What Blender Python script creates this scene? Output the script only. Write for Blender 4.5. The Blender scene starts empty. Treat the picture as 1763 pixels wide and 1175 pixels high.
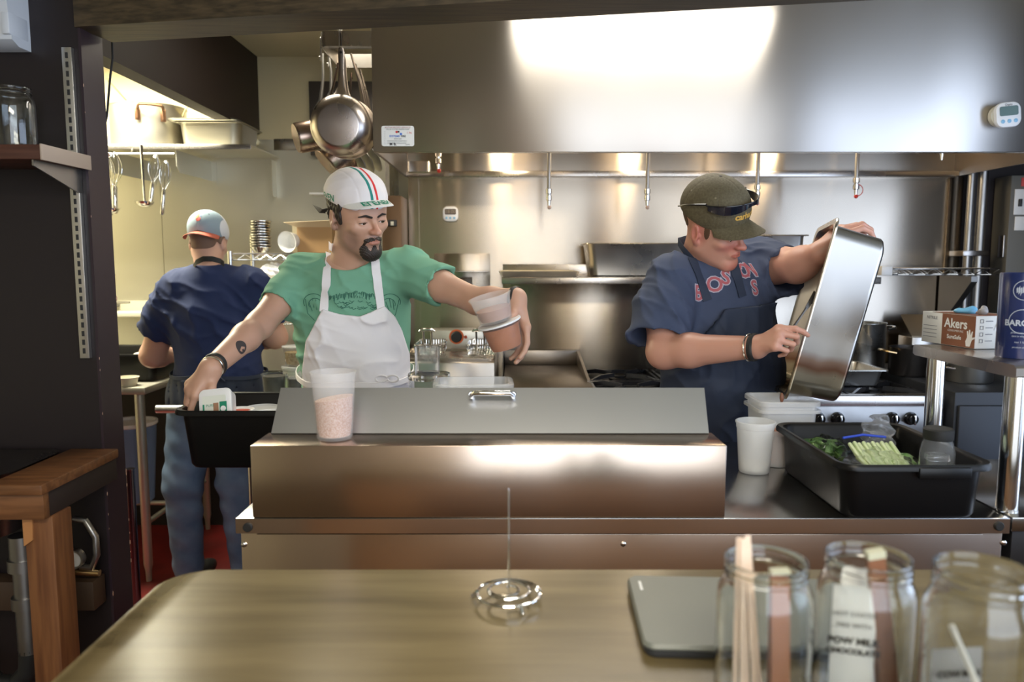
import bpy, bmesh, math, random
import numpy as np
from mathutils import Vector, Matrix
from mathutils.bvhtree import BVHTree
C = bpy.context.scene.collection
PI = math.pi
F_PX, CAMZ, PITCH = 1300.0, 1.45, math.radians(6.04)
cp, sp = math.cos(PITCH), math.sin(PITCH)
def _ray(px, py):
    a = px-881.5; b = 587.5-py
    return (a, F_PX*cp + b*sp, -F_PX*sp + b*cp)
def W(px, py, Y):            # point of the photographed view at distance Y
    d = _ray(px, py); t = Y/d[1]
    return Vector((d[0]*t, Y, CAMZ + d[2]*t))
def Wz(px, py, z):           # ... on the level z
    d = _ray(px, py); t = (z-CAMZ)/d[2]
    return Vector((d[0]*t, d[1]*t, z))
# ------------------------------------------------------------------ materials
MATS = {}
def mat(name, col, rough=0.5, metal=0.0, **k):
    if name in MATS: return MATS[name]
    m = bpy.data.materials.new(name); m.use_nodes = True
    nt = m.node_tree; b = nt.nodes['Principled BSDF']
    b.inputs['Base Color'].default_value = (*col, 1)
    b.inputs['Roughness'].default_value = rough
    b.inputs['Metallic'].default_value = metal
    if 'trans' in k: b.inputs['Transmission Weight'].default_value = k['trans']
    if 'ior' in k: b.inputs['IOR'].default_value = k['ior']
    if 'spec' in k: b.inputs['Specular IOR Level'].default_value = k['spec']
    if 'alpha' in k: b.inputs['Alpha'].default_value = k['alpha']
    if 'sss' in k:
        b.inputs['Subsurface Weight'].default_value = k['sss']; b.inputs['Subsurface Radius'].default_value = (1, .35, .2); b.inputs['Subsurface Scale'].default_value = k.get('sscale', .008)
    if 'sheen' in k: b.inputs['Sheen Weight'].default_value = k['sheen']
    if 'coat' in k: b.inputs['Coat Weight'].default_value = k['coat']; b.inputs['Coat Roughness'].default_value = .1
    if 'emit' in k: b.inputs['Emission Color'].default_value = (*k['emit'][0], 1); b.inputs['Emission Strength'].default_value = k['emit'][1]
    N = nt.nodes.new; L = nt.links.new
    co = N('ShaderNodeTexCoord')
    if k.get('noise') or k.get('bump') or k.get('col2') or k.get('rvar'):
        mp = N('ShaderNodeMapping'); mp.inputs['Scale'].default_value = k.get('stretch', (1, 1, 1)); L(co.outputs['Object'], mp.inputs['Vector'])
        no = N('ShaderNodeTexNoise'); no.inputs['Scale'].default_value = k.get('noise', 20); no.inputs['Detail'].default_value = k.get('detail', 5); L(mp.outputs[0], no.inputs['Vector'])
        if 'col2' in k:
            r = N('ShaderNodeValToRGB'); lo, hi = k.get('ramp', (.35, .65))
            r.color_ramp.elements[0].position = lo; r.color_ramp.elements[1].position = hi
            r.color_ramp.elements[0].color = (*col, 1); r.color_ramp.elements[1].color = (*k['col2'], 1)
            L(no.outputs['Fac'], r.inputs[0]); L(r.outputs[0], b.inputs['Base Color'])
        if k.get('bump'):
            bm = N('ShaderNodeBump'); bm.inputs['Strength'].default_value = k['bump']; bm.inputs['Distance'].default_value = k.get('bdist', .002)
            L(no.outputs['Fac'], bm.inputs['Height']); L(bm.outputs[0], b.inputs['Normal'])
        if k.get('rvar'):
            mr = N('ShaderNodeMapRange'); mr.inputs['To Min'].default_value = max(.02, rough-k['rvar']); mr.inputs['To Max'].default_value = rough+k['rvar']
            L(no.outputs['Fac'], mr.inputs['Value']); L(mr.outputs[0], b.inputs['Roughness'])
    if k.get('pigment'):
        at_ = N('ShaderNodeAttribute'); at_.attribute_name = 'pigment'; mx_ = N('ShaderNodeMix'); mx_.data_type = 'RGBA'; mx_.blend_type = 'MULTIPLY'; mx_.inputs['Factor'].default_value = 1
        mx_.inputs[6].default_value = (*col, 1); L(at_.outputs['Color'], mx_.inputs[7]); L(mx_.outputs[2], b.inputs['Base Color'])
    if k.get('aniso'):
        b.inputs['Anisotropic'].default_value = k['aniso']; b.inputs['Anisotropic Rotation'].default_value = k.get('arot', 0)
        t = N('ShaderNodeTangent'); t.direction_type = 'RADIAL'; t.axis = k.get('axis', 'Z'); L(t.outputs[0], b.inputs['Tangent'])
    MATS[name] = m
    return m
# ------------------------------------------------------------------ mesh builder
def rrect(w, d, r, n=5):
    pts = []
    r = min(r, w/2-1e-5, d/2-1e-5)
    for cx, cy, a0 in ((w/2-r, d/2-r, 0), (-w/2+r, d/2-r, 90), (-w/2+r, -d/2+r, 180), (w/2-r, -d/2+r, 270)):
        for i in range(n+1):
            a = math.radians(a0+90*i/n); pts.append((cx+r*math.cos(a), cy+r*math.sin(a)))
    return pts
class MB:
    def __init__(s): s.v = []; s.f = []; s.m = []; s.mi = 0; s.T = Matrix()
    def add(s, vs, fs):
        b = len(s.v); s.v += [s.T @ Vector(v) for v in vs]
        s.f += [tuple(b+i for i in f) for f in fs]; s.m += [s.mi]*len(fs)
        return s
    def box(s, x0, x1, y0, y1, z0, z1, bev=0.0):
        bm = bmesh.new(); bmesh.ops.create_cube(bm, size=1)
        for v in bm.verts: v.co = Vector(((x0+x1)/2+v.co.x*(x1-x0), (y0+y1)/2+v.co.y*(y1-y0), (z0+z1)/2+v.co.z*(z1-z0)))
        if bev: bmesh.ops.bevel(bm, geom=bm.edges[:], offset=bev, segments=2, affect='EDGES', profile=.5)
        bm.verts.index_update(); s.add([v.co.copy() for v in bm.verts], [[v.index for v in f.verts] for f in bm.faces]); bm.free(); return s
    def loft(s, loops, cap0=True, cap1=True, close=False):
        n = len(loops[0]); vs = [p for l in loops for p in l]; fs = []
        for k in range(len(loops)-1 + (1 if close else 0)):
            a = k*n; b = ((k+1) % len(loops))*n
            for i in range(n): fs.append((a+i, a+(i+1) % n, b+(i+1) % n, b+i))
        if cap0 and not close: fs.append(tuple(reversed(range(n))))
        if cap1 and not close: fs.append(tuple((len(loops)-1)*n+i for i in range(n)))
        return s.add(vs, fs)
    def rloft(s, specs, cap0=True, cap1=True, n=5, cx=0, cy=0):       # specs: (w, d, r, z)
        return s.loft([[(x+cx, y+cy, z) for x, y in rrect(w, d, r, n)] for w, d, r, z in specs], cap0, cap1)
    def lathe(s, prof, c=(0, 0, 0), seg=32, cap0=True, cap1=True, ax=None):   # prof: (r, z)
        M = Matrix.Translation(Vector(c))
        if ax is not None: M = M @ Vector(ax).to_track_quat('Z', 'Y').to_matrix().to_4x4()
        return s.loft([[M @ Vector((r*math.cos(2*PI*i/seg), r*math.sin(2*PI*i/seg), z)) for i in range(seg)] for r, z in prof], cap0, cap1)
    def tube(s, pts, r, seg=10, caps=True, closed=False):
        pts = [Vector(p) for p in pts]; n = len(pts); R = r if isinstance(r, (list, tuple)) else [r]*n
        loops = []; up = None
        for i, p in enumerate(pts):
            if closed: d = pts[(i+1) % n]-pts[i-1]
            else: d = pts[min(i+1, n-1)]-pts[max(i-1, 0)]
            d.normalize()
            if up is None: up = d.orthogonal().normalized()
            else:
                up = (up - d*up.dot(d))
                up = up.normalized() if up.length > 1e-6 else d.orthogonal().normalized()
            w = d.cross(up)
            loops.append([p + (up*math.cos(2*PI*k/seg)+w*math.sin(2*PI*k/seg))*R[i] for k in range(seg)])
        return s.loft(loops, caps, caps, closed)
    def cyl(s, a, b, r, r2=None, seg=24):
        return s.tube([a, b], [r, r if r2 is None else r2], seg)
    def prism(s, poly, o, u, v, w, t):     # outline (2D) in the plane (u, v) from o, thickness t along w
        o, u, v, w = Vector(o), Vector(u), Vector(v), Vector(w)
        return s.loft([[o+u*a+v*b for a, b in poly], [o+u*a+v*b+w*t for a, b in poly]])
    def build(s, name, m, parent=None, smooth=True, loc=None, mx=None, fix=True):
        me = bpy.data.meshes.new(name)
        o = bpy.data.objects.new(name, me)
        off = Vector(loc) if loc is not None else Vector((0, 0, 0))
        me.from_pydata([tuple(v-off) for v in s.v], [], s.f)
        for x in (m if isinstance(m, (list, tuple)) else [m]): me.materials.append(x)
        me.polygons.foreach_set('material_index', s.m)
        if fix:
            bm = bmesh.new(); bm.from_mesh(me); bmesh.ops.recalc_face_normals(bm, faces=bm.faces); bm.to_mesh(me); bm.free()
        if smooth:
            me.polygons.foreach_set('use_smooth', [True]*len(me.polygons))
            try: me.set_sharp_from_angle(angle=math.radians(38))
            except Exception: pass
        me.update()
        C.objects.link(o)
        if loc is not None: o.location = off
        if mx is not None: o.matrix_world = mx
        if parent is not None: attach(o, parent)
        return o
def attach(o, par):
    def world(p):
        return p.matrix_basis if p.parent is None else world(p.parent) @ p.matrix_parent_inverse @ p.matrix_basis
    m = world(par).inverted(); o.parent = par; o.matrix_parent_inverse = m
def tag(o, label, cat, group=None):
    o['label'] = label; o['category'] = cat
    if group: o['group'] = group
    return o
def thing(name, label, cat, loc=(0, 0, 0), group=None, local=False, rz=0):
    o = bpy.data.objects.new(name, None); C.objects.link(o); o.location = loc; o.empty_display_size = .05
    o.rotation_euler.z = rz
    if local: o['_local'] = 1
    return tag(o, label, cat, group)
def struct(o): o['kind'] = 'structure'; return o
def copy_tree(o, parent=None):
    c = o.copy(); C.objects.link(c)
    if parent is not None: c.parent = parent
    for ch in list(o.children): copy_tree(ch, c)
    return c
# ------------------------------------------------------------------ text
FONT_B = None
def text_mesh(s, size, depth=0.0, bold=0.0, shear=0.0, spacing=1.0):
    cu = bpy.data.curves.new('t', 'FONT'); cu.body = s; cu.size = size; cu.align_x = 'CENTER'; cu.align_y = 'CENTER'
    cu.offset = bold; cu.shear = shear; cu.space_character = spacing; cu.resolution_u = 3; cu.extrude = depth
    o = bpy.data.objects.new('t', cu); C.objects.link(o)
    dg = bpy.context.evaluated_depsgraph_get(); dg.update()
    me = bpy.data.meshes.new_from_object(o.evaluated_get(dg))
    vs = [v.co.copy() for v in me.vertices]; fs = [tuple(p.vertices) for p in me.polygons]
    bpy.data.objects.remove(o); bpy.data.curves.remove(cu); bpy.data.meshes.remove(me)
    return vs, fs
def text_on(mb, s, size, o, u, v, bold=0, off=0.0, shear=0.0, spacing=1.0, fn=None):
    vs, fs = text_mesh(s, size, 0, bold, shear, spacing)
    o, u, v = Vector(o), Vector(u).normalized(), Vector(v).normalized(); w = u.cross(v)
    mb.add([(fn(p.x, p.y) if fn else o+u*p.x+v*p.y+w*off) for p in vs], fs)
    return mb
def bvh_of(vs, fs): return BVHTree.FromPolygons([tuple(x) for x in vs], [tuple(int(i) for i in f) for f in fs])
def drape(mb, vs, fs, bvh, o, u, v, off=.0015, sub=0.006):
    """lay a flat figure onto a surface along the direction w"""
    o, u, v = Vector(o), Vector(u).normalized(), Vector(v).normalized(); w = u.cross(v).normalized()
    bm = bmesh.new(); bv = [bm.verts.new((p[0], p[1], 0)) for p in vs]
    for f in fs:
        try: bm.faces.new([bv[i] for i in f])
        except Exception: pass
    bmesh.ops.triangulate(bm, faces=bm.faces[:])
    for _ in range(5):
        es = [e for e in bm.edges if e.calc_length() > sub]
        if not es: break
        bmesh.ops.subdivide_edges(bm, edges=es, cuts=1); bmesh.ops.triangulate(bm, faces=bm.faces[:])
    out = []
    for p in bm.verts:
        q = o+u*p.co.x+v*p.co.y+w*.4
        h = bvh.ray_cast(q, -w, .9)
        out.append(h[0]+h[1]*off if h[0] is not None else o+u*p.co.x+v*p.co.y)
        if h[0] is not None and h[1].dot(w) < 0: out[-1] = h[0]-h[1]*off
    bm.verts.index_update()
    mb.add(out, [[x.index for x in f.verts] for f in bm.faces]); bm.free()
# ------------------------------------------------------------------ signed distance modelling
def A(*x): return np.array(x, dtype=np.float32)
def s_cone(a, b, ra, rb):
    a = np.array(a, np.float32); b = np.array(b, np.float32); ab = b-a; L2 = float(ab@ab)+1e-12
    def f(P):
        t = np.clip(((P-a)@ab)/L2, 0, 1)
        q = P-a-t[:, None]*ab
        return np.sqrt((q*q).sum(1))-(ra+(rb-ra)*t)
    return f
def s_path(pts, rs, k=0.0):
    fs = [s_cone(pts[i], pts[i+1], rs[i], rs[i+1]) for i in range(len(pts)-1)]
    return U(k, *fs)
def s_ell(c, r, R=None):
    c = np.array(c, np.float32); r = np.array(r, np.float32)
    M = None if R is None else np.array(R.to_3x3() if hasattr(R, 'to_3x3') else R, np.float32)
    def f(P):
        q = P-c
        if M is not None: q = q@M
        a = q/r; k0 = np.sqrt((a*a).sum(1)); b = a/r; k1 = np.sqrt((b*b).sum(1))+1e-9
        return k0*(k0-1)/k1
    return f
def s_box(c, h, r=0.0, R=None):
    c = np.array(c, np.float32); h = np.array(h, np.float32)-r
    M = None if R is None else np.array(R.to_3x3() if hasattr(R, 'to_3x3') else R, np.float32)
    def f(P):
        q = P-c
        if M is not None: q = q@M
        q = np.abs(q)-h
        return np.sqrt((np.maximum(q, 0)**2).sum(1))+np.minimum(q.max(1), 0)-r
    return f
def s_plane(p, n):          # inside: behind the plane
    p = np.array(p, np.float32); n = np.array(Vector(n).normalized(), np.float32)
    return lambda P: (P-p)@n
def smin(a, b, k):
    if k <= 0: return np.minimum(a, b)
    h = np.maximum(k-np.abs(a-b), 0)/k
    return np.minimum(a, b)-h*h*k*.25
def U(k, *fs):
    def f(P):
        d = fs[0](P)
        for g in fs[1:]: d = smin(d, g(P), k)
        return d
    return f
def S(k, a, *bs):
    def f(P):
        d = a(P)
        for g in bs: d = -smin(-d, g(P), k)
        return d
    return f
def I(k, a, *bs):
    def f(P):
        d = a(P)
        for g in bs: d = -smin(-d, -g(P), k)
        return d
    return f
def OFF(a, t): return lambda P: a(P)-t
def DISP(a, g): return lambda P: a(P)+g(P)
def TR(a, M):               # a is defined in local space; M local -> world (rotation, translation, uniform scale)
    Mi = np.array(M.inverted(), np.float32); s = M.to_scale()[0]
    return lambda P: a(P@Mi[:3, :3].T+Mi[:3, 3])*s
def sdf_mesh(f, lo, hi, h, B=8):
    lo = np.array(lo, np.float32); hi = np.array(hi, np.float32)
    nb = np.maximum(np.ceil((hi-lo)/(h*B)).astype(int), 1); n = nb*B+1
    g = [np.arange(nb[i])*B*h+lo[i]+B*h/2 for i in range(3)]
    cc = np.stack(np.meshgrid(*g, indexing='ij'), -1).reshape(-1, 3).astype(np.float32)
    dc = f(cc); R = B*h*.87*1.35+h
    G = np.repeat(np.repeat(np.repeat(np.sign(dc).reshape(nb).astype(np.float32)*h, B, 0), B, 1), B, 2)
    G = np.pad(G, ((0, 1),)*3, mode='edge')
    act = np.nonzero(np.abs(dc) < R)[0]
    bi = np.stack(np.unravel_index(act, nb), -1)
    r = np.arange(B+1); loc = np.stack(np.meshgrid(r, r, r, indexing='ij'), -1).reshape(-1, 3)
    for s0 in range(0, len(bi), 400):
        idx = (bi[s0:s0+400, None, :]*B+loc[None]).reshape(-1, 3)
        G[idx[:, 0], idx[:, 1], idx[:, 2]] = f((idx*h+lo).astype(np.float32))
    cs = tuple(np.array(G.shape)-1)
    cnt = np.zeros(cs, np.float32); sm = [np.zeros(cs, np.float32) for _ in range(3)]
    inside = G < 0; quads = []; edges = []
    for ax in range(3):
        s0 = [slice(None)]*3; s1 = [slice(None)]*3; s0[ax] = slice(0, -1); s1[ax] = slice(1, None)
        m = inside[tuple(s0)] != inside[tuple(s1)]
        e = np.argwhere(m)
        if not len(e): continue
        ga = G[tuple(s0)][m]; gb = G[tuple(s1)][m]; t = ga/(ga-gb)
        pos = e.astype(np.float32).copy(); pos[:, ax] += t
        o1, o2 = [(1, 2), (2, 0), (0, 1)][ax]
        for d1 in (0, -1):
            for d2 in (0, -1):
                c = e.copy(); c[:, o1] += d1; c[:, o2] += d2
                ok = ((c >= 0) & (c < cs)).all(1); c = c[ok]
                np.add.at(cnt, tuple(c.T), 1)
                for k in range(3): np.add.at(sm[k], tuple(c.T), pos[ok, k])
        edges.append((ax, o1, o2, e, ga < 0))
    vi = np.full(cs, -1, np.int64); mk = cnt > 0; nv = int(mk.sum()); vi[mk] = np.arange(nv)
    V = np.stack([sm[k][mk]/cnt[mk] for k in range(3)], -1)*h+lo
    for ax, o1, o2, e, ins in edges:
        ok = (e[:, o1] > 0) & (e[:, o2] > 0) & (e[:, o1] < cs[o1]) & (e[:, o2] < cs[o2])
        e = e[ok]; ins = ins[ok]; q = []
        for d1, d2 in ((-1, -1), (0, -1), (0, 0), (-1, 0)):
            c = e.copy(); c[:, o1] += d1; c[:, o2] += d2; q.append(vi[tuple(c.T)])
        q = np.stack(q, -1); q[~ins] = q[~ins][:, ::-1]; quads.append(q)
    Q = np.concatenate(quads) if quads else np.zeros((0, 4), int)
    # one pass of smoothing
    for lam in (.5, -.2, .4):
        acc = np.zeros_like(V); c = np.zeros(len(V), np.float32)
        for a, b in ((0, 1), (1, 2), (2, 3), (3, 0)):
            np.add.at(acc, Q[:, a], V[Q[:, b]]); np.add.at(c, Q[:, a], 1)
        V = V+(acc/np.maximum(c, 1)[:, None]-V)*lam
    return V, Q
def mesh_obj(name, parts, mats, parent=None, mx=None, midx=None, pig=None):
    """parts: list of (V, Q) joined into one mesh"""
    V = np.concatenate([p[0] for p in parts]); off = 0; Qs = []
    for v, q in parts: Qs.append(q+off); off += len(v)
    Q = np.concatenate(Qs)
    me = bpy.data.meshes.new(name)
    me.vertices.add(len(V)); me.vertices.foreach_set('co', V.astype(np.float32).ravel())
    me.loops.add(Q.size); me.loops.foreach_set('vertex_index', Q.astype(np.int32).ravel())
    me.polygons.add(len(Q)); me.polygons.foreach_set('loop_start', np.arange(0, Q.size, 4, dtype=np.int32))
    me.polygons.foreach_set('loop_total', np.full(len(Q), 4, np.int32))
    for m in (mats if isinstance(mats, (list, tuple)) else [mats]): me.materials.append(m)
    if pig is not None:
        ca = me.color_attributes.new('pigment', 'FLOAT_COLOR', 'POINT'); ca.data.foreach_set('color', pig(V).astype(np.float32).ravel())
    if midx is not None: me.polygons.foreach_set('material_index', midx(V[Q].mean(1)).astype(np.int32))
    me.update(calc_edges=True); me.validate()
    me.polygons.foreach_set('use_smooth', [True]*len(me.polygons))
    o = bpy.data.objects.new(name, me); C.objects.link(o)
    if mx is not None: o.matrix_world = mx
    if parent is not None: attach(o, parent)
    return o
def s_proj(pts, rs, back=-.02):   # stroke seen from the front (x, z), anything in front of y = back
    g = s_path([(x, 0, z) for x, z in pts], rs)
    def f(P):
        q = P.copy(); q[:, 1] = 0
        return np.maximum(g(q), P[:, 1]-back)
    return f
def mask(f, w):             # 1 inside, falling to 0 over w
    return lambda P: np.clip(.5-f(P)/w, 0, 1)
def creases(seed, amp, lam, main=(.5, 0, 1)):
    rng = random.Random(seed); T_ = []
    for i in range(5):
        d = Vector(main).normalized()+Vector((rng.uniform(-.6, .6), rng.uniform(-.4, .4), rng.uniform(-.6, .6))); T_.append((d.normalized(), lam*rng.uniform(.7, 1.5), rng.uniform(0, 6), Vector((rng.uniform(-1, 1), rng.uniform(-1, 1), rng.uniform(-1, 1))).normalized(), rng.uniform(.18, .35)))
    def f(P):
        out = 0
        for d, l, ph, m, ml in T_:
            wrp = .9*np.sin((P@np.array(m, np.float32))*(2*PI/ml)+ph)+.35*np.sin((P@np.array(m.yzx, np.float32))*(2*PI/(ml*.4))+ph*2)
            r = 1-np.abs(np.sin((P@np.array(d, np.float32))*(PI/l)+ph+wrp))
            gate = np.clip(.5+.9*np.sin((P@np.array(m.zxy, np.float32))*(2*PI/(ml*1.3))+ph*3), 0, 1)
            out = out-amp*r**2.2*gate
        return out
    return f
def wav(P, d, lam, ph=0.0): # a soft crease pattern running across direction d
    d = np.array(Vector(d).normalized(), np.float32)
    return np.sin((P@d)*(2*PI/lam)+ph)
# ================================================================== materials
STEEL = mat('brushed_steel', (.54, .50, .46), .33, 1, noise=2, stretch=(3, 3, .6), rvar=.03, aniso=.9, arot=.25)
HSTEEL = mat('brushed_steel_trim', (.54, .50, .46), .27, 1, noise=3, stretch=(3, 3, 1), rvar=.03, aniso=.8, arot=.25)
WSTEEL = mat('wall_steel', (.60, .58, .49), .38, .7, noise=3, stretch=(2.2, 2.2, 2.2), rvar=.08, detail=8)
SSTEEL = mat('splash_steel', (.44, .38, .31), .25, 1, noise=2, stretch=(3, 3, .5), rvar=.02, detail=3, aniso=.99, arot=.25)
TSTEEL = mat('counter_steel', (.42, .41, .40), .2, 1, noise=3, stretch=(2, 2, 2), rvar=.05, detail=8)
PSTEEL = mat('pan_steel', (.62, .60, .56), .3, 1, noise=9, rvar=.12, detail=8)
DSTEEL = mat('dull_steel', (.33, .32, .31), .4, 1, noise=12, rvar=.12)
CHROME = mat('chrome', (.8, .8, .8), .08, 1)
POLISH = mat('polished_steel', (.75, .74, .72), .14, 1)
ALU = mat('aluminium', (.72, .71, .68), .38, 1, noise=10, rvar=.12)
IRON = mat('cast_iron', (.02, .02, .022), .35, .6)
BLACKP = mat('black_plastic', (.004, .004, .0045), .36, 0, spec=.3, noise=60, bump=.15, bdist=.0008)
BLACKR = mat('black_rubber', (.012, .012, .012), .6)
DARKW = mat('dark_paint', (.012, .008, .010), .45, 0, noise=6, bump=.2, bdist=.001)
DARKEND = mat('purple_paint', (.026, .015, .022), .4, 0, noise=8, bump=.25, bdist=.001)
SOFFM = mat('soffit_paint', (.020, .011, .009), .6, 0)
WOODD = mat('dark_wood', (.050, .028, .014), .42, 0, noise=5, stretch=(1.2, 14, 14), col2=(.10, .062, .03), bump=.2)
WOODR = mat('red_wood', (.12, .042, .015), .5, 0, noise=5, stretch=(12, 12, 1.0), col2=(.21, .085, .03), bump=.2)
WOODS = mat('counter_wood', (.10, .04, .015), .4, 0, noise=5, stretch=(1.2, 12, 12), col2=(.19, .08, .03), bump=.2)
CREAM = mat('cream_plaster', (.62, .56, .38), .75, 0, noise=7, bump=.1)
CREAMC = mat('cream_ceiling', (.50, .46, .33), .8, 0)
RED = mat('red_floor', (.17, .010, .008), .5, 0, noise=5, col2=(.11, .007, .006), bump=.1)
FSTEEL = mat('front_steel', (.55, .45, .37), .24, 1, noise=2, stretch=(3, 3, 1), rvar=.02, aniso=.55, arot=.25)
WHITEP = mat('white_plastic', (.80, .80, .80), .35)
CREAMP = mat('cream_plastic', (.66, .62, .5), .4)
TRANSL = mat('translucent_plastic', (.88, .89, .90), .3, 0, alpha=.40)
CLEARP = mat('clear_plastic', (.94, .95, .96), .08, 0, trans=.96, ior=1.12)
FILM = mat('plastic_film', (.96, .97, .99), .06, 0, trans=1, ior=1.22, noise=38, bump=.9, bdist=.004, alpha=.8)
GLASS = mat('jar_glass', (.96, .98, .97), .01, 0, trans=1, ior=1.45)
INK = mat('black_ink', (.02, .02, .022), .5)
GREYINK = mat('grey_ink', (.25, .25, .27), .6)
REDINK = mat('red_ink', (.6, .05, .04), .5)
BLUEINK = mat('blue_ink', (.05, .16, .6), .5)
GREENINK = mat('green_ink', (.0, .22, .12), .5)
WHITEINK = mat('white_ink', (.85, .85, .85), .5)
PAPER = mat('white_paper', (.82, .82, .80), .6)
SAUCE = mat('brown_sauce', (.34, .11, .035), .45, 0, noise=25, col2=(.42, .15, .06))
SPICE = mat('pink_salt', (.60, .30, .20), .7, 0, noise=420, col2=(.85, .62, .52), ramp=(.42, .58), detail=2)
DARKSAUCE = mat('dark_relish', (.012, .014, .012), .3, 0, noise=60, col2=(.05, .055, .045))
OATS = mat('oat_flakes', (.45, .30, .14), .8, 0, noise=120, col2=(.7, .55, .33))
BRASS = mat('brass', (.75, .55, .3), .25, 1)
CARD = mat('cardboard', (.42, .25, .11), .7)
# bar table top with the grain running along it
BART = mat('bar_wood', (.115, .085, .038), .26, 0, noise=2.2, stretch=(1.0, 9, 1), col2=(.235, .18, .09), ramp=(.3, .75), detail=10, bump=.10, bdist=.001)
# ================================================================== room shell
FZ = 0.0; CEIL = 2.508
XL, XR, YF, YB = -2.75, 2.85, -1.7, 4.06
struct(MB().box(XL, XR, 1.45, YB, -.1, 0).build('floor', RED))
struct(MB().box(XL, XR, YF, 1.45, -.1, 0).build('floor_1', WOODD))
struct(MB().box(XL, XR, YF, YB+.1, CEIL, CEIL+.1).build('ceiling', CREAMC))
struct(MB().box(XL-.1, XR+.1, YB, YB+.1, 0, CEIL).build('wall_back', CREAM))
struct(MB().box(XL-.1, XL, YF, YB, 0, CEIL).build('wall_west', CREAM))
struct(MB().box(XR, XR+.1, YF, YB, 0, CEIL).build('wall_right', DARKW))
# wall behind the camera: dark panelling round a wide street window
mb = MB()
wx0, wx1, wz0, wz1 = -.35, 2.75, .6, 2.45
mb.box(XL, wx0, YF-.1, YF, 0, CEIL); mb.box(wx1, XR, YF-.1, YF, 0, CEIL); mb.box(wx0, wx1, YF-.1, YF, 0, wz0); mb.box(wx0, wx1, YF-.1, YF, wz1, CEIL)
struct(mb.build('wall_front', mat('bar_wall', (.60, .52, .44), .7)))
# stainless cladding of the back wall
mb = MB(); mb.box(XL, -1.86, YB-.006, YB-.001, .2, 2.085); mb.box(-1.857, -.60, YB-.006, YB-.001, .2, 2.085)
struct(mb.build('trim_1', WSTEEL))
mb = MB(); mb.box(-1.25, -.62, YB-.012, YB-.0065, 2.03, 2.088, .002); mb.box(-.62, -.6, YB-.3, YB-.0065, .9, 2.0)
struct(mb.build('trim_2', HSTEEL))
struct(MB().box(XL, -.60, YB-.02, YB-.0065, 0, .86).build('trim_shade', mat('painted_shade', (.015, .013, .012), .5)))  # dark panel painting the shade below the tables onto the wall
# wall carrying the range splash
SY = 3.75
struct(MB().box(-.50, XR, SY, YB, 0, CEIL).build('wall_range', DARKW))
mb = MB()
mb.box(-.505, -.455, SY-.012, SY-.001, .2, 1.86); mb.box(-.455, 2.13, SY-.008, SY-.001, .2, 1.855)
mb.box(2.13, 2.2, SY-.014, SY-.001, .2, 1.86)
struct(mb.build('trim_3', SSTEEL))
# dark partition with its end face
struct(MB().box(XL, -1.107, 2.0, 2.095, 0, CEIL).build('wall_left', DARKW))
struct(MB().box(-1.1069, -1.1, 1.996, 2.10, 0, CEIL).build('trim_4', DARKEND))
# paint chips along the partition corner
random.seed(4)
mb = MB()
for i in range(34):
    z = random.uniform(.05, 1.9) if i > 10 else random.uniform(.2, .9)
    y = 1.995 if random.random() < .5 else 2.101
    s = random.uniform(.002, .007)
    mb.prism([(0, 0), (s*.5, s*.3), (s*.6, s*1.6), (s*.1, s*2.2), (-s*.3, s)], (-1.0995, y-(s*.3 if y > 2.05 else 0), z), (0, 1, 0), (0, 0, 1), (1, 0, 0), .0004)
struct(mb.build('trim_5', mat('chipped_wood', (.5, .33, .25), .8)))
# hanging soffit
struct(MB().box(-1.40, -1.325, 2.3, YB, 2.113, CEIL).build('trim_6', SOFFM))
# beam over the bar, slightly out of square with the kitchen
p0, p1 = W(140, 45, 1.985), W(900, 0, 1.79); zb = (p0.z+p1.z)/2
u = Vector((p1.x-p0.x, p1.y-p0.y, 0)).normalized(); w = Vector((-u.y, u.x, 0))
q0 = Vector((p0.x, p0.y, zb))-u*.02; q1 = q0+u*4.0
mb = MB(); mb.loft([[q+w*a+Vector((0, 0, b)) for a, b in ((0, 0), (.14, 0), (.14, .34), (0, .34))] for q in (q0, q1)])
struct(mb.build('ceiling_beam', mat('beam_wood', (.030, .021, .011), .45, 0, noise=4, stretch=(1.5, 22, 22), col2=(.080, .055, .028), bump=.25)))
# ================================================================== range hood
HY, HZ, HX0, HX1 = 2.90, 1.859, -.522, 2.16
hood = thing('range_hood', 'long brushed stainless exhaust hood spanning above the stoves', 'exhaust hood', (.8, 3.3, HZ))
MB().box(HX0, HX1, HY, HY+.012, HZ, CEIL-.003, .002).build('front_panel', STEEL, hood)
mb = MB(); mb.box(HX0, HX0+.012, HY+.0125, SY-.002, HZ, CEIL-.003); mb.build('end_panel', STEEL, hood)
mb = MB(); mb.box(HX1-.012, HX1, HY+.0125, SY-.002, HZ, CEIL-.003); mb.build('end_panel', STEEL, hood)
mb = MB(); mb.box(HX0+.0125, HX1-.0125, SY-.02, SY-.002, HZ-.005, CEIL-.003); mb.build('back_panel', SSTEEL, hood)
mb = MB(); mb.box(HX0+.013, HX1-.013, SY-.06, SY-.021, HZ-.004, HZ+.022, .002); mb.box(HX0+.013, HX1-.013, HY+.013, HY+.035, HZ, HZ+.02); mb.build('gutter', HSTEEL, hood)
mb = MB()      # bank of slanted baffle filters inside
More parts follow.
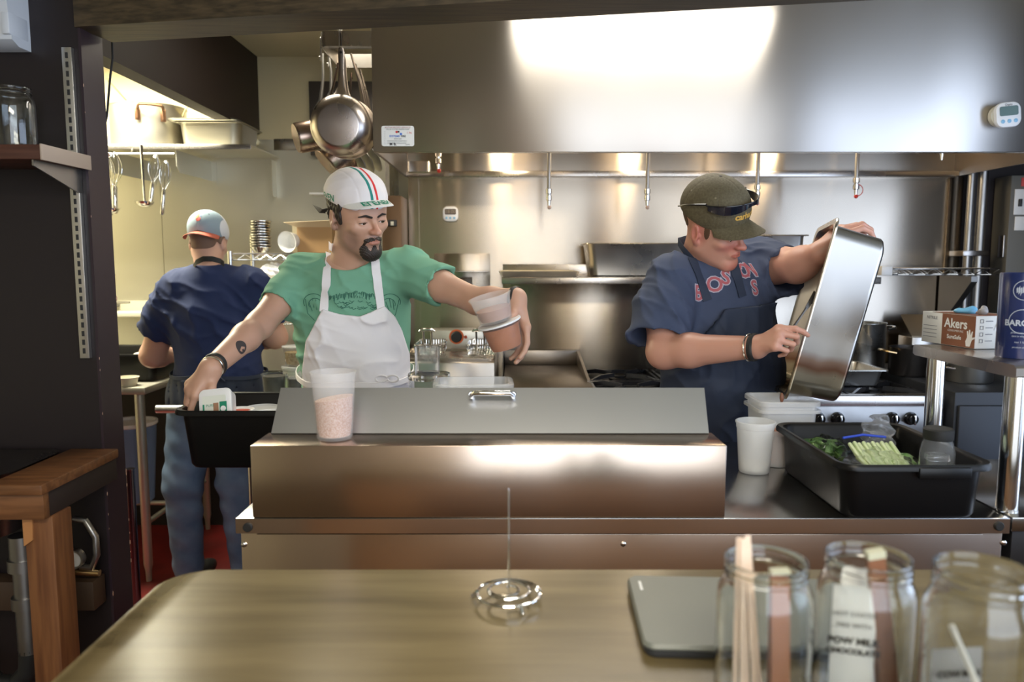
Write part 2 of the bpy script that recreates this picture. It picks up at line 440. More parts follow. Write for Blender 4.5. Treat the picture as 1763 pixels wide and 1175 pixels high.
for i in range(6):
    x0 = HX0+.06+i*.43
    mb.loft([[(x0, 3.15, 2.36), (x0+.41, 3.15, 2.36), (x0+.41, 3.66, 2.06), (x0, 3.66, 2.06)], [(x0, 3.16, 2.39), (x0+.41, 3.16, 2.39), (x0+.41, 3.67, 2.09), (x0, 3.67, 2.09)]])
    for k in range(8):
        a = x0+.02+k*.05
        mb.loft([[(a, 3.15, 2.352), (a+.022, 3.15, 2.352), (a+.022, 3.66, 2.052), (a, 3.66, 2.052)], [(a, 3.15, 2.36), (a+.022, 3.15, 2.36), (a+.022, 3.66, 2.06), (a, 3.66, 2.06)]])
mb.build('filter_bank', DSTEEL, hood)
MB().rloft([(.10, .07, .012, 0), (.10, .07, .012, .045), (.092, .062, .01, .045), (.088, .058, .01, .006)], cx=W(722, 288, 3.5).x, cy=3.5).build('grease_cup', POLISH, hood).location.z = W(722, 297, 3.5).z
for i, (px, py, yy, tip) in enumerate(((755, 294, 3.2, 'r'), (945, 357, 3.28, 'w'), (1114, 357, 3.28, 'w'), (1303, 350, 3.28, 'r'), (1473, 338, 3.28, 'r'), (1621, 276, 3.2, 'c'))):
    b = W(px, py, yy); mb = MB()
    mb.cyl((b.x, yy, b.z+.078), (b.x, yy, 2.2), .0085)
    p = mb.build('sprinkler_pipe', DSTEEL if i in (1, 2, 3, 4) else CHROME, hood)
    mb = MB()
    mb.lathe([(.009, .078), (.0135, .076), (.0135, .058), (.009, .056), (.008, .05), (.0125, .048), (.0125, .03), (.008, .027), (.006, .012), (.0045, 0)], (b.x, yy, b.z), 12)
    nz = mb.build('nozzle', CHROME, p)
    if tip != 'c':
        mb = MB(); mb.lathe([(.0025, .012), (.0075, .008), (.009, 0), (.004, -.006)], (b.x+.002, yy, b.z-.003), 12)
        if i == 4: mb.tube([(b.x+.006+.022*math.sin(t), yy-.004, b.z+.025+.024*math.cos(t)) for t in [k*.35 for k in range(10)]], .0018, 6)
        mb.build('nozzle_cap', mat('red_rubber', (.55, .03, .02), .4) if tip == 'r' else mat('pale_rubber', (.7, .5, .4), .4), p)
# hood lamps (glass jars that light the range)
for lx in (-.06, .62, 1.34):
    mb = MB(); mb.lathe([(.035, .16), (.05, .13), (.052, .05), (.03, 0), (.001, -.004)], (lx, 3.42, 2.11), 20, True, False)
    mb.build('lamp_globe', mat('lamp_glow', (1, .9, .7), .3, emit=((1, .82, .55), 9)), hood)
    l = bpy.data.lights.new('hood_lamp_light', 'POINT'); l.energy = 4; l.color = (1, .80, .52); l.shadow_soft_size = .06
    o = bpy.data.objects.new('hood_lamp_light', l); C.objects.link(o); o.location = (lx, 3.40, 2.05)
# inspection label on the hood
x0 = W(657, 240, HY).x; x1 = W(713, 240, HY).x; z0 = W(685, 252, HY).z; z1 = W(685, 217, HY).z; cx = (x0+x1)/2; cz = (z0+z1)/2; w_ = x1-x0; h_ = z1-z0
mb = MB(); mb.prism(rrect(w_, h_, .008), (cx, HY-.0005, cz), (1, 0, 0), (0, 0, 1), (0, -1, 0), .0006)
lab = mb.build('hood_sticker', PAPER, None, False)
tag(lab, 'white inspection sticker with four dot emblem on the hood corner', 'label')
def ink(m, name='print'):
    return lambda mb: mb.build(name, m, lab, False)
mb = MB(); Yt = HY-.0013; T = lambda s, sz, dx, dz, b=0: text_on(mb, s, sz, (cx+dx*w_, Yt, cz+dz*h_), (1, 0, 0), (0, 0, 1), b)
T('AUTHORIZED SERVICE', .0095, 0, .42); 
ink(mat('maroon_ink', (.4, .12, .12), .5))(mb)
mb = MB(); T('HOOD SYSTEM INSPECTION', .0068, 0, .33); T('FIRE', .010, .17, -.01, .0003); T('SERVICED', .0065, 0, -.14)
for k in range(8): T('---', .006, -.40, .22-.085*k)
for k in range(2): mb.box(cx-.33*w_, cx+.27*w_, Yt-.0002, Yt, cz-(.25+.1*k)*h_, cz-(.235+.1*k)*h_)
T('M B.', .014, -.15, -.40, .0005); T('DATE', .006, .3, -.42); mb.box(cx-.06*w_+.004, cx-.06*w_+.014, Yt-.0002, Yt, cz+.17*h_, cz+.25*h_)
ink(INK)(mb)
mb = MB(); T('SYSTEMS', .010, -.1, -.01, .0003); mb.lathe([(.0045, 0), (.0045, .0004)], (cx+.012, Yt, cz+.1*h_), 12, ax=(0, -1, 0)); ink(BLUEINK)(mb)
mb = MB(); T('1.96', .011, .35, .16); mb.lathe([(.0045, 0), (.0045, .0004)], (cx-.004, Yt, cz+.2*h_), 12, ax=(0, -1, 0)); ink(REDINK)(mb)
def timer(c, rx, rz, s, label, disp, mount=True, digits=None, name_txt=None):
    """kitchen timer: rounded white case, screen, three buttons, magnet base"""
    t = thing('kitchen_timer', label, 'timer', c, None)
    M = Matrix.Translation(Vector(c)) @ Matrix.Rotation(rz, 4, 'Z') @ Matrix.Rotation(rx, 4, 'Y')
    mb = MB(); mb.T = M
    mb.loft([[(x*k, y, z*k) for x, z in rrect(.072*s, .070*s, .022*s, 6)] for y, k in ((0, .88), (-.004, .98), (-.014, 1), (-.019, .95), (-.021, .85))]); mb.build('case', WHITEP, t)
    mb = MB(); mb.T = M; mb.loft([[(x, y, z+.010*s) for x, z in rrect(.052*s, .026*s, .005*s, 5)] for y in (-.0205, -.0222)]); mb.build('display', disp, t)
    if digits:
        mb = MB(); mb.T = M; text_on(mb, digits, .022*s, (0, -.0226, .010*s), (1, 0, 0), (0, 0, 1)); mb.build('digits', mat('lcd_digit', (.28, .22, .15), .4), t, False)
    for k in (-1, 0, 1):
        mb = MB(); mb.T = M; mb.lathe([(.0055*s, 0), (.0055*s, .002), (.004*s, .003)], (k*.018*s, -.0205, -.018*s), 14, ax=(0, -1, 0)); mb.build('button', mat('blue_button', (.25, .5, .72), .4), t)
    if mount:
        mb = MB(); mb.T = Matrix.Translation(Vector(c)); mb.lathe([(.030*s, -.0035), (.030*s, .018)], (-.012*s, 0, 0), 24, ax=(0, 1, 0)); mb.build('magnet_mount', CREAMP, t)
    if name_txt:
        mb = MB(); mb.T = M; text_on(mb, name_txt, .009*s, (0, -.0216, .027*s), (1, 0, 0), (0, 0, 1)); mb.build('print', INK, t, False)
    return t
timer(W(1731, 199, HY-.0195), math.radians(-6), math.radians(0), 1.32, 'white kitchen timer with grey screen stuck on the hood front', mat('lcd_green', (.10, .17, .16), .3), name_txt='Digits')
timer(W(776, 369, SY-.011), 0, 0, 1.05, 'white kitchen timer with brown screen on the splash panel', mat('lcd_brown', (.09, .06, .035), .3), False, '18:00')
MB().lathe([(.018, -.001), (.018, .003)], W(776, 369, SY-.011), 20, ax=(0, 1, 0)).build('magnet_mount', CREAMP, bpy.data.objects['kitchen_timer.001'])
# ================================================================== sandwich prep table
CZ = .93; PY0, PY1, PX0, PX1 = 1.488, 2.14, -.563, 1.013
prep = thing('prep_table', 'long stainless sandwich prep table between the cooks and the wooden bar', 'prep table', ((PX0+PX1)/2, (PY0+PY1)/2, 0))
MB().box(PX0, PX1, PY0, PY1, CZ-.031, CZ, .0025).build('worktop', TSTEEL, prep)
MB().box(PX0+.001, PX1-.001, PY0-.0012, PY0+.002, CZ-.0315, CZ-.0012).build('front_edge', FSTEEL, prep)
MB().box(PX0+.006, PX1-.006, PY0+.012, PY1-.02, .14, CZ-.0325, .002).build('body', FSTEEL, prep)
xs = W(440, 940, PY0).x
MB().box(xs, PX1-.05, PY0+.006, PY0+.0115, .14, CZ-.036, .001).build('front_panel', FSTEEL, prep)
for px, yy in ((427, 908), (1719, 906)):
    c = W(px, yy, PY0); MB().lathe([(.0095, 0), (.0095, .003), (.008, .0045)], (c.x, PY0-.0013, c.z), 20, ax=(0, -1, 0)).build('end_cap', BLACKR, prep)
for px, yy, oy in ((420, 938, .012), (1073, 937, .006), (1728, 935, .012)):
    c = W(px, yy, PY0+oy); MB().lathe([(.0055, 0), (.0055, .002), (.0035, .004), (.001, .0045)], (c.x, PY0+oy, c.z), 14, ax=(0, -1, 0)).build('screw', CHROME, prep)
for x in (PX0+.08, PX1-.08):
    for y in (PY0+.08, PY1-.08):
        MB().lathe([(.035, 0), (.04, .02), (.03, .05), (.02, .06), (.02, .1385)], (x, y, 0), 16).build('leg', DSTEEL, prep)
bz = 1.0806; by1 = 1.606; bx0, bx1 = -.5275, .4328
MB().box(bx0, bx1, PY0+.001, by1, CZ+.0006, bz, .0025).build('rail_box', FSTEEL, prep)
mb = MB(); mb.box(-.51, .415, by1+.001, 1.80, CZ+.001, .965, .002)
for i in range(5):
    x = -.50+i*.183
    mb.rloft([(.17, .15, .02, .966), (.17, .15, .02, .968), (.155, .135, .02, .968), (.15, .13, .02, .9665)], cx=x+.088, cy=1.71)
mb.build('food_pan_rail', PSTEEL, prep)
# the raised lid, its chrome handle
lt = W(848, 668, 1.652)
l = [(-.518, by1-.012, bz+.001), (.4234, by1-.012, bz+.001), (.4258, lt.y, lt.z), (-.512, lt.y, lt.z)]
mb = MB(); n = Vector((0, lt.z-bz, -(lt.y-by1))).normalized()
mb.loft([[Vector(p) for p in l], [Vector(p)+Vector((0, .018, -.004)) for p in l]]); lid = mb.build('raised_lid', mat('lid_steel', (.46, .47, .50), .34, 1, noise=2, rvar=.04), prep)
mb = MB(); a = W(812, 682, 1.62); b = W(883, 682, 1.62); a.y = b.y = 1.628
for p in (a, b): mb.lathe([(.009, 0), (.009, .004), (.006, .012), (.006, .03)], (p.x, 1.648, p.z-.003), 14, ax=(0, -1, .2))
mb.tube([(a.x-.001, 1.624, a.z-.002), (a.x, 1.616, a.z+.002), (a.x+.006, 1.610, a.z+.008), (b.x-.006, 1.610, b.z+.008), (b.x, 1.616, b.z+.002), (b.x+.001, 1.624, b.z-.002)], .0055, 10)
mb.build('handle', CHROME, lid)
# neighbouring narrow unit and its post shelf
un = thing('side_counter', 'narrow dark steel counter adjoining the prep table end', 'counter', (1.4, 1.72, 0))
MB().box(1.02, 1.9, 1.492, 1.95, CZ-.03, CZ, .002).build('worktop', TSTEEL, un)
MB().box(1.03, 1.89, 1.505, 1.94, .0, CZ-.0305, .002).build('body', mat('dark_side', (.05, .05, .055), .4, .8), un)
sh = thing('overshelf', 'raised stainless shelf on two round posts above the black bus tub', 'shelf', (1.3, 1.7, CZ))
fr, rr = W(1763, 640, 1.50), W(1578, 590, 1.86)
mb = MB(); sx0 = 1.005; sz0, sz1 = 1.217, 1.243
prof = [(1.50, sz0), (1.87, sz0), (1.88, sz0+.004), (1.88, sz1-.006), (1.872, sz1), (1.498, sz1), (1.49, sz1-.006), (1.49, sz0+.004)]
mb.loft([[(x, y, z) for y, z in prof] for x in (sx0, 1.85)]); mb.build('shelf_plate', HSTEEL, sh)
for yy in (1.537, 1.83):
    for x in (1.0375, 1.8):
        MB().lathe([(.0215, 0), (.0215, .004), (.0205, .005), (.0205, sz0-CZ-.0005)], (x, yy, CZ), 28).build('post', POLISH, sh)
# ================================================================== bar table and what stands on it
BZ = .96; bx, by = -.543, 1.164
def bar_outline(k=0):
    r = .07; pts = [(2.3, -.35), (2.3, by+k), ]
    for i in range(9):
        a = PI/2+PI/2*i/8; pts.append((bx-k+r+r*math.cos(a), by+k-r+r*math.sin(a)))
    pts.append((bx-k, -.35)); return pts
bar = thing('bar_table', 'worn wooden bar table with rounded corner in front of the prep table', 'table', (.8, .4, 0))
mb = MB(); mb.loft([[(x, y, z) for x, y in bar_outline(k)] for k, z in ((-.004, BZ-.04), (0, BZ-.036), (0, BZ-.004), (-.004, BZ))]); mb.build('tabletop', BART, bar)
MB().box(bx+.03, 2.28, by-.05, by-.02, .12, BZ-.0405, .003).build('back_panel', mat('reflector_wood', (.36, .20, .11), .45, 0, noise=4, stretch=(1.2, 10, 10), col2=(.42, .25, .14)), bar)  # unseen panel added so the steel fronts reflect brown
for x, y in ((-.40, .95), (2.1, .95), (-.40, -.25), (2.1, -.25)):
    MB().box(x-.035, x+.035, y-.035, y+.035, 0, BZ-.0405, .003).build('leg', WOODD, bar)
# ticket spike
s0 = Wz(876, 1035, BZ)
sp_ = thing('ticket_spike', 'thin wire ticket spike on a coiled round base', 'ticket spike', s0)
mb = MB(); c = s0
mb.tube([(c.x+.046*math.cos(t), c.y+.046*math.sin(t), BZ+.012) for t in [2*PI*i/40 for i in range(40)]], .0022, 8, closed=True)
mb.tube([(c.x+(.030)*math.cos(t), c.y+.030*math.sin(t), BZ+.0155) for t in [2*PI*i/32 for i in range(32)]], .0018, 8, closed=True)
mb.tube([(c.x+(.042-.0045*t)*math.cos(t), c.y+(.042-.0045*t)*math.sin(t), BZ+.013+.0008*t) for t in [i*.3 for i in range(31)]], .0018, 8)
for k in range(3):
    t = -1.2+k*2.1; mb.tube([(c.x+.046*math.cos(t), c.y+.046*math.sin(t), BZ+.012), (c.x+.052*math.cos(t), c.y+.052*math.sin(t), BZ+.004), (c.x+.055*math.cos(t), c.y+.055*math.sin(t), BZ+.003)], [.0022, .003, .003], 8)
mb.build('coil_base', CHROME, sp_)
MB().tube([(c.x, c.y, BZ+.014), (c.x, c.y, W(877, 846, c.y).z), (c.x, c.y, W(877, 846, c.y).z+.004)], [.0016, .0014, .0002], 8).build('spike', CHROME, sp_)
# laptop
lp = thing('laptop', 'closed grey laptop lying beside the glass jars on the bar', 'laptop', (.32, 1.06, BZ))
a, b = Wz(1082, 992, BZ+.018), Wz(1112, 1110, BZ+.018)
v = (a-b); v.z = 0; dl = v.length; v.normalize(); uu = Vector((v.y, -v.x, 0)); M = Matrix(((uu.x, v.x, 0, b.x), (uu.y, v.y, 0, b.y), (0, 0, 1, BZ+.001), (0, 0, 0, 1)))
mb = MB(); mb.T = M; mb.rloft([(.29, dl, .014, 0), (.296, dl+.004, .016, .004), (.296, dl+.004, .016, .0095)], cx=.146, cy=dl/2); mb.build('base', mat('laptop_base', (.03, .032, .036), .4), lp)
mb = MB(); mb.T = M; mb.rloft([(.296, dl+.004, .016, .0105), (.298, dl+.006, .016, .013), (.292, dl, .014, .0175)], cx=.146, cy=dl/2); lidl = mb.build('lid', mat('laptop_lid', (.16, .17, .15), .42), lp)
mb = MB(); mb.T = M; mb.box(.012, .016, dl-.05, dl-.02, .0176, .0179); mb.build('emblem', WHITEINK, lidl, False)
def mason_jar(c, r, h, name='mason_jar'):
    prof_o = [(r*.86, 0), (r*.96, .004), (r, .014), (r, h*.74), (r*.97, h*.80), (r*.88, h*.86), (r*.84, h*.885), (r*.84, h*.90), (r*.865, h*.905), (r*.84, h*.925), (r*.865, h*.945), (r*.84, h*.96), (r*.86, h*.985), (r*.85, h)]
    prof_i = [(rr-.0032, max(z, .006)) for rr, z in reversed(prof_o)]
    mb = MB(); mb.lathe(prof_o+[(r*.82, h)]+prof_i[1:], (0, 0, 0), 48); return mb.build(name, GLASS, None, True, mx=Matrix.Translation(c))
jars = []
for i, (px, rx, yy, lab_) in enumerate(((1319, .0505, .78, 'open glass jar holding pale wooden sticks and a brown tong'), (1495, .051, .79, 'open glass jar with printed paper packets and slanted tong, beside the sticks jar'), (1695, .051, .70, 'open glass jar holding a clear spoon and dark packets, furthest from the laptop'))):
    p = W(px, 965, yy); c = Vector((p.x, yy, BZ+.0005)); h = .172 if i < 2 else .195
    j = mason_jar(c, rx, h); tag(j, lab_, 'jar', 'glass jars on the bar'); jars.append(c)
# contents: sticks, tongs, packets, spoons
c = jars[0]
random.seed(2)
for k in range(5):
    x = c.x-.030+.007*k; yy = c.y+.010-(k % 2)*.006; top = BZ+.185+random.uniform(-.004, .010)
    mb = MB(); mb.box(x-.003, x+.003, yy-.0008, yy+.0008, 0, .17, .0006)
    v0 = mb.v; o = mb.build('stir_stick', mat('pale_wood', (.74, .58, .46), .6), None, False, loc=(x, yy, 0))
    o.matrix_world = Matrix.Translation((x+.004, yy, BZ+.010)) @ Matrix.Rotation(math.radians(-4-1.2*k+3), 4, 'Y') @ Matrix.Rotation(math.radians(3-1*k), 4, 'X') @ Matrix.Scale((top-BZ-.008)/.17, 4)
    tag(o, 'pale flat wooden stir stick standing in the glass jar nearest the laptop', 'stick', 'wooden sticks in the jar')
TONG = mat('copper_tong', (.42, .19, .11), .3, .7)
def tongs(base, top, wd, label):
    t = thing('serving_tongs', label, 'tongs', base)
    base, top = Vector(base), Vector(top); d = (top-base).normalized(); u = Vector((1, 0, 0)); u = (u-d*u.dot(d)).normalized(); w = d.cross(u)
    L = (top-base).length
    for s in (-1, 1):
        mb = MB(); mb.loft([[base+d*q+u*(wd*a)+w*(s*(.0025+(L-q)*.035)+b) for a, b in ((-.5, -.0008), (-.5, .0008), (.5, .0008), (.5, -.0008))] for q in (0, L*.3, L*.7, L*.97, L)]); mb.build('arm', TONG, t)
    mb = MB(); mb.loft([[top+d*q+u*(wd*.52*a)+w*b for a, b in ((-1, -.005), (-1, .005), (1, .005), (1, -.005))] for q in (-.004, .004)]); mb.build('hinge', mat('pale_cap', (.5, .5, .38), .5), t)
    return t
tongs((c.x+.012, c.y-.018, BZ+.010), (c.x+.007, c.y-.022, BZ+.166), .019, 'brown metal tongs standing upright in the jar of wooden sticks')
c = jars[1]
def packet(c, rz, tilt, wd, h, lines, label, col=PAPER, name='paper_packet'):
    t = thing(name, label, 'packet', c)
    M = Matrix.Translation(c) @ Matrix.Rotation(rz, 4, 'Z') @ Matrix.Rotation(tilt, 4, 'X')
    mb = MB(); mb.T = M; mb.loft([[(x*wd/2, y*th, z) for x, y in ((-1, 0), (-.5, -1), (.5, -1), (1, 0), (.5, 1), (-.5, 1))] for z, th in ((0, .0004), (.006, .002), (h/2, .004), (h-.006, .002), (h, .0004))]); mb.build('sleeve', col, t)
    mb = MB(); mb.T = M
    for s, sz, z, b in lines: text_on(mb, s, sz, (0, -.0046, z), (1, 0, 0), (0, 0, 1), b)
    mb.build('print', INK, t, False)
packet(Vector((c.x-.018, c.y-.010, BZ+.010)), -.25, .05, .044, .135, (('HOT COCOA', .0072, .105, 0), ('MIX WITH', .0075, .092, 0), ('POW MILK', .0105, .074, .0005), ('CHOCOLATE', .0088, .062, .0005)), 'cream paper packet printed in black in the middle glass jar')
packet(Vector((c.x+.004, c.y+.012, BZ+.010)), .15, -.05, .05, .14, (('COW MILK', .0095, .08, .0004), ('CHOCOLATE', .0088, .068, .0004)), 'cream paper packet behind the printed one in the middle jar')
tongs((c.x+.027, c.y-.006, BZ+.010), (c.x-.004, c.y-.022, BZ+.183), .018, 'brown metal tongs leaning out of the middle jar of packets')
c = jars[2]
packet(Vector((c.x-.008, c.y+.016, BZ+.010)), .1, -.04, .055, .095, (('COW MILK', .0095, .07, .0005), ('CHOCOLATE', .0088, .056, .0005)), 'grey packet printed in black behind the clear spoon', mat('grey_packet', (.28, .27, .26), .5))
mb = MB(); mb.tube([(c.x+.012, c.y-.02, BZ+.012), (c.x+.004, c.y-.014, BZ+.06), (c.x-.03, c.y-.004, BZ+.14)], [.008, .0035, .003], 8); mb.lathe([(.001, 0), (.012, .004), (.016, .012)], (c.x+.014, c.y-.02, BZ+.011), 14, ax=(.2, 0, 1))
tag(mb.build('plastic_spoon', mat('milky_plastic', (.8, .78, .72), .3, trans=.3)), 'milky plastic spoon leaning in the jar furthest from the laptop', 'spoon')
# ================================================================== containers
HELDP = mat('held_plastic', (.80, .78, .78), .2, 0, alpha=.05)
UPP = mat('upper_plastic', (.84, .82, .80), .2, 0, alpha=.22)
BOXP = mat('box_plastic', (.85, .87, .9), .18, 0, alpha=.32)
THINP = mat('thin_plastic', (.80, .78, .78), .22, 0, alpha=.20)
def deli(c, r, h, fill, fm, label, tilt=None, lid=False, lidm=None, fslope=0.0, name='deli_container', group=None, body=TRANSL):
    """tapered round plastic tub: wall, rim, filling"""
    t = thing(name, label, 'container', c, group)
    M = Matrix.Translation(Vector(c)) @ (tilt if tilt is not None else Matrix())
    rb = r*.80
    mb = MB(); mb.T = M
    mb.lathe([(rb*.94, 0), (rb, .003), (r*.965, h*.86), (r*.985, h*.865), (r, h*.875), (r*1.0, h*.955), (r*1.05, h*.96), (r*1.05, h*.99), (r*1.02, h), (r*.97, h), (r*.955, h*.87), (rb*.95, .006)], seg=40)
    mb.build('tub', body, t)
    if fill:
        rf = lambda z: (rb+(r*.965-rb)*z/(h*.86))-.0035
        top = [(rf(h*fill)*math.cos(2*PI*i/40), rf(h*fill)*math.sin(2*PI*i/40), h*fill+fslope*math.cos(2*PI*i/40)) for i in range(40)]
        mb = MB(); mb.T = M
        mb.loft([[(rf(.007)*.95*math.cos(2*PI*i/40), rf(.007)*.95*math.sin(2*PI*i/40), .007) for i in range(40)], [(rf(.02)*math.cos(2*PI*i/40), rf(.02)*math.sin(2*PI*i/40), .02) for i in range(40)], top])
        mb.build('filling', fm, t)
    if lid:
        mb = MB(); mb.T = M; mb.lathe([(r*1.06, h*.95), (r*1.075, h*.955), (r*1.075, h*1.012), (r*.98, h*1.02), (r*.96, h*1.005), (.001, h*1.005)], seg=40); mb.build('lid', lidm or TRANSL, t)
    return t
c = Vector((W(578, 752, 1.56).x, 1.552, bz+.0006))
deli(c, .046, .142, .60, SPICE, 'tall tub of pinkish salt standing on the prep table rail box', fslope=.006, body=THINP)
c = Wz(1298, 812, CZ+.0006)
deli(c, .046, .128, .12, mat('clear_broth', (.8, .76, .68), .3), 'empty looking translucent tub on the counter beside the black bus tub', name='deli_container')
c = Wz(1338, 785, CZ+.0006); c.y = 1.90; c.x = W(1335, 780, 1.90).x
deli(c, .048, .095, .9, SAUCE, 'low tub of brown sauce behind the translucent tub')
# square bucket under the held pan
def tapered(name, cx, cy, z, w, d, h, r, m, label, cat, rim=.006, th=.003, flare=1.12, parent=None, rz=0, lip=.012):
    mb = MB(); mb.T = Matrix.Translation((cx, cy, z)) @ Matrix.Rotation(rz, 4, 'Z')
    k = 1/flare
    mb.rloft([(w*k-.01, d*k-.01, r*.8, 0), (w*k, d*k, r, .004), (w-.004, d-.004, r, h-lip), (w+rim*2, d+rim*2, r+rim, h-lip), (w+rim*2, d+rim*2, r+rim, h-.002), (w+rim, d+rim, r, h), (w-2*th, d-2*th, r, h), (w*k-2*th, d*k-2*th, r*.8, .006)], n=6)
    o = mb.build(name, m, parent)
    if label: tag(o, label, cat)
    return o
c = W(1345, 700, 2.05)
sq = thing('square_bucket', 'square translucent bucket beneath the tilted steel pan', 'container', (c.x, 2.05, CZ))
tapered('tub', c.x, 2.05, CZ+.0008, .155, .15, W(1345, 683, 2.0).z-CZ-.012, .02, TRANSL, None, None, parent=sq)
h1 = W(1345, 683, 2.0).z-.012
MB().rloft([(.168, .163, .022, h1-.030), (.168, .163, .022, h1-.022), (.160, .155, .022, h1-.022), (.160, .155, .022, h1-.030)], cx=c.x, cy=2.05).build('collar', TRANSL, sq)
# clear container behind the lid
c = W(815, 660, 1.925)
zc = W(815, 656, 1.925).z
cl = thing('clear_food_box', 'clear rectangular plastic box with a wide rim behind the raised lid', 'container', (c.x, 1.93, CZ))
tapered('tub', c.x, 1.925, CZ+.0008, .185, .13, zc-CZ, .02, BOXP, None, None, rim=.010, parent=cl, rz=.05)
# small food processor
c = W(738, 650, 2.06)
fp = thing('food_processor', 'small food processor with clear feed tube next to the fryer', 'food processor', (c.x, 2.072, CZ))
MB().lathe([(.052, .001), (.054, .01), (.056, .09), (.052, .095)], (c.x, 2.072, CZ), 32).build('motor_base', mat('grey_plastic', (.35, .36, .38), .3), fp)
zz = W(738, 655, 2.05).z-CZ
MB().lathe([(.050, .096), (.054, .10), (.055, zz), (.052, zz), (.051, .102)], (c.x, 2.072, CZ), 32).build('bowl', CLEARP, fp)
z2 = W(738, 645, 2.05).z-CZ; z3 = W(738, 598, 2.05).z-CZ
MB().lathe([(.058, zz+.001), (.059, zz+.004), (.059, z2-.004), (.058, z2), (.02, z2+.002), (.02, zz+.003)], (c.x, 2.072, CZ), 32).build('lid', CLEARP, fp)
MB().lathe([(.0345, z2), (.0345, z3), (.0315, z3), (.0315, z2)], (c.x-.004, 2.066, CZ), 28).build('feed_tube', CLEARP, fp)
# ================================================================== black bus tubs
def bus_tub(x0, x1, y0, y1, zr, h, fl, label, handle_end=None):
    cx, cy = (x0+x1)/2, (y0+y1)/2; w, d = x1-x0, y1-y0
    t = thing('bus_tub', label, 'tub', (cx, cy, zr-h))
    mb = MB(); mb.T = Matrix.Translation((cx, cy, zr-h))
    wb, db = w-2*fl, d-2*fl
    mb.rloft([(wb-.012, db-.012, .03, 0), (wb, db, .035, .008), (w-.030, d-.030, .04, h-.012), (w-.006, d-.006, .045, h-.010), (w, d, .045, h-.013), (w, d, .045, h-.005), (w-.008, d-.008, .04, h), (w-.028, d-.028, .038, h-.002), (w-.036, d-.036, .036, h-.008), (wb-.008, db-.008, .03, .010)], n=8)
    mb.build('tub', BLACKP, t)
    for s in ((-1, 1) if handle_end is None else handle_end):
        mb = MB()
        if handle_end is None: mb.box(cx+s*(w/2+.002)-.006, cx+s*(w/2+.002)+.006, cy-.06, cy+.06, zr-.026, zr-.006, .004)
        else: mb.box(cx-.005, cx+.10, (y0-.004 if s < 0 else y1-.004), (y0+.006 if s < 0 else y1+.006), zr-.028, zr-.004, .004)
        mb.build('grip', BLACKP, t)
    return t
TX0, TX1, TY0, TY1, TZR = -.846, -.286, 1.83, 2.11, 1.083
bus_tub(TX0, TX1, TY0, TY1, TZR, TZR-CZ-.0006, .028, 'black bus tub with white lids overhanging the prep table end, under the reaching hand')
bt2 = bus_tub(.652, .972, 1.462, 1.87, 1.047, 1.047-CZ-.0006, .022, 'black bus tub full of bagged vegetables beside the shelf posts', handle_end=(-1,))
# contents of the first tub: a labelled white pot on edge and round lids
pc = W(372, 700, 1.90)
pot = thing('cheese_tub', 'rectangular white food tub with green and brown label standing in the bus tub', 'food tub', pc)
M = Matrix.Translation(W(371, 701, 1.885)) @ Matrix.Rotation(math.radians(-6), 4, 'Y') @ Matrix.Rotation(math.radians(-14), 4, 'X')
mb = MB(); mb.T = M; mb.loft([[(x*k, y, z*k) for x, z in rrect(.082, .092, .016, 6)] for y, k in ((0, 1.0), (.006, 1.02), (.010, .97), (.045, .86))]); mb.loft([[(x*k, y, z*k) for x, z in rrect(.082, .092, .016, 6)] for y, k in ((-.002, .96), (-.001, 1.0), (.0, 1.0))]); mb.build('pot', WHITEP, pot)
mb = MB(); mb.T = M; mb.loft([[(x-.002, y, z-.004) for x, z in rrect(.060, .066, .004, 4)] for y in (-.0022, -.0028)]); mb.build('film_label', mat('cream_label', (.72, .74, .66), .4), pot)
mb = MB(); mb.T = M; mb.box(.012, .030, -.0036, -.0028, -.036, .012); mb.box(-.031, -.027, -.0036, -.0028, -.036, .008); text_on(mb, 'PURE', .009, (-.012, -.0036, .004), (1, 0, 0), (0, 0, 1)); mb.build('print', GREENINK, pot, False)
mb = MB(); mb.T = M; mb.box(-.004, .009, -.0036, -.0028, -.036, .010); mb.build('picture', mat('cheese_picture', (.35, .18, .10), .5), pot, False)
mb = MB(); mb.T = M; mb.lathe([(.007, 0), (.007, .0004)], (.021, -.0037, -.006), 16, ax=(0, -1, 0)); mb.build('seal', WHITEINK, pot, False)
for k, (px, py, yy, r, m, lb) in enumerate(((410, 706, 1.935, .040, 'pale deli lid with red sauce showing, beside the labelled white tub'.split('|')[0], 0), (452, 702, 2.01, .046, 'wide translucent round lid at the far side of the first bus tub', 0), (462, 711, 1.915, .040, 'white round lid lying nearest the camera in the bus tub', 0), (356, 700, 2.03, .030, 'crumpled pale round lid under the reaching hand', 0))):
    c = W(px, py, yy); t = thing('deli_container', m, 'container', (c.x, yy, CZ+.012))
    zt = min(c.z, TZR-.012)-(0 if k < 3 else .01)
    mb = MB(); mb.lathe([(r*.8, CZ+.012), (r*.95, zt-.012), (r*.93, zt-.012), (r*.78, CZ+.014)], (c.x, yy, 0), 30); mb.build('tub', TRANSL, t)
    mb = MB(); mb.lathe([(r*1.02, zt-.011), (r*1.04, zt-.009), (r*1.04, zt+.001), (r*.98, zt+.002), (r*.93, zt-.003), (.001, zt-.003)], (c.x, yy, 0), 36); mb.build('lid', WHITEP if k != 1 else TRANSL, t)
    if k == 0: mb = MB(); mb.lathe([(r*.62, zt-.0028), (r*.62, zt-.0018)], (c.x+.006, yy, 0), 24); mb.build('sauce_smear', mat('red_sauce', (.5, .06, .02), .3), t)
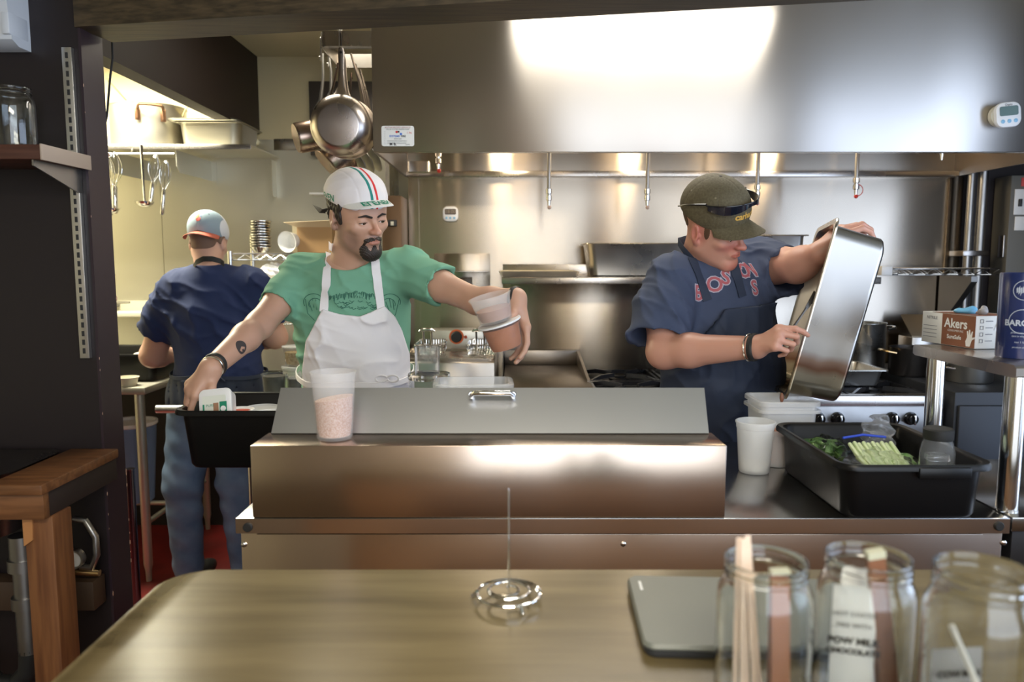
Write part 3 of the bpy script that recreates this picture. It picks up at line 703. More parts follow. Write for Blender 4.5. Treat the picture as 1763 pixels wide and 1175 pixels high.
# bags of vegetables
def lumpy(c, r, seed, amp=.25, k=1.0, rz=0, h=.003):
    rng = random.Random(seed); ph = [rng.uniform(0, 6) for _ in range(6)]
    R = Matrix.Rotation(rz, 3, 'Z')
    base = s_ell(c, r, R)
    m = min(r)
    g = lambda P: amp*m*(.5*wav(P, (1, .3, .2), .045, ph[0])*wav(P, (.1, 1, .4), .038, ph[1])+.35*wav(P, (.3, .5, 1), .025, ph[2])+.25*np.abs(wav(P, (1, -1, .3), .05, ph[3])))
    e = max(r)*1.35
    return sdf_mesh(DISP(base, g), A(*c)-e, A(*c)+e, h)
TB = CZ+.012
def bag(c, r, seed, inner, label, rz=0, film=FILM):
    t = thing('produce_bag', label, 'bag', (c[0], c[1], c[2]-r[2]*.8))
    mesh_obj('plastic_film', [lumpy(c, r, seed, .30, rz=rz)], film, t)
    inner(t, c, r)
    return t
def leaves(t, c, r):
    rng = random.Random(8); mb = MB()
    for i in range(46):
        a = rng.uniform(0, 2*PI); rr = math.sqrt(rng.random())*.72; p = Vector((c[0]+r[0]*rr*math.cos(a), c[1]+r[1]*rr*math.sin(a), c[2]+r[2]*rng.uniform(-.5, .45)))
        q = Matrix.Rotation(rng.uniform(0, 6), 3, 'Z') @ Matrix.Rotation(rng.uniform(-1, 1), 3, 'X'); s = rng.uniform(.008, .016)
        mb.add([p+q@Vector(v)*s for v in ((0, -1, 0), (.6, -.3, .25), (.5, .5, .2), (0, 1, 0), (-.5, .5, .25), (-.6, -.3, .2), (0, .1, -.1))], [(0, 1, 6), (1, 2, 6), (2, 3, 6), (3, 4, 6), (4, 5, 6), (5, 0, 6)])
    o = mb.build('herb_leaves', mat('green_leaf', (.04, .12, .02), .5, 0, noise=40, col2=(.14, .26, .06)), t); o['kind'] = 'stuff'
def stalks(t, c, r):
    for i in range(10):
        q = (i-4.5)/4.5; mb = MB(); z = c[2]+.004+.003*(i % 2)
        mb.tube([(c[0]-.010+q*.036, c[1]-.070, z-.006), (c[0]-.004+q*.040, c[1]-.03, z+.002), (c[0]+.004+q*.044, c[1]+.02, z+.012), (c[0]+.012+q*.046, c[1]+.072, z+.024)], [.0042, .0052, .0055, .0045], 8)
        mb.build('celery_stick', mat('celery', (.42, .55, .25), .4, 0, noise=8, stretch=(40, 1, 1), col2=(.62, .70, .42)), t)
def greens(t, c, r):
    mesh_obj('chopped_greens', [lumpy(c, [x*.8 for x in r], 3, .4)], mat('scallion', (.16, .38, .08), .5, 0, noise=60, col2=(.6, .68, .4)), t)
bag((.733, 1.735, 1.008), (.056, .062, .032), 1, leaves, 'clear bag of green herbs lying in the black tub, nearest the sauce tub')
bag((.795, 1.595, 1.012), (.064, .092, .030), 2, stalks, 'clear zip bag of pale celery sticks in the middle of the black tub')
bag((.885, 1.670, .992), (.034, .042, .026), 5, greens, 'small clear bag of chopped green onion near the tub grip')
# blue zip seals
mb = MB(); mb.tube([(.752, 1.684, 1.050), (.80, 1.690, 1.056), (.850, 1.684, 1.052)], .0028, 8); tag(mb.build('zip_seal', mat('blue_zip', (.02, .06, .5), .4)), 'dark blue zipper strip across the celery bag top', 'bag seal')
# an empty crumpled clear bag standing up, leaning on the bags
c = W(1518, 742, 1.74)
E = lumpy((c.x, 1.755, c.z-.015), (.036, .025, .05), 11, .5)
tag(mesh_obj('empty_bag', [E], mat('crumpled_film', (.9, .92, .97), .1, 0, trans=.85, ior=1.3, alpha=.7)), 'empty crumpled clear bag standing above the celery bag', 'bag')
# small clear lidded jar and a see-through scoop in the tub
c = W(1672, 770, 1.585); zb0 = TB
jr = thing('shaker_jar', 'clear squat jar with black screw cap in the black tub corner', 'jar', (c.x-.003, 1.585, zb0))
jz = W(1672, 752, 1.585).z
MB().lathe([(.031, zb0), (.034, zb0+.006), (.034, jz-.03), (.030, jz-.012), (.026, jz-.004), (.026, jz+.002), (.024, jz+.002), (.028, jz-.014), (.032, jz-.032), (.032, zb0+.008)], (.938-.034+.002, 1.575, 0), 32).build('jar_body', CLEARP, jr)
MB().lathe([(.0285, jz-.003), (.0295, jz), (.0295, jz+.018), (.027, jz+.021), (.001, jz+.021)], (.906, 1.575, 0), 32).build('screw_cap', BLACKR, jr)
c = W(1647, 795, 1.54)
tag(tapered('square_cup', .872+.006, 1.525, TB, .040, .030, c.z+.02-TB, .006, CLEARP, 'x', 'cup', flare=1.0, rim=.001), 'small clear square cup holding beige puree in the black tub', 'cup')
MB().rloft([(.034, .024, .004, TB+.008), (.034, .024, .004, TB+.055)], cx=.878, cy=1.525).build('puree', mat('beige_puree', (.6, .48, .36), .6), bpy.data.objects['square_cup'])
# pen-like blue and clear things beside the tub
mb = MB(); p = Wz(1345, 800, CZ+.006); mb.tube([(p.x-.03, p.y+.02, CZ+.006), (p.x+.012, p.y, CZ+.006)], .005, 10); tag(mb.build('peeler', CHROME), 'thin chrome utensil lying against the black tub', 'utensil')
# ================================================================== glove box and oil tin on the overshelf
g0 = W(1583, 598, 1.83); g1 = W(1672, 606, 1.73)
gb = thing('glove_box', 'white and brown disposable glove box on the overshelf with blue glove sticking out', 'box', (1.1, 1.8, sz1))
A0 = Vector((1.012, 1.845, sz1+.001)); B0 = Vector((1.075, 1.68, sz1+.001))
A0 = Wz(1586, 588, sz1); B0 = Wz(1677, 602, sz1); A0.z = B0.z = sz1+.0008
ex = (B0-A0); Lx = ex.length; ex.normalize(); ey = Vector((-ex.y, ex.x, 0)); Dp = .115; Hh = .078
M = Matrix(((ex.x, ey.x, 0, A0.x), (ex.y, ey.y, 0, A0.y), (0, 0, 1, A0.z), (0, 0, 0, 1)))
mb = MB(); mb.T = M; mb.box(0, Lx, 0, Dp, 0, Hh, .001); mb.build('carton', PAPER, gb)
mb = MB(); mb.T = M; mb.box(Lx*.40, Lx+.0006, -.0008, 0, 0.001, Hh-.001); mb.box(Lx*.2, Lx+.0006, -.0004, Dp*.9, Hh, Hh+.0006); mb.box(Lx, Lx+.0008, .062, Dp, .001, Hh-.001); mb.build('brown_print', mat('brown_print', (.24, .09, .045), .5), gb, False)
mb = MB(); mb.T = M; text_on(mb, 'Akers', .032, (Lx*.66, -.0016, Hh*.70), (1, 0, 0), (0, 0, 1), .0008); text_on(mb, 'CONSUMER INC', .0072, (Lx*.66, -.0016, Hh*.48), (1, 0, 0), (0, 0, 1)); text_on(mb, 'SureSafe', .014, (Lx*.64, -.0016, Hh*.28), (1, 0, 0), (0, 0, 1), .0003)
mb.build('white_print', WHITEINK, gb, False)
mb = MB(); mb.T = M; text_on(mb, 'Akers', .032, (Lx+.0014, .088, Hh*.70), (0, 1, 0), (0, 0, 1), .0008); mb.build('side_print', WHITEINK, gb, False); mb = MB(); mb.T = M
pr = [(0, 0), (.012, .0), (.018, .016), (.026, .020), (.028, .024), (.018, .022), (.020, .036), (.017, .037), (.013, .026), (.011, .040), (.008, .040), (.008, .026), (.004, .037), (.001, .036), (.003, .022), (-.002, .012)]
mb.prism([(Lx*.86+a, .004+b) for a, b in pr], (0, -.0009, 0), (1, 0, 0), (0, 0, 1), (0, -1, 0), .0006)
mb.build('hand_print', WHITEINK, gb, False)
mb = MB(); mb.T = M
text_on(mb, 'NITRILE', .011, (Lx*.2, -.0006, Hh*.82), (1, 0, 0), (0, 0, 1), .0002)
for k in range(4): mb.box(.006, Lx*.3, -.0006, 0, Hh*(.55-.12*k), Hh*(.55-.12*k)+.0014)
mb.build('ink_print', GREYINK, gb, False); mb = MB(); mb.T = M
for k in range(4):
    y, z = .016, Hh*(.84-.2*k); s = .0045
    for a in ((-s, -s, s, -s+.0012), (-s, s-.0012, s, s), (-s, -s, -s+.0012, s), (s-.0012, -s, s, s)): mb.box(Lx+.0004, Lx+.0010, y+a[0], y+a[2], z+a[1], z+a[3])
    mb.box(Lx+.0004, Lx+.0008, .026, .045, z-.001, z+.001)
mb.build('checkbox_print', GREYINK, gb, False)
V, Q = lumpy(tuple(M@Vector((Lx*.55, Dp*.35, Hh+.007))), (.030, .018, .010), 21, .6, h=.0022); mesh_obj('glove', [(V, Q)], mat('blue_glove', (.18, .5, .78), .45), gb)
V, Q = lumpy(tuple(M@Vector((Lx*.80, Dp*.45, Hh+.010))), (.014, .012, .010), 22, .6, h=.0022); mesh_obj('glove_tip', [(V, Q)], mat('grey_glove', (.42, .40, .40), .5), gb)
oc = Wz(1757, 606, sz1); ot = thing('oil_tin', 'tall round navy tin with white lettering beside the glove box', 'tin', (oc.x, 1.62, sz1))
ox, oy, orr, oh = W(1760, 560, 1.62).x, 1.62, .047, W(1750, 470, 1.6).z-sz1
MB().lathe([(orr*.97, 0.0008), (orr, .003), (orr, oh-.003), (orr*.97, oh), (orr*.9, oh-.004), (.001, oh-.004)], (ox, oy, sz1), 40).build('can', mat('navy_print', (.012, .025, .12), .3, .2, coat=.5), ot)
def wrapcyl(s, sz, z, ang0, bold=0):
    vs, fs = text_mesh(s, sz, 0, bold)
    return [(ox+(orr+.0007)*math.sin(ang0+p.x/orr), oy-(orr+.0007)*math.cos(ang0+p.x/orr), sz1+z+p.y) for p in vs], fs
mb = MB(); a0 = math.radians(-34)
for s, sz, z, b in (('BARONE', .017, oh*.42, .0006), ('premium quality', .006, oh*.31, 0), ('extra virgin oil', .006, oh*.27, 0), ('net 1 litre', .006, oh*.20, 0), ('product of italy', .005, oh*.14, 0)): mb.add(*wrapcyl(s, sz, z, a0, b))
for rad, z in ((.026, oh*.44), (.021, oh*.80)):
    for i in range(28):
        t0, t1 = 2*PI*i/28, 2*PI*(i+1)/28
        q = [(rad*math.cos(t), rad*math.sin(t)) for t in (t0, t1)]+[((rad-.0015)*math.cos(t), (rad-.0015)*math.sin(t)) for t in (t1, t0)]
        mb.add([(ox+(orr+.0007)*math.sin(a0+x/orr), oy-(orr+.0007)*math.cos(a0+x/orr), sz1+z+y) for x, y in q], [(0, 1, 2, 3)])
for k in range(9):
    x = -.014+.0035*k; mb.add([(ox+(orr+.0007)*math.sin(a0+xx/orr), oy-(orr+.0007)*math.cos(a0+xx/orr), sz1+oh*.80+yy) for xx, yy in ((x, -.006-.003*(k % 3)), (x+.0028, -.004), (x+.0022, .007+.003*(k % 2)), (x-.0004, .004))], [(0, 1, 2, 3)])
mb.build('print', mat('silver_print', (.45, .5, .6), .5), ot, False)
# ================================================================== ranges
RY0, RY1 = 2.90, 3.72; RX0, RX1 = -.045, 1.68; RZ = .93
rg = thing('gas_range', 'wide stainless gas range with black knobs behind the capped cook', 'stove', (.8, 3.3, 0))
MB().box(RX0, RX1, RY0+.03, RY1, .12, RZ-.05, .004).build('body', STEEL, rg)
MB().box(RX0, RX1, RY0, RY0+.05, RZ-.045, RZ, .012).build('front_ledge', HSTEEL, rg)
MB().box(RX0, RX1, RY0+.02, RY0+.034, RZ-.16, RZ-.046, .004).build('control_panel', DSTEEL, rg)
mb = MB(); mb.box(RX0+.003, RX1-.003, RY0+.052, RY1, RZ-.049, RZ-.03)
mb.box(RX0, RX0+.006, RY0+.05, RY1, RZ-.045, RZ+.05)
mb.build('cooktop', IRON, rg)
mb = MB(); mb.box(RX0, 1.62, RY1-.02, RY1, RZ-.04, 1.35, .002); mb.build('backguard', SSTEEL, rg)
mb = MB(); mb.box(RX0, 1.62, RY1-.40, RY1, 1.35, 1.380, .003); mb.box(RX0, 1.62, RY1-.012, RY1, 1.38, 1.435, .001); hs = mb.build('high_shelf', HSTEEL, rg)
gx1 = .33
mb = MB(); mb.box(RX0+.01, gx1, RY0+.06, RY1-.025, RZ-.01, RZ+.012, .002); mb.box(RX0+.01, gx1, RY1-.045, RY1-.025, RZ+.0125, RZ+.085, .002)
mb.loft([[(gx1-.012, RY0+.25, RZ+.0125), (gx1, RY0+.25, RZ+.0125), (gx1, RY0+.25, RZ+.02), (gx1-.012, RY0+.25, RZ+.02)], [(gx1-.012, RY1-.025, RZ+.0125), (gx1, RY1-.025, RZ+.0125), (gx1, RY1-.025, RZ+.085), (gx1-.012, RY1-.025, RZ+.085)]])
mb.build('griddle', mat('griddle_steel', (.34, .29, .24), .35, 1, noise=8, rvar=.1), rg)
for ix in range(4):
    for iy in range(2):
        cx = gx1+.17+ix*.335; cy = RY0+.22+iy*.36
        mb = MB(); z = RZ-.028
        for a in range(4):
            for s in (-1,):
                d = Vector((math.cos(a*PI/2+PI/4), math.sin(a*PI/2+PI/4), 0)); q = Vector((cx, cy, z+.022))
                mb.loft([[q+d*r+Vector((-d.y, d.x, 0))*w2+Vector((0, 0, h2+dz)) for w2, h2 in ((-.007, -.006), (-.005, .012), (.005, .012), (.007, -.006))] for r, dz in ((.045, 0), (.14, .002), (.205, -.012))])
        for s1, s2 in ((-1, 0), (1, 0), (0, -1), (0, 1)):
            if s1: mb.box(cx+s1*.155-.006, cx+s1*.155+.006, cy-.165, cy+.165, z+.005, z+.022)
            else: mb.box(cx-.16, cx+.16, cy+s2*.165-.006, cy+s2*.165+.006, z+.005, z+.022)
        g = mb.build('burner_grate', mat('worn_iron', (.10, .10, .11), .3, .9, noise=20, rvar=.1), rg)
        MB().lathe([(.05, z+.0), (.05, z+.008), (.03, z+.012), (.03, z+.018), (.001, z+.02)], (cx, cy, 0), 20).build('burner', IRON, g)
for px in (1408, 1441, 1535, 1567, 1330, 1290, 1000, 1040):
    c = W(px, 724, RY0+.02); zk = RZ-.095; x = c.x
    k = MB().lathe([(.026, 0), (.026, .004), (.021, .006), (.020, .026), (.017, .030)], (x, RY0+.0195, zk), 24, ax=(0, -1, 0)).build('knob', mat('black_enamel', (.01, .01, .011), .12), rg)
    MB().box(x-.004, x+.004, RY0-.020, RY0-.0105, zk-.019, zk+.019, .0015).build('grip', mat('chrome_line', (.7, .7, .7), .15, 1), k)
for i, x0 in enumerate((.0, .86)):
    d = MB().box(x0, x0+.80, RY0+.012, RY0+.0295, .2, RZ-.18, .006).build('oven_door', STEEL, rg)
    mb = MB(); mb.tube([(x0+.08, RY0-.03, .70), (x0+.72, RY0-.03, .70)], .011); mb.cyl((x0+.1, RY0-.03, .70), (x0+.1, RY0+.013, .70), .008); mb.cyl((x0+.7, RY0-.03, .70), (x0+.7, RY0+.013, .70), .008); mb.build('handle', CHROME, d)
for x in (RX0+.08, RX1-.08):
    for y in (RY0+.1, RY1-.1): MB().cyl((x, y, 0), (x, y, .1195), .025).build('leg', DSTEEL, rg)
# ---- things on the high shelf
HSZ = 1.3805
def hotel(name, cx, cy, z, w, d, h, m, label, cat='pan', r=.03, rim=.012, T=None, group=None, build=True):
    mb = MB(); mb.T = T if T is not None else Matrix.Translation((cx, cy, z))
    mb.rloft([(w*.93-.02, d*.90-.02, r*.8, 0), (w*.93, d*.90, r, .006), (w-.004, d-.004, r, h-.006), (w, d, r+.002, h-.003), (w+2*rim, d+2*rim, r*.7, h-.001), (w+2*rim+.002, d+2*rim+.002, r*.7, h-.004), (w+2*rim+.003, d+2*rim+.003, r*.7, h-.003), (w+2*rim, d+2*rim, r*.7, h+.001), (w-.002, d-.002, r, h), (w-.007, d-.007, r, h-.006), (w*.93-.004, d*.90-.004, r*.9, .008), (w*.93-.022, d*.90-.022, r*.7, .003)], n=7)
    o = mb.build(name, m)
    if label: tag(o, label, cat, group)
    return o
p0, p1 = W(1006, 420, 3.42).x, W(1262, 420, 3.42).x
hotel('hotel_pan', (p0+p1)/2, 3.54, HSZ, p1-p0-.03, .27, W(1100, 419, 3.42).z-HSZ, PSTEEL, 'deep steel hotel pan on the high shelf, next to the sheet tray')
p0, p1 = W(1280, 405, 3.42).x, W(1392, 405, 3.42).x
hotel('hotel_pan', (p0+p1)/2, 3.54, HSZ, p1-p0-.03, .27, W(1350, 405, 3.42).z-HSZ, PSTEEL, 'taller steel pan on the high shelf above the lifted forearm')
p0, p1 = W(850, 462, 3.36).x+.02, W(1004, 462, 3.36).x-.012
st = thing('sheet_tray', 'shallow aluminium sheet tray lined with pale paper on the high shelf', 'tray', ((p0+p1)/2, 3.53, HSZ))
cx, w_ = (p0+p1)/2, p1-p0
MB().rloft([(w_-.03, .30, .01, HSZ+.001), (w_-.004, .328, .014, HSZ+.022), (w_, .332, .015, HSZ+.024), (w_-.008, .324, .012, HSZ+.022), (w_-.032, .298, .01, HSZ+.004)], cx=cx, cy=3.53).build('tray', ALU, st)
MB().rloft([(w_-.04, .29, .004, HSZ+.005), (w_-.02, .31, .004, HSZ+.026), (w_-.023, .307, .004, HSZ+.026), (w_-.042, .288, .004, HSZ+.0065)], cx=cx, cy=3.53).build('liner', mat('baking_paper', (.75, .66, .48), .7), st)
# ---- pans on the cooktop
p0, p1 = W(1327, 640, 3.05).x, W(1528, 640, 3.05).x; zt = RZ+.0005+.008
hotel('hotel_pan', (p0+p1)/2, 3.17, zt, p1-p0-.03, .27, W(1450, 638, 3.03).z-zt, PSTEEL, 'shallow steel hotel pan standing on the front burners')
def pot(c, r, h, m, label, name='stock_pot', handle='loop', hz=.8, ang=0, fillm=None, group=None, hm=None):
    t = thing(name, label, 'pot', c, group)
    M = Matrix.Translation(Vector(c))
    mb = MB(); mb.T = M; mb.lathe([(r*.93, 0), (r, .008), (r, h-.004), (r*1.03, h), (r*1.03, h+.003), (r*.985, h+.002), (r*.98, .01)], seg=44); mb.build('body', m, t)
    for s in (0, PI):
        a = ang+s; mb = MB(); mb.T = M @ Matrix.Rotation(a, 4, 'Z')
        if handle == 'loop': mb.tube([(r-.002, -.045, h*hz), (r+.03, -.04, h*hz+.006), (r+.042, -.022, h*hz+.008), (r+.044, 0, h*hz+.008), (r+.042, .022, h*hz+.008), (r+.03, .04, h*hz+.006), (r-.002, .045, h*hz)], .0055, 8)
        else:
            for e in (-1, 1): mb.box(r-.001, r+.004, e*.055-.012, e*.055+.012, h*hz-.03, h*hz+.03, .002)
            mb.tube([(r+.003, -.055, h*hz-.02), (r+.008, -.055, h*hz+.02), (r+.03, -.053, h*hz+.034), (r+.05, -.045, h*hz+.036), (r+.052, 0, h*hz+.038), (r+.05, .045, h*hz+.036), (r+.03, .053, h*hz+.034), (r+.008, .055, h*hz+.02), (r+.003, .055, h*hz-.02)], .0065, 8)
        mb.build('handle', hm or CHROME, t)
    return t
zt = RZ+.0145
c = W(1484, 660, 3.48); pot((c.x, 3.50, zt), .10, W(1500, 557, 3.48).z-zt, PSTEEL, 'tall steel stock pot at the back of the range behind the held pan', hz=.88)
c = W(1567, 660, 3.28); pot((c.x, 3.30, .9512), .082, W(1567, 602, 3.28).z-zt, mat('dark_pot', (.10, .09, .085), .3, .9), 'dark blackened saucepan with loop handles between steel pots on the range', hz=.84, hm=BRASS)
c = W(1629, 660, 3.14)
# griddle oven to the side
ov = thing('oven', 'dark grey double oven beyond the shelf posts', 'oven', (2.15, 3.2, 0))
MB().box(1.70, 2.6, 2.86, 3.70, .1, .95, .006).build('body', mat('oven_grey', (.030, .033, .040), .45, .5), ov)
d = MB().box(1.71, 2.14, 2.842, 2.8595, .30, .90, .006).build('door', mat('oven_grey', (.030, .033, .040), .45, .5), ov)
mb = MB(); mb.tube([(1.98, 2.80, .83), (2.55, 2.80, .83)], .012); mb.cyl((1.99, 2.80, .83), (1.99, 2.842, .83), .008); mb.build('handle', CHROME, d)
MB().box(2.15, 2.59, 2.842, 2.8595, .30, .90, .006).build('door', STEEL, ov)
for x in (1.78, 2.5):
    for y in (2.95, 3.6): MB().cyl((x, y, 0), (x, y, .0995), .025).build('leg', DSTEEL, ov)
pot((c.x+.08, 3.12, .951), .088, W(1629, 622, 3.12).z-.951, PSTEEL, 'low shiny steel pot on the oven top behind the rear shelf post', hz=.7)
mb = MB(); x0 = W(1560, 570, 3.62).x
bx_ = thing('hinged_bin', 'small open steel box with raised lid at the back of the range', 'box', (x0+.08, 3.60, RZ))
MB().box(x0, x0+.16, 3.56, 3.69, .951, RZ+.16, .003).build('bin', STEEL, bx_)
mb = MB(); mb.loft([[(x0, 3.565, RZ+.161), (x0+.16, 3.565, RZ+.161), (x0+.16, 3.567, RZ+.17), (x0, 3.567, RZ+.17)], [(x0-.01, 3.66, RZ+.26), (x0+.17, 3.66, RZ+.26), (x0+.17, 3.663, RZ+.263), (x0-.01, 3.663, RZ+.263)]]); mb.build('lid', mat('brown_steel', (.35, .27, .18), .4, .8), bx_)
# ---- fryer
FX0, FX1 = -.475, -.068
fr_ = thing('deep_fryer', 'stainless deep fryer with two hanging wire baskets', 'fryer', (-.27, 3.3, 0))
fz = 1.045
MB().box(FX0, FX1, 3.0, 3.70, .12, fz, .006).build('body', STEEL, fr_)
mb = MB(); mb.rloft([(.39, .36, .02, fz+.0005), (.40, .37, .02, fz+.012), (.37, .34, .02, fz+.012), (.36, .33, .02, fz+.002)], cx=(FX0+FX1)/2, cy=3.22); mb.build('oil_well', HSTEEL, fr_)
cpx = (W(745, 590, 3.45).x+W(832, 590, 3.45).x)/2; ztop = W(790, 569, 3.45).z
MB().box(cpx-.125, cpx+.13, 3.45, 3.60, fz+.001, ztop, .004).build('control_box', mat('panel_steel', (.62, .60, .55), .4, .8), fr_)
k = W(786, 580, 3.45)
kb = MB().lathe([(.034, 0), (.034, .003)], (k.x, 3.4495, k.z), 28, ax=(0, -1, 0)).build('dial_ring', mat('orange_print', (.7, .14, .03), .5), fr_)
MB().lathe([(.026, .0035), (.025, .02), (.021, .024)], (k.x, 3.4495, k.z), 28, ax=(0, -1, 0)).build('dial', BLACKR, kb)
MB().lathe([(.008, 0), (.007, .006)], (k.x+.042, 3.4495, k.z-.002), 16, ax=(0, -1, 0)).build('indicator', mat('red_lamp', (.4, .06, .02), .3), fr_)
for i, px in enumerate((741, 829)):
    bxx = W(px, 610, 3.2).x; bk = MB(); zb1 = fz+.058
    b_ = thing('fry_basket', ['wire fry basket hung on the fryer nearer the dial window side', 'wire fry basket hung on the fryer beside the griddle'][i] if 0 else ['wire fry basket hanging behind the clear feed tube', 'wire fry basket hanging beside the held deli tubs'][i], 'basket', (bxx, 3.25, fz), 'fryer baskets')
    for zz in (zb1, zb1-.02, zb1-.04):
        bk.tube([(bxx+x, 3.23+y, zz) for x, y in rrect(.12-.2*(zb1-zz), .24, .02, 3)], .0022 if zz < zb1 else .003, 6, closed=True)
    for k in range(11):
        x = bxx-.055+.011*k; bk.tube([(x, 3.115, zb1), (x, 3.118, zb1-.040), (x, 3.34, zb1-.040), (x, 3.345, zb1)], .0013, 5)
    for k in range(14):
        y = 3.12+.017*k; bk.tube([(bxx-.058, y, zb1), (bxx-.054, y, zb1-.040), (bxx+.054, y, zb1-.040), (bxx+.058, y, zb1)], .0013, 5)
    bk.build('mesh_cage', CHROME, b_)
    zh = W(px, 569, 3.1).z; hb = MB()
    for s in (-1, 1): hb.tube([(bxx+s*.016, 3.112, zb1-.03), (bxx+s*.016, 3.10, zb1+.01), (bxx+s*.017, 3.09, zh-.004)], .0042, 8)
    hb.tube([(bxx-.033, 3.085, zh-.004), (bxx-.022, 3.085, zh+.003), (bxx, 3.085, zh+.004), (bxx+.022, 3.085, zh+.003), (bxx+.033, 3.085, zh-.004)], [.004, .007, .008, .007, .004], 10)
    hb.build('handle', POLISH, b_)
for x in (FX0+.05, FX1-.05):
    for y in (3.06, 3.62): MB().cyl((x, y, 0), (x, y, .1195), .022).build('leg', DSTEEL, fr_)
# small two tier rack of steel behind the fryer
rk = thing('splash_rack', 'small stainless two tier rack on the splash panel above the fryer', 'rack', (-.27, 3.68, 1.3))
mb = MB(); xa, xb = W(745, 467, 3.66).x, W(843, 467, 3.66).x
for py, nm in ((467, 0), (503, 1)):
    z = W(790, py, 3.62).z; MB().box(xa+nm*.12*0, xb, 3.60, 3.739, z-.004, z, .001).build('shelf_plate', HSTEEL, rk)
z = W(790, 437, 3.7).z; MB().box(xa, xb, 3.728, 3.739, W(790, 503, 3.62).z-.01, z, .001).build('back_plate', SSTEEL, rk)
MB().box(W(792, 480, 3.64).x, W(812, 480, 3.64).x, 3.62, 3.70, W(790, 503, 3.62).z+.0005, W(800, 478, 3.64).z, .002).build('block', mat('dark_block', (.06, .035, .015), .4), rk)
# ---- wall shelf of wire by the pipes
ws = thing('wire_shelf', 'wire shelf with zigzag edge mounted by the vertical pipes', 'shelf', (2.0, 3.55, 1.4))
xa, xb = W(1522, 465, 3.45).x, W(1728, 350, 3.45).x; z = W(1620, 463, 3.45).z
def wire_edge(mb, xa, xb, y, z, h=.028, n=None):
    mb.tube([(xa, y, z), (xb, y, z)], .0032, 6); mb.tube([(xa, y, z-h), (xb, y, z-h)], .0028, 6)
    n = n or int((xb-xa)/.035); mb.tube([(xa+(xb-xa)*i/n, y-.001, z-.003-(h-.006)*(i % 2)) for i in range(n+1)], .002, 5)
mb = MB(); wire_edge(mb, xa, xb, 3.45, z); wire_edge(mb, xa, xb, 3.70, z)
for i in range(int((xb-xa)/.025)): x = xa+.01+.025*i; mb.tube([(x, 3.45, z+.002), (x, 3.70, z+.002)], .0018, 5)
mb.build('wire_deck', POLISH, ws)
MB().box(xa-.02, xa+.03, 3.43, 3.50, z-.03, z+.012, .004).build('corner_block', WHITEP, ws)
mb = MB(); x = W(1622, 500, 3.7).x; mb.loft([[(x, 3.73, z-.035), (x, 3.47, z-.035), (x, 3.47, z-.06), (x, 3.68, z-.26), (x, 3.73, z-.26)], [(x+.03, 3.73, z-.035), (x+.03, 3.47, z-.035), (x+.03, 3.47, z-.06), (x+.03, 3.68, z-.26), (x+.03, 3.73, z-.26)]]); mb.build('bracket', DSTEEL, ws)
pp = thing('wall_pipes', 'two vertical metal conduits strapped together at the end of the splash panel', 'pipes', (2.2, 3.7, 1.4))
for dx, r in ((-.01, .016), (.045, .022)):
    x = W(1650, 400, 3.68).x+dx; MB().lathe([(r, 0), (r, .42), (r*1.25, .42), (r*1.25, .45), (r, .45), (r, 1.2)], (x+.04, 3.65, .97), 18).build('pipe', DSTEEL, pp)
x = W(1650, 400, 3.68).x+.04; MB().box(x-.045, x+.08, 3.622, 3.745, 1.475, 1.50, .003).build('strap', STEEL, pp)
# ---- electrical cabinet
ec = thing('switch_cabinet', 'grey wall cabinet with white switch plates and red tag by the wire shelf', 'cabinet', (2.35, 3.4, 1.4))
ex0 = W(1739, 350, 3.62).x; et = W(1750, 302, 3.62).z
MB().box(ex0, ex0+.42, 3.62, 3.745, .97, et, .004).build('case', mat('cabinet_grey', (.13, .125, .11), .5), ec)
for py0, py1 in ((326, 370), (373, 397)):
    MB().box(W(1747, py0, 3.62).x, W(1747, py0, 3.62).x+.08, 3.616, 3.6195, W(1747, py1, 3.62).z, W(1747, py0, 3.62).z, .0015).build('switch_plate', WHITEP, ec)
MB().box(W(1752, 347, 3.62).x, W(1757, 347, 3.62).x, 3.605, 3.6155, W(1750, 356, 3.62).z, W(1750, 343, 3.62).z, .001).build('toggle', INK, ec)
MB().box(W(1758, 315, 3.62).x, W(1758, 315, 3.62).x+.08, 3.617, 3.6195, W(1750, 321, 3.62).z, W(1750, 306, 3.62).z, .001).build('red_tag', REDINK, ec)
MB().box(ex0-.012, ex0-.0005, 3.63, 3.67, W(1750, 443, 3.62).z, W(1750, 405, 3.62).z, .002).build('latch', STEEL, ec)
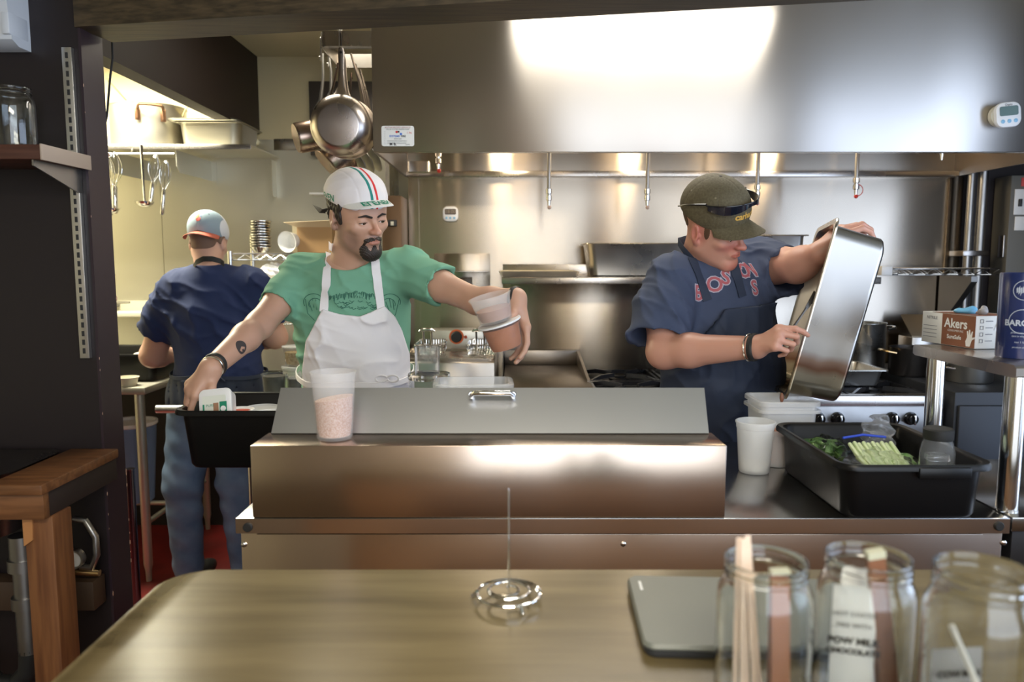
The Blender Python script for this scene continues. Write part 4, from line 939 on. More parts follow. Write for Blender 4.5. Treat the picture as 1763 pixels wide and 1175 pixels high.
# ================================================================== pots hanging left of the hood
def frypan(c, r, d, rot, nrm, handle_dir, hl, label, m=PSTEEL, name='frying_pan', depth=.045, deep=False, group=None):
    """pan seen from its underside; nrm: direction the bottom faces"""
    t = thing(name, label, 'pan', c, group)
    M = Matrix.Translation(Vector(c)) @ Vector(nrm).normalized().to_track_quat('Z', 'Y').to_matrix().to_4x4()
    mb = MB(); mb.T = M
    if deep: mb.lathe([(.001, depth), (r*.9, depth), (r*.97, depth-.008), (r, 0), (r*1.03, -.002), (r*.97, 0), (r*.94, depth-.01), (.001, depth-.004)], seg=44)
    else: mb.lathe([(.001, depth), (r*.66, depth), (r*.70, depth-.001), (r*.86, depth*.62), (r*.97, depth*.2), (r, 0), (r*1.02, -.002), (r*.98, -.001), (r*.84, depth*.52), (r*.66, depth-.006), (.001, depth-.006)], seg=48)
    mb.build('body', m, t)
    hd = Vector(handle_dir).normalized(); nn = Vector(nrm).normalized(); cc = Vector(c)
    side = hd.cross(nn).normalized()
    mb = MB()
    pts = [(r*.93, .010, .030), (r*1.05, -.002, .022), (r*1.3, -.016, .013), (r+hl*.6, -.02, .010), (r+hl*.9, -.018, .013), (r+hl, -.016, .008)]
    mb.loft([[cc+hd*q+nn*z+side*(wd*math.cos(a))+nn*(.0045*math.sin(a)) for a in [2*PI*i/12 for i in range(12)]] for q, z, wd in pts])
    h = mb.build('handle', m, t)
    MB().lathe([(.0048, .0055), (.0048, -.0055)], cc+hd*(r+hl*.9)-nn*.018, 12, ax=nn).build('hole_rim', mat('hole_dark', (.01, .01, .01), .6), h)
    return t
pcx = W(586, 218, 2.95)
rackY = 2.99
rk2 = thing('pot_rack', 'steel bar pot rack with rounded end beside the hood', 'pot rack', W(590, 70, rackY))
zt_, zb_ = W(590, 53, rackY).z, W(590, 79, rackY).z; xa = W(549, 70, rackY).x
mb = MB()
path = [(HX0-.003, rackY), (xa+.03, rackY), (xa+.01, rackY+.008), (xa, rackY+.03), (xa, rackY+.30), (xa+.01, rackY+.32), (xa+.03, rackY+.33), (HX0-.003, rackY+.33)]
mb.loft([[(x, y, zt_), (x, y, zb_), (x+(.004 if 2 < i < 5 else 0), y+(.004 if i < 4 else -.004), zb_), (x+(.004 if 2 < i < 5 else 0), y+(.004 if i < 4 else -.004), zt_)] for i, (x, y) in enumerate(path)])
mb.build('bar', HSTEEL, rk2)
for xx in (xa+.05, HX0-.03): MB().cyl((xx, rackY+.16, zt_-.01), (xx, rackY+.16, CEIL-.001), .005).build('hanger_rod', DSTEEL, rk2)
mb = MB(); mb.box(xa+.005, HX0-.005, rackY+.15, rackY+.17, zt_-.022, zt_-.015); mb.build('cross_bar', DSTEEL, rk2)
specs = [  # px, py of the pan centre, depth, radius, kind, normal, label
 (586, 216, 2.93, .113, 0, (0, -1, -.10), (0.02, 0, 1), 'hanging_frying_pan', 'bare steel frying pan in front of the other hanging pans, underside showing', .042, False),
 (598, 222, 3.03, .115, 0, (.1, -1, -.05), (-.05, 0, 1), 'hanging_frying_pan', 'steel frying pan directly behind the foremost hanging pan', .042, False),
 (545, 232, 3.12, .062, 1, (-.9, -.45, -.25), (.28, 0, 1), 'hanging_saucepan', 'small steel saucepan hanging furthest from the hood', .085, True),
 (590, 262, 3.36, .085, 1, (-.75, -.35, -.75), (.1, 0, 1), 'hanging_saucepan', 'steel saucepan with reddish stain hanging lowest under the frying pans', .09, True),
]
for px, py, yy, r, kd, nr, hd, nm, lb, dp, deep in specs:
    c = W(px, py, yy); hl = max(.12, (zb_-.02) - c.z - r)
    frypan(c, r, 0, 0, nr, hd, hl, lb, mat('stained_steel', (.42, .36, .31), .28, 1, noise=7, col2=(.34, .22, .17), rvar=.1) if kd else mat('scratched_steel', (.50, .45, .42), .3, 1, noise=9, rvar=.12), nm, dp, deep)
    s0 = c+Vector(hd).normalized()*(r+hl*.9); 
    if px != 586: continue
for i, (px, yy) in enumerate(((585, rackY-.002), (553, rackY+.10), (566, rackY+.2))):
    p = W(px, 80, yy); mb = MB()
    mb.tube([(p.x, yy+.012, zt_-.004), (p.x, yy+.003, zt_+.006), (p.x, yy-.006, zt_), (p.x, yy-.008, zb_-.005), (p.x, yy-.012, zb_-.025), (p.x, yy-.02, zb_-.033), (p.x, yy-.03, zb_-.02)], .0028, 8)
    tag(mb.build('pot_hook', DSTEEL), ['steel hook holding the foremost frying pan', 'bent wire hook near the rounded end of the pot rack', 'wire hook further back inside the pot rack'][i], 'hook')
# black-edged ladles, spatulas hung behind the pans
for i, (px0, py0, px1, py1, yy) in enumerate(((556, 92, 552, 175, 3.28), (566, 90, 570, 160, 3.31), (604, 92, 628, 190, 3.1), (612, 110, 634, 205, 3.16), (620, 120, 640, 215, 3.22))):
    a, b = W(px0, py0, yy), W(px1, py1, yy); mb = MB(); mb.tube([a, a.lerp(b, .5)+Vector((.006, 0, 0)), b], [.004, .006, .009], 8)
    d = (b-a).normalized(); mb.loft([[b+d*q+Vector((x*wd, z*.002, 0)) for x, z in ((-1, -1), (1, -1), (1, 1), (-1, 1))] for q, wd in ((-.01, .006), (.03, .028), (.10, .034))])
    tag(mb.build('hanging_spatula', DSTEEL if i < 2 else mat('scratched_steel', (.5, .45, .42), .3, 1)), ['dark long handled utensil hanging nearest the rounded rack end', 'slim dark utensil hung behind the frying pan handle', 'pale metal utensil slanting out behind the pan handle toward the hood', 'second slanting metal utensil, halfway between pan handle and hood', 'slanting metal utensil tucked against the hood end panel'][i], 'utensil')
# stack of round lids edge on
for i in range(4):
    c = W(606+13*i, 282-3*i, 3.50+.012*i); M = Matrix.Translation(c); mb = MB(); mb.lathe([(.001, 0), (.055, 0), (.062, .004), (.062, .007), (.055, .005), (.001, .004)], c, 28, ax=(-.75, -.45, -.5))
    t = tag(mb.build('pot_cover', DSTEEL), 'round metal lid in the slanting row hung under the hood corner', 'lid', 'lids hanging under the hood corner')
# dark steel sheet behind the pans
a, b = W(520, 130, 3.9), W(637, 130, 3.9)
tag(MB().box(a.x, b.x, 4.02, 4.045, W(520, 262, 3.9).z, a.z, .002).build('steel_sheet', mat('dark_sheet', (.10, .09, .09), .45, .6)), 'dark grey steel sheet on the wall behind the hanging pans', 'panel')
a = W(668, 300, 4.0)
# ================================================================== high shelf in the corner with pots
hsx1 = W(432, 250, 3.62).x; hz_ = W(350, 249, 3.62).z
cs = thing('wall_shelf', 'stainless wall shelf high in the corner carrying the big stock pot', 'shelf', (-1.8, 3.8, hz_))
MB().box(-2.6, hsx1, 3.62, YB-.007, hz_-.006, hz_, .001).build('shelf_plate', WSTEEL, cs)
mb = MB(); mb.box(-2.6, hsx1, 3.615, 3.6195, hz_-.022, hz_+.001, .001); mb.build('front_lip', HSTEEL, cs)
for px in (307, 190, 435):
    x = W(px, 262, 3.66).x if px != 435 else hsx1-.02
    mb = MB(); mb.loft([[(x+dx, 3.63, hz_-.0225), (x+dx, 3.63, hz_-.10), (x+dx, 3.66, hz_-.125), (x+dx, YB-.007, hz_-.125), (x+dx, YB-.007, hz_-.0225)] if px != 435 else [(x+dx, 3.98, hz_-.0225), (x+dx, 3.98, hz_-.20), (x+dx, 3.99, hz_-.21), (x+dx, YB-.007, hz_-.21), (x+dx, YB-.007, hz_-.0225)] for dx in (0, .003)]); mb.box(x, x+.028, YB-.011, YB-.007, hz_-.145, hz_-.023)
    mb.build('bracket', WSTEEL, cs)
mb = MB(); mb.tube([(-2.5, 3.60, hz_-.045), (W(300, 262, 3.6).x, 3.60, hz_-.045)], .005, 8)
for x in (-2.4, -1.78): mb.tube([(x, 3.60, hz_-.045), (x, 3.62, hz_-.02)], .004, 6)
mb.build('utensil_rail', POLISH, cs)
yy = 3.80; a, b = W(193, 200, yy).x, W(315, 200, yy).x
hp = W(250, 180, yy-.1).z-hz_
ALUP = mat('old_aluminium', (.42, .39, .32), .42, 1, noise=6, rvar=.15)
pot(((a+b)/2, yy+.01, hz_+.001), (b-a)/2, hp, ALUP, 'big worn aluminium stock pot on the high corner shelf with riveted handle', hz=.72, handle='rivet', ang=math.radians(-62), hm=mat('rusty_handle', (.14, .07, .035), .45, .7))
a, b = W(314, 225, 3.76).x, W(428, 225, 3.76).x
rz0 = hz_+.001
hotel('roasting_pan', (a+b)/2, 3.82, rz0, (b-a)-.02, .30, W(350, 212, 3.7).z-rz0, ALUP, 'wide aluminium roasting pan on the high corner shelf', r=.05)
zt = W(350, 212, 3.7).z+.0025
for k in range(2):
    tag(MB().rloft([(b-a, .30, .03, zt+.001+.006*k), (b-a+.012, .312, .035, zt+.005+.006*k), (b-a+.006, .306, .03, zt+.0055+.006*k), (b-a-.01, .29, .03, zt+.002+.006*k)], cx=(a+b)/2-.015-.01*k, cy=3.80).build('shallow_tray', ALU), ['flat aluminium tray lying directly on the roasting pan', 'topmost thin tray above the roasting pan'][k], 'tray')
a_, b_ = W(183, 135, 3.75), W(222, 178, 3.80)
tag(MB().tube([a_, b_], .004, 8).build('long_skewer', mat('dull_brass', (.35, .28, .12), .4, .8)), 'thin metal rod slanting out of the big stock pot', 'rod')
a_, b_ = W(329, 177, 3.78), W(318, 190, 3.79)
tag(MB().tube([a_, b_, W(312, 205, 3.8)], .004, 8).build('ladle_handle_rod', mat('dull_brass', (.35, .28, .12), .4, .8)), 'short dark rod end rising between stock pot and roasting pan', 'rod')
# whisks and ladle
def whisk(px, py0, py1, tilt, s, label, wy=3.59):
    top = W(px, py0, wy); bot = W(px+tilt, py1, wy); L = (top-bot).length; d = (bot-top).normalized()
    t = thing('hanging_whisk', label, 'whisk', top, None)
    mb = MB(); hl = L*.46; q = top+d*(L-hl)
    mb.tube([q, q+d*.01, q+d*(hl-.008), bot], [.007*s, .0105*s, .0115*s, .008*s], 12)
    h = mb.build('handle', POLISH, t); mb = MB(); u = d.orthogonal().normalized(); w = d.cross(u); wl = L-hl
    for k in range(5):
        a = PI*k/5; e = u*math.cos(a)+w*math.sin(a)
        pts = []
        for i in range(17):
            f = i/16; ang = PI*f; r = .030*s*math.sin(ang)**.8 if 0 < f < 1 else 0
            sgn = 1 if f <= .5 else -1
        n = 12
        half = [(math.sin(PI*.5*min(1, (i/n)*1.05))**1.0) for i in range(n+1)]
        prof = [(0.006*s, 0)]+[(.030*s*math.sin(PI*(.08+.80*i/n)), wl*(.05+.90*i/n)) for i in range(n+1)]+[(0.0, wl)]
        pts = [q+e*r-d*z for r, z in prof]+[q-e*r-d*z for r, z in reversed(prof[:-1])]
        mb.tube(pts, .0011, 5)
    mb.build('wires', CHROME, t)
    return t
whisk(196, 262, 368, 2, 1.15, 'big balloon whisk hanging closest to the dark partition')
whisk(184, 268, 372, 6, 1.0, 'whisk half hidden behind the dark partition edge', 3.50)
whisk(268, 266, 354, -9, .9, 'middle whisk hanging directly beside the ladle')
whisk(286, 276, 370, -7, .85, 'smaller whisk hung apart from the rest, nearest the shelf bracket')
def ladle(p0, p1, r, label):
    t = thing('hanging_ladle', label, 'ladle', p0); mb = MB()
    mb.tube([p0, p0.lerp(p1, .5), p1], [.008, .006, .005], 8); mb.build('handle', POLISH, t)
    mb = MB(); c = p1+Vector((0, 0, .004)); mb.lathe([(.001, -r*.62), (r*.5, -r*.55), (r*.85, -r*.3), (r, 0), (r*.97, 0), (r*.8, -r*.27), (r*.45, -r*.5), (.001, -r*.57)], c, 28); mb.build('bowl', POLISH, t)
ladle(W(243, 250, 3.54), W(249, 349, 3.53), .042, 'steel ladle hanging with its bowl down between the whisks')
ladle(W(178, 262, 3.44), W(191, 361, 3.43), .035, 'second ladle mostly hidden by the dark partition edge')
# black cord
a = W(192, 46, 2.28); pts = [Vector((W(190, 40, 2.28).x, 2.28, CEIL-.001))]+[W(x, y, 2.28) for x, y in ((190, 40), (193, 70), (194, 100), (190, 130), (187, 165), (184, 200), (179, 222), (176, 225))]
tag(MB().tube(pts, .0032, 8).build('hanging_cable', BLACKR), 'black cable dangling in front of the bright corner', 'cord')
# ================================================================== wire rack with bowls, cup, boxes
wr = thing('wire_rack', 'chrome wire rack holding steel bowls and boxes at the back wall', 'rack', (-1.1, 3.8, 0))
xa, xb = W(396, 440, 3.66).x, -.63; z1_ = W(440, 437, 3.66).z; z2_ = W(500, 548, 3.66).z
for z in (z1_, z2_):
    mb = MB(); wire_edge(mb, xa, xb, 3.66, z, .03); wire_edge(mb, xa, xb, 3.98, z, .03)
    for i in range(int((xb-xa)/.028)): x = xa+.01+.028*i; mb.tube([(x, 3.66, z+.002), (x, 3.98, z+.002)], .002, 5)
    mb.build('wire_deck', POLISH, wr)
for x in (xa, xb):
    for y in (3.66, 3.98): MB().tube([(x, y, .0), (x, y, z1_+(.10 if x == xa and y > 3.8 else .012))], .0125, 14).build('post', POLISH, wr)
MB().box(xa-.005, xa+.04, 3.985, 4.03, z1_+.05, z1_+.09, .003).build('bracket', DSTEEL, wr)
c = W(450, 436, 3.78); zz = z1_+.006
for k in range(11):
    r = .052 if k < 10 else .054
    mb = MB(); z = zz+.0005+.0128*k; o = .002*math.sin(k*2.1)
    mb.lathe([(.001, 0), (r*.62, 0), (r*.80, .010), (r*.95, .022), (r*1.02, .026), (r*1.02, .0275), (r*.93, .0245), (r*.78, .012), (r*.6, .002), (.001, .002)], (0, 0, 0), 32)
    b_o = mb.build('metal_bowl', POLISH, None, True, mx=Matrix.Translation((c.x+o, 3.78, z)))
    tag(b_o, 'small shiny metal bowl in the tall nested stack on the wire rack' if k < 10 else 'topmost metal bowl of the nested stack, its inside showing', 'bowl', 'nested metal bowls' if k < 10 else None)
c = W(496, 418, 3.72); cp_ = thing('plastic_cup', 'white round bowl tipped on its side next to the stacked metal bowls', 'bowl', c)
MB().lathe([(.001, .06), (.032, .06), (.036, .055), (.050, 0), (.052, -.001), (.048, .002), (.033, .054), (.001, .056)], (c.x, 3.70, z1_+.058), 32, ax=(.35, 1, .15)).build('shell', WHITEP, cp_)
a = W(502, 384, 3.85); b = W(568, 384, 3.85)
cb = thing('cardboard_box', 'open brown cardboard carton on the wire rack behind the green shirt', 'box', (a.x+.1, 3.85, z1_))
mb = MB(); X0, X1, Y0, Y1, Z0, Z1 = W(515, 400, 3.8).x, W(575, 400, 3.8).x, 3.76, 3.96, z1_+.0055, W(540, 392, 3.8).z
mb.box(X0, X1, Y0, Y0+.004, Z0, Z1); mb.box(X0, X0+.004, Y0+.0045, Y1, Z0, Z1+.02); mb.box(X1-.004, X1, Y0+.0045, Y1, Z0, Z1+.02); mb.box(X0+.0045, X1-.0045, Y1-.004, Y1, Z0, Z1+.03); mb.box(X0+.005, X1-.005, Y0+.005, Y1-.005, Z0, Z0+.003); mb.build('carton', CARD, cb)
mb = MB(); mb.loft([[(X0, Y0, Z1), (X1, Y0, Z1), (X1, Y0+.003, Z1+.001), (X0, Y0+.003, Z1+.001)], [(X0-.05, Y0-.05, Z1+.02), (X1, Y0-.05, Z1+.03), (X1, Y0-.047, Z1+.032), (X0-.05, Y0-.047, Z1+.022)]]); mb.build('flap', mat('pale_card', (.6, .47, .3), .7), cb)
tag(MB().box(W(503, 400, 3.9).x, W(524, 400, 3.9).x-.005, 3.90, 3.97, z1_+.0055, W(510, 383, 3.9).z, .001).build('file_folder', mat('cream_card', (.78, .70, .50), .7)), 'upright cream card carton between the white bowl and brown carton', 'carton')
V, Q = lumpy((W(470, 470, 3.8).x, 3.82, z2_+.215), (.08, .06, .05), 31, .25)
tag(mesh_obj('plastic_bag', [(V, Q)], mat('white_bag', (.8, .82, .84), .4)), 'white plastic bag bulging between the two rack shelves', 'bag')
tag(MB().box(W(455, 480, 3.8).x, W(500, 480, 3.8).x+.05, 3.72, 3.94, z2_+.006, z2_+.152, .004).build('storage_box', mat('pale_box', (.5, .46, .36), .6)), 'pale storage box under the white bag on the lower rack shelf', 'box')
tag(MB().lathe([(.020, 0), (.022, .004), (.022, .05), (.014, .065), (.014, .08)], (W(498, 540, 3.69).x, 3.69, z2_+.006), 20).build('dark_bottle', mat('dark_bottle', (.02, .02, .03), .15)), 'small dark bottle on the lower rack shelf', 'bottle')
tag(MB().box(W(512, 540, 3.7).x, W(512, 540, 3.7).x+.09, 3.68, 3.80, z2_+.006, W(515, 522, 3.7).z, .003).build('carton', mat('tan_carton', (.45, .34, .2), .6)), 'tan carton beside the dark bottle on the lower rack shelf', 'carton')
# column between the rack and the splash wall
tag(MB().box(-.60, -.51, 3.52, 3.74, 0, 1.75, .004).build('tall_cooler', mat('brown_cooler', (.15, .09, .05), .4, .7)), 'narrow brown metal cabinet standing between wire rack and fryer', 'cabinet')
c = W(675, 384, 3.50); tag(MB().box(c.x-.02, c.x+.02, 3.50, 3.5195, c.z-.014, c.z+.014, .002).build('wall_outlet', INK), 'small black socket with cream insert on the narrow brown cabinet', 'socket')
MB().box(c.x-.006, c.x+.008, 3.494, 3.4998, c.z-.012, c.z+.006, .001).build('insert', CREAMP, bpy.data.objects['wall_outlet'])
# short white shelf above the cap
c = W(548, 333, 4.0); tag(MB().box(W(535, 333, 3.98).x, W(575, 333, 3.98).x, 3.95, YB-.007, c.z-.010, c.z, .001).build('small_shelf', WHITEP), 'little white ledge on the wall beside the cycling cap', 'shelf')
# ================================================================== prep counter with dark sauce tubs (behind the green shirt)
wt = thing('work_table', 'low steel work table carrying tubs of dark relish', 'table', (-.78, 3.1, 0))
MB().box(-1.0, -.56, 2.72, 3.45, .87, .9, .003).build('worktop', WSTEEL, wt)
for x in (-.97, -.59):
    for y in (2.76, 3.41): MB().cyl((x, y, 0), (x, y, .8695), .018).build('leg', POLISH, wt)
MB().box(-.98, -.58, 2.75, 3.42, .20, .215, .002).build('undershelf', ALU, wt)
yy = 2.88
for px, r, h, f, m, lb in ((472, .047, .118, .93, DARKSAUCE, 'tub of black relish next to the cook in the navy shirt'), (512, .040, .112, .9, mat('grey_relish', (.05, .055, .06), .4, 0, noise=60, col2=(.14, .14, .14)), 'tub of grey speckled relish closer to the white apron')):
    x = W(px, 650, yy).x; deli((x, yy, .901), r, h, f, m, lb, body=CLEARP)
x = W(510, 640, 3.04).x
deli((x, 3.04, .901), .054, .125, .8, mat('lemon_filling', (.62, .58, .35), .5), 'lidded tub of pale filling beneath the tub of oats', lid=True)
deli((x, 3.04, .901+.129), .050, .078, .7, OATS, 'clear tub of oats stacked on the lidded tub', lid=True, body=CLEARP)
V, Q = lumpy((W(490, 664, 2.97).x, 2.97, .912), (.09, .04, .012), 41, .5)
tag(mesh_obj('herb_bunch', [(V, Q)], mat('fresh_green', (.10, .45, .10), .5, 0, noise=50, col2=(.35, .6, .2))), 'bright green leaves lying behind the relish tubs', 'herbs')
# bucket under that table
bx_ = W(392, 900, 3.25).x
bk = thing('food_bucket', 'white bucket with yellow base on the low shelf between the jeans legs', 'bucket', (-.80, 3.0, .215))
MB().lathe([(.075, 0), (.085, .10)], (-.87, 3.2, .216), 28, True, False).build('lower_part', mat('yellow_oil', (.6, .42, .12), .4), bk)
MB().lathe([(.0852, .1), (.095, .30), (.099, .302), (.099, .32), (.09, .32), (.001, .31)], (-.87, 3.2, .216), 28, True).build('upper_part', WHITEP, bk)
# ================================================================== steel bench in the corner
tb = thing('dish_table', 'steel dish table with rolled edge beside the navy shirt cook', 'table', (-1.95, 3.6, 0))
MB().box(-2.6, -1.605, 3.26, 4.05, .868, .9, .006).build('worktop', WSTEEL, tb)
MB().box(-2.6, -1.65, 4.02, 4.053, .9005, 1.24, .003).build('splash_back', mat('pale_enamel', (.66, .63, .5), .45), tb)
mb = MB(); mb.box(-2.6, -1.64, 3.85, 4.0195, 1.165, 1.19, .003); mb.build('ledge', mat('pale_enamel', (.66, .63, .5), .45), tb)
for x, y in ((-1.655, 3.31), (-1.655, 3.98), (-2.5, 3.31), (-2.5, 3.98)):
    l_ = MB().lathe([(.012, 0), (.014, .05), (.020, .08), (.021, .8675)], (x, y, 0), 18).build('leg', WSTEEL, tb)
mb = MB(); mb.tube([(-1.655, 3.31, .27), (-1.655, 3.98, .27)], .012); mb.tube([(-2.5, 3.6, .27), (-1.655, 3.6, .27)], .012); mb.build('brace', WSTEEL, tb)
a, b = W(212, 632, 3.42).x, W(305, 632, 3.42).x
bus_tub(-2.12, -1.62, 3.40, 3.80, 1.03, .128, .02, 'black tub of dishes on the steel dish table')
c = W(224, 620, 3.5)
for i in range(2):
    tag(MB().lathe([(.001, .0), (.045, 0), (.080, .012), (.082, .014), (.045, .004), (.001, .004)], (c.x+.045+.01*i, 3.53+.05*i, c.z-.02), 36, ax=(.05, -.55, 1)).build('plate', mat('cream_china', (.75, .71, .58), .2)), ['cream plate leaning at the front of the dish tub', 'cream plate behind the first one in the dish tub'][i], 'plate')
V, Q = lumpy((c.x+.15, 3.66, .99), (.03, .03, .035), 51, .6, h=.005); tag(mesh_obj('black_cloth', [(V, Q)], BLACKR), 'crumpled black cloth on the dish tub beside the plates', 'cloth')
c = W(217, 658, 3.30); deli((c.x, 3.31, .9006), .048, W(217, 650, 3.3).z-.9, 0, None, 'small empty tub on the rolled table edge beside the partition', body=CREAMP)
c = W(205, 522, 3.96); mb = MB(); mb.tube([(c.x-.08, 3.99, c.z), (c.x+.05, 3.97, c.z+.003)], [.012, .006], 10); mb.cyl((c.x-.04, 3.97, c.z-.01), (c.x-.04, 4.05, c.z-.01), .014)
tag(mb.build('wall_faucet', DSTEEL), 'dark wall faucet lever above the pale splash back', 'faucet')
# blue bucket under the bench
c = W(208, 745, 3.5)
bb = thing('blue_bucket', 'blue bucket with white rim under the dish table', 'bucket', (-1.83, 3.48, .3))
MB().lathe([(.09, .2825), (.115, .66), (.112, .66), (.088, .29)], (-1.86, 3.62, 0), 28).build('shell', mat('blue_plastic', (.16, .24, .42), .4), bb)
MB().lathe([(.116, .655), (.122, .66), (.122, .675), (.11, .675), (.11, .66)], (-1.86, 3.62, 0), 28).build('rim', WHITEP, bb)
# metal rod leaning near the partition foot
p = W(236, 990, 2.6); tag(MB().lathe([(.016, 0.0005), (.02, .03), (.018, .04), (.018, .60), (.02, .61), (.001, .61)], (W(228, 900, 3.0).x, 3.0, 0), 18).build('steel_canister', mat('dark_chrome', (.18, .18, .22), .2, 1)), 'tall narrow steel cylinder standing on the floor beside the dish table leg', 'canister')
# little horizontal drum end near the apron
p = W(270, 705, 3.0); MB().tube([(p.x, 3.0, p.z), (-1.001, 3.0, p.z)], .017, 16).build('side_bar', ALU, wt)
# ================================================================== shelf, jar, dispenser at the partition
SH0 = -1.093
wsf = thing('wooden_shelf', 'dark wooden shelf with aluminium end strip on the black partition', 'shelf', (-1.6, 1.9, 1.72))
shz = W(80, 249, 1.80).z
MB().box(-2.6, SH0-.004, 1.795, 1.999, shz-.034, shz, .002).build('board', mat('shelf_wood', (.055, .018, .010), .4, 0, noise=5, stretch=(1.2, 14, 14), col2=(.09, .032, .018)), wsf)
MB().box(SH0-.0035, SH0+.0005, 1.79, 1.999, shz-.036, shz+.001, .0008).build('end_strip', mat('raw_pine', (.42, .33, .26), .55), wsf)
mb = MB(); mb.loft([[(SH0-.03+dx, 1.80, shz-.0345), (SH0-.03+dx, 1.80, shz-.048), (SH0-.03+dx, 1.98, shz-.095), (SH0-.03+dx, 1.999, shz-.095), (SH0-.03+dx, 1.999, shz-.0345)] for dx in (0, .004)]); mb.build('bracket', DSTEEL, wsf)
za, zb2 = W(122, 82, 1.99).z, W(160, 617, 1.99).z
std = thing('shelf_standard', 'slotted metal shelf upright screwed to the dark partition', 'shelf upright', (-1.13, 1.99, zb2))
MB().box(-1.145, -1.120, 1.985, 1.9995, zb2, za, .001).build('channel', ALU, std)
n = 34
mb = MB()
for i in range(n):
    z = zb2+.02+(za-zb2-.04)*i/(n-1); mb.box(-1.136, -1.129, 1.9842, 1.985, z-.007, z+.007)
mb.build('slots', INK, std)
c = W(26, 248, 1.90); j = mason_jar(Vector((c.x, 1.90, shz+.0008)), .050, W(20, 152, 1.9).z-shz); tag(j, 'empty glass canning jar on the dark wooden shelf', 'jar')
dsx = W(30, 40, 1.95)
dp = thing('soap_dispenser', 'white wall dispenser high on the dark partition', 'dispenser', (dsx.x-.06, 1.95, dsx.z))
zb3, zt3 = W(28, 77, 1.93).z, 2.16
MB().box(dsx.x-.15, dsx.x-.01, 1.9992, 1.9998, zb3+.01, zt3-.01).build('wall_mount', ALU, dp)
mb = MB(); mb.loft([[(dsx.x-.16, y, z), (dsx.x, y, z), (dsx.x, y2, z), (dsx.x-.16, y2, z)] for z, y, y2 in ((zb3, 1.95, 1.999), (zb3+.012, 1.925, 1.999), (zt3-.02, 1.905, 1.999), (zt3, 1.93, 1.999))]); mb.build('housing', mat('dispenser_white', (.62, .66, .72), .35), dp)
MB().box(dsx.x-.018, dsx.x+.001, 1.915, 1.99, zb3+.022, zb3+.075, .003).build('side_panel', mat('dispenser_white', (.62, .66, .72), .35), dp)
# ================================================================== wooden sink counter
skz, skx = .947, -1.062
sk = thing('sink_counter', 'reddish wooden counter holding a dark steel sink by the partition', 'sink counter', (-1.6, 1.84, 0))
sx0_, sx1_ = -2.5, -1.22; y0_, y1_ = 1.66, 1.997
mb = MB(); mb.box(skx-.13, skx, y0_, y1_, skz-.025, skz, .004); mb.box(-2.6, skx-.131, y0_, y0_+.045, skz-.025, skz, .004); mb.build('top_frame', WOODS, sk)
MB().box(-2.6, skx-.006, y0_+.012, y0_+.034, skz-.085, skz-.0255, .001).build('apron_board', WOODS, sk)
MB().box(skx-.03, skx-.008, y0_+.0345, y1_, skz-.085, skz-.0255, .001).build('side_board', mat('dark_board', (.02, .012, .01), .6), sk)
mb = MB(); mb.rloft([(1.30, .27, .05, skz+.002), (1.28, .25, .05, skz+.003), (1.24, .21, .06, skz-.004), (1.20, .18, .06, skz-.17), (1.10, .12, .05, skz-.185)], True, False, n=6, cx=skx-.131-.65, cy=1.85); mb.build('sink_bowl', mat('sink_steel', (.22, .20, .20), .3, 1, noise=10, rvar=.1), sk)
MB().box(skx-.068, skx-.002, y0_+.0345, y0_+.11, 0, skz-.0855, .002).build('leg', WOODR, sk)
mb = MB(); mb.loft([[(skx-.069, y0_+.030, skz-.086), (skx-.045, y0_+.030, skz-.086), (skx-.045, y0_+.034, skz-.086), (skx-.069, y0_+.034, skz-.086)], [(skx-.069, y0_+.030, skz-.155), (skx-.048, y0_+.030, skz-.140), (skx-.048, y0_+.034, skz-.140), (skx-.069, y0_+.034, skz-.155)]]); mb.build('chipped_piece', mat('split_wood', (.45, .2, .07), .6), sk)
mb = MB(); mb.box(-2.5, -1.115, 1.93, 1.99, .52, .60, .003); mb.build('rear_rail', mat('dark_rail', (.05, .028, .015), .6), sk)
# plumbing under the sink
pl = thing('drain_pipes', 'dark drain pipes and trap hanging below the sink', 'plumbing', (-1.3, 1.85, .5))
x = W(40, 960, 1.85).x
MB().lathe([(.03, .76), (.03, .70), (.036, .70), (.036, .67), (.026, .67), (.026, .60), (.033, .60), (.033, .57), (.026, .57), (.026, .45)], (x, 1.85, 0), 20).build('tail_pipe', DSTEEL, pl)
MB().tube([(x, 1.85, .46), (x-.005, 1.85, .40), (x-.04, 1.85, .36), (x-.09, 1.85, .36), (x-.13, 1.85, .40), (x-.15, 1.85, .5)], .026, 14).build('trap', BLACKR, pl)
MB().tube([(x+.05, 1.9, .70), (x+.06, 1.88, .62), (x+.05, 1.87, .58)], .018, 12).build('valve_body', DSTEEL, pl)
x = W(132, 960, 1.93).x; z = W(132, 960, 1.93).z
gg = thing('pressure_gauge', 'round white faced gauge on curved pipe behind the wooden leg', 'gauge', (x, 1.95, z))
mb = MB(); mb.lathe([(.026, 0), (.026, -.02), (.022, -.02), (.022, -.012), (.001, -.012)], (x, 1.93, z), 24, ax=(0, 1, 0)); mb.build('case', DSTEEL, gg)
MB().lathe([(.0215, 0), (.0215, .0005)], (x, 1.9175, z), 24, ax=(0, -1, 0)).build('dial_face', PAPER, gg)
MB().tube([(x, 1.945, z-.03), (x+.03, 1.945, z-.035), (x+.045, 1.945, z), (x+.045, 1.945, z+.05), (x+.02, 1.945, z+.095), (x-.01, 1.945, z+.10)], .009, 12).build('bent_pipe', DSTEEL, gg)
MB().tube([(x-.04, 1.945, z-.045), (x+.05, 1.945, z-.05)], [.012, .009], 12).build('valve', BRASS, gg)
c = Wz(20, 1160, .30)
V, Q = lumpy((-1.14, 1.50, .30), (.13, .12, .30), 61, .05, h=.012)
c = W(15, 1175, 1.45)
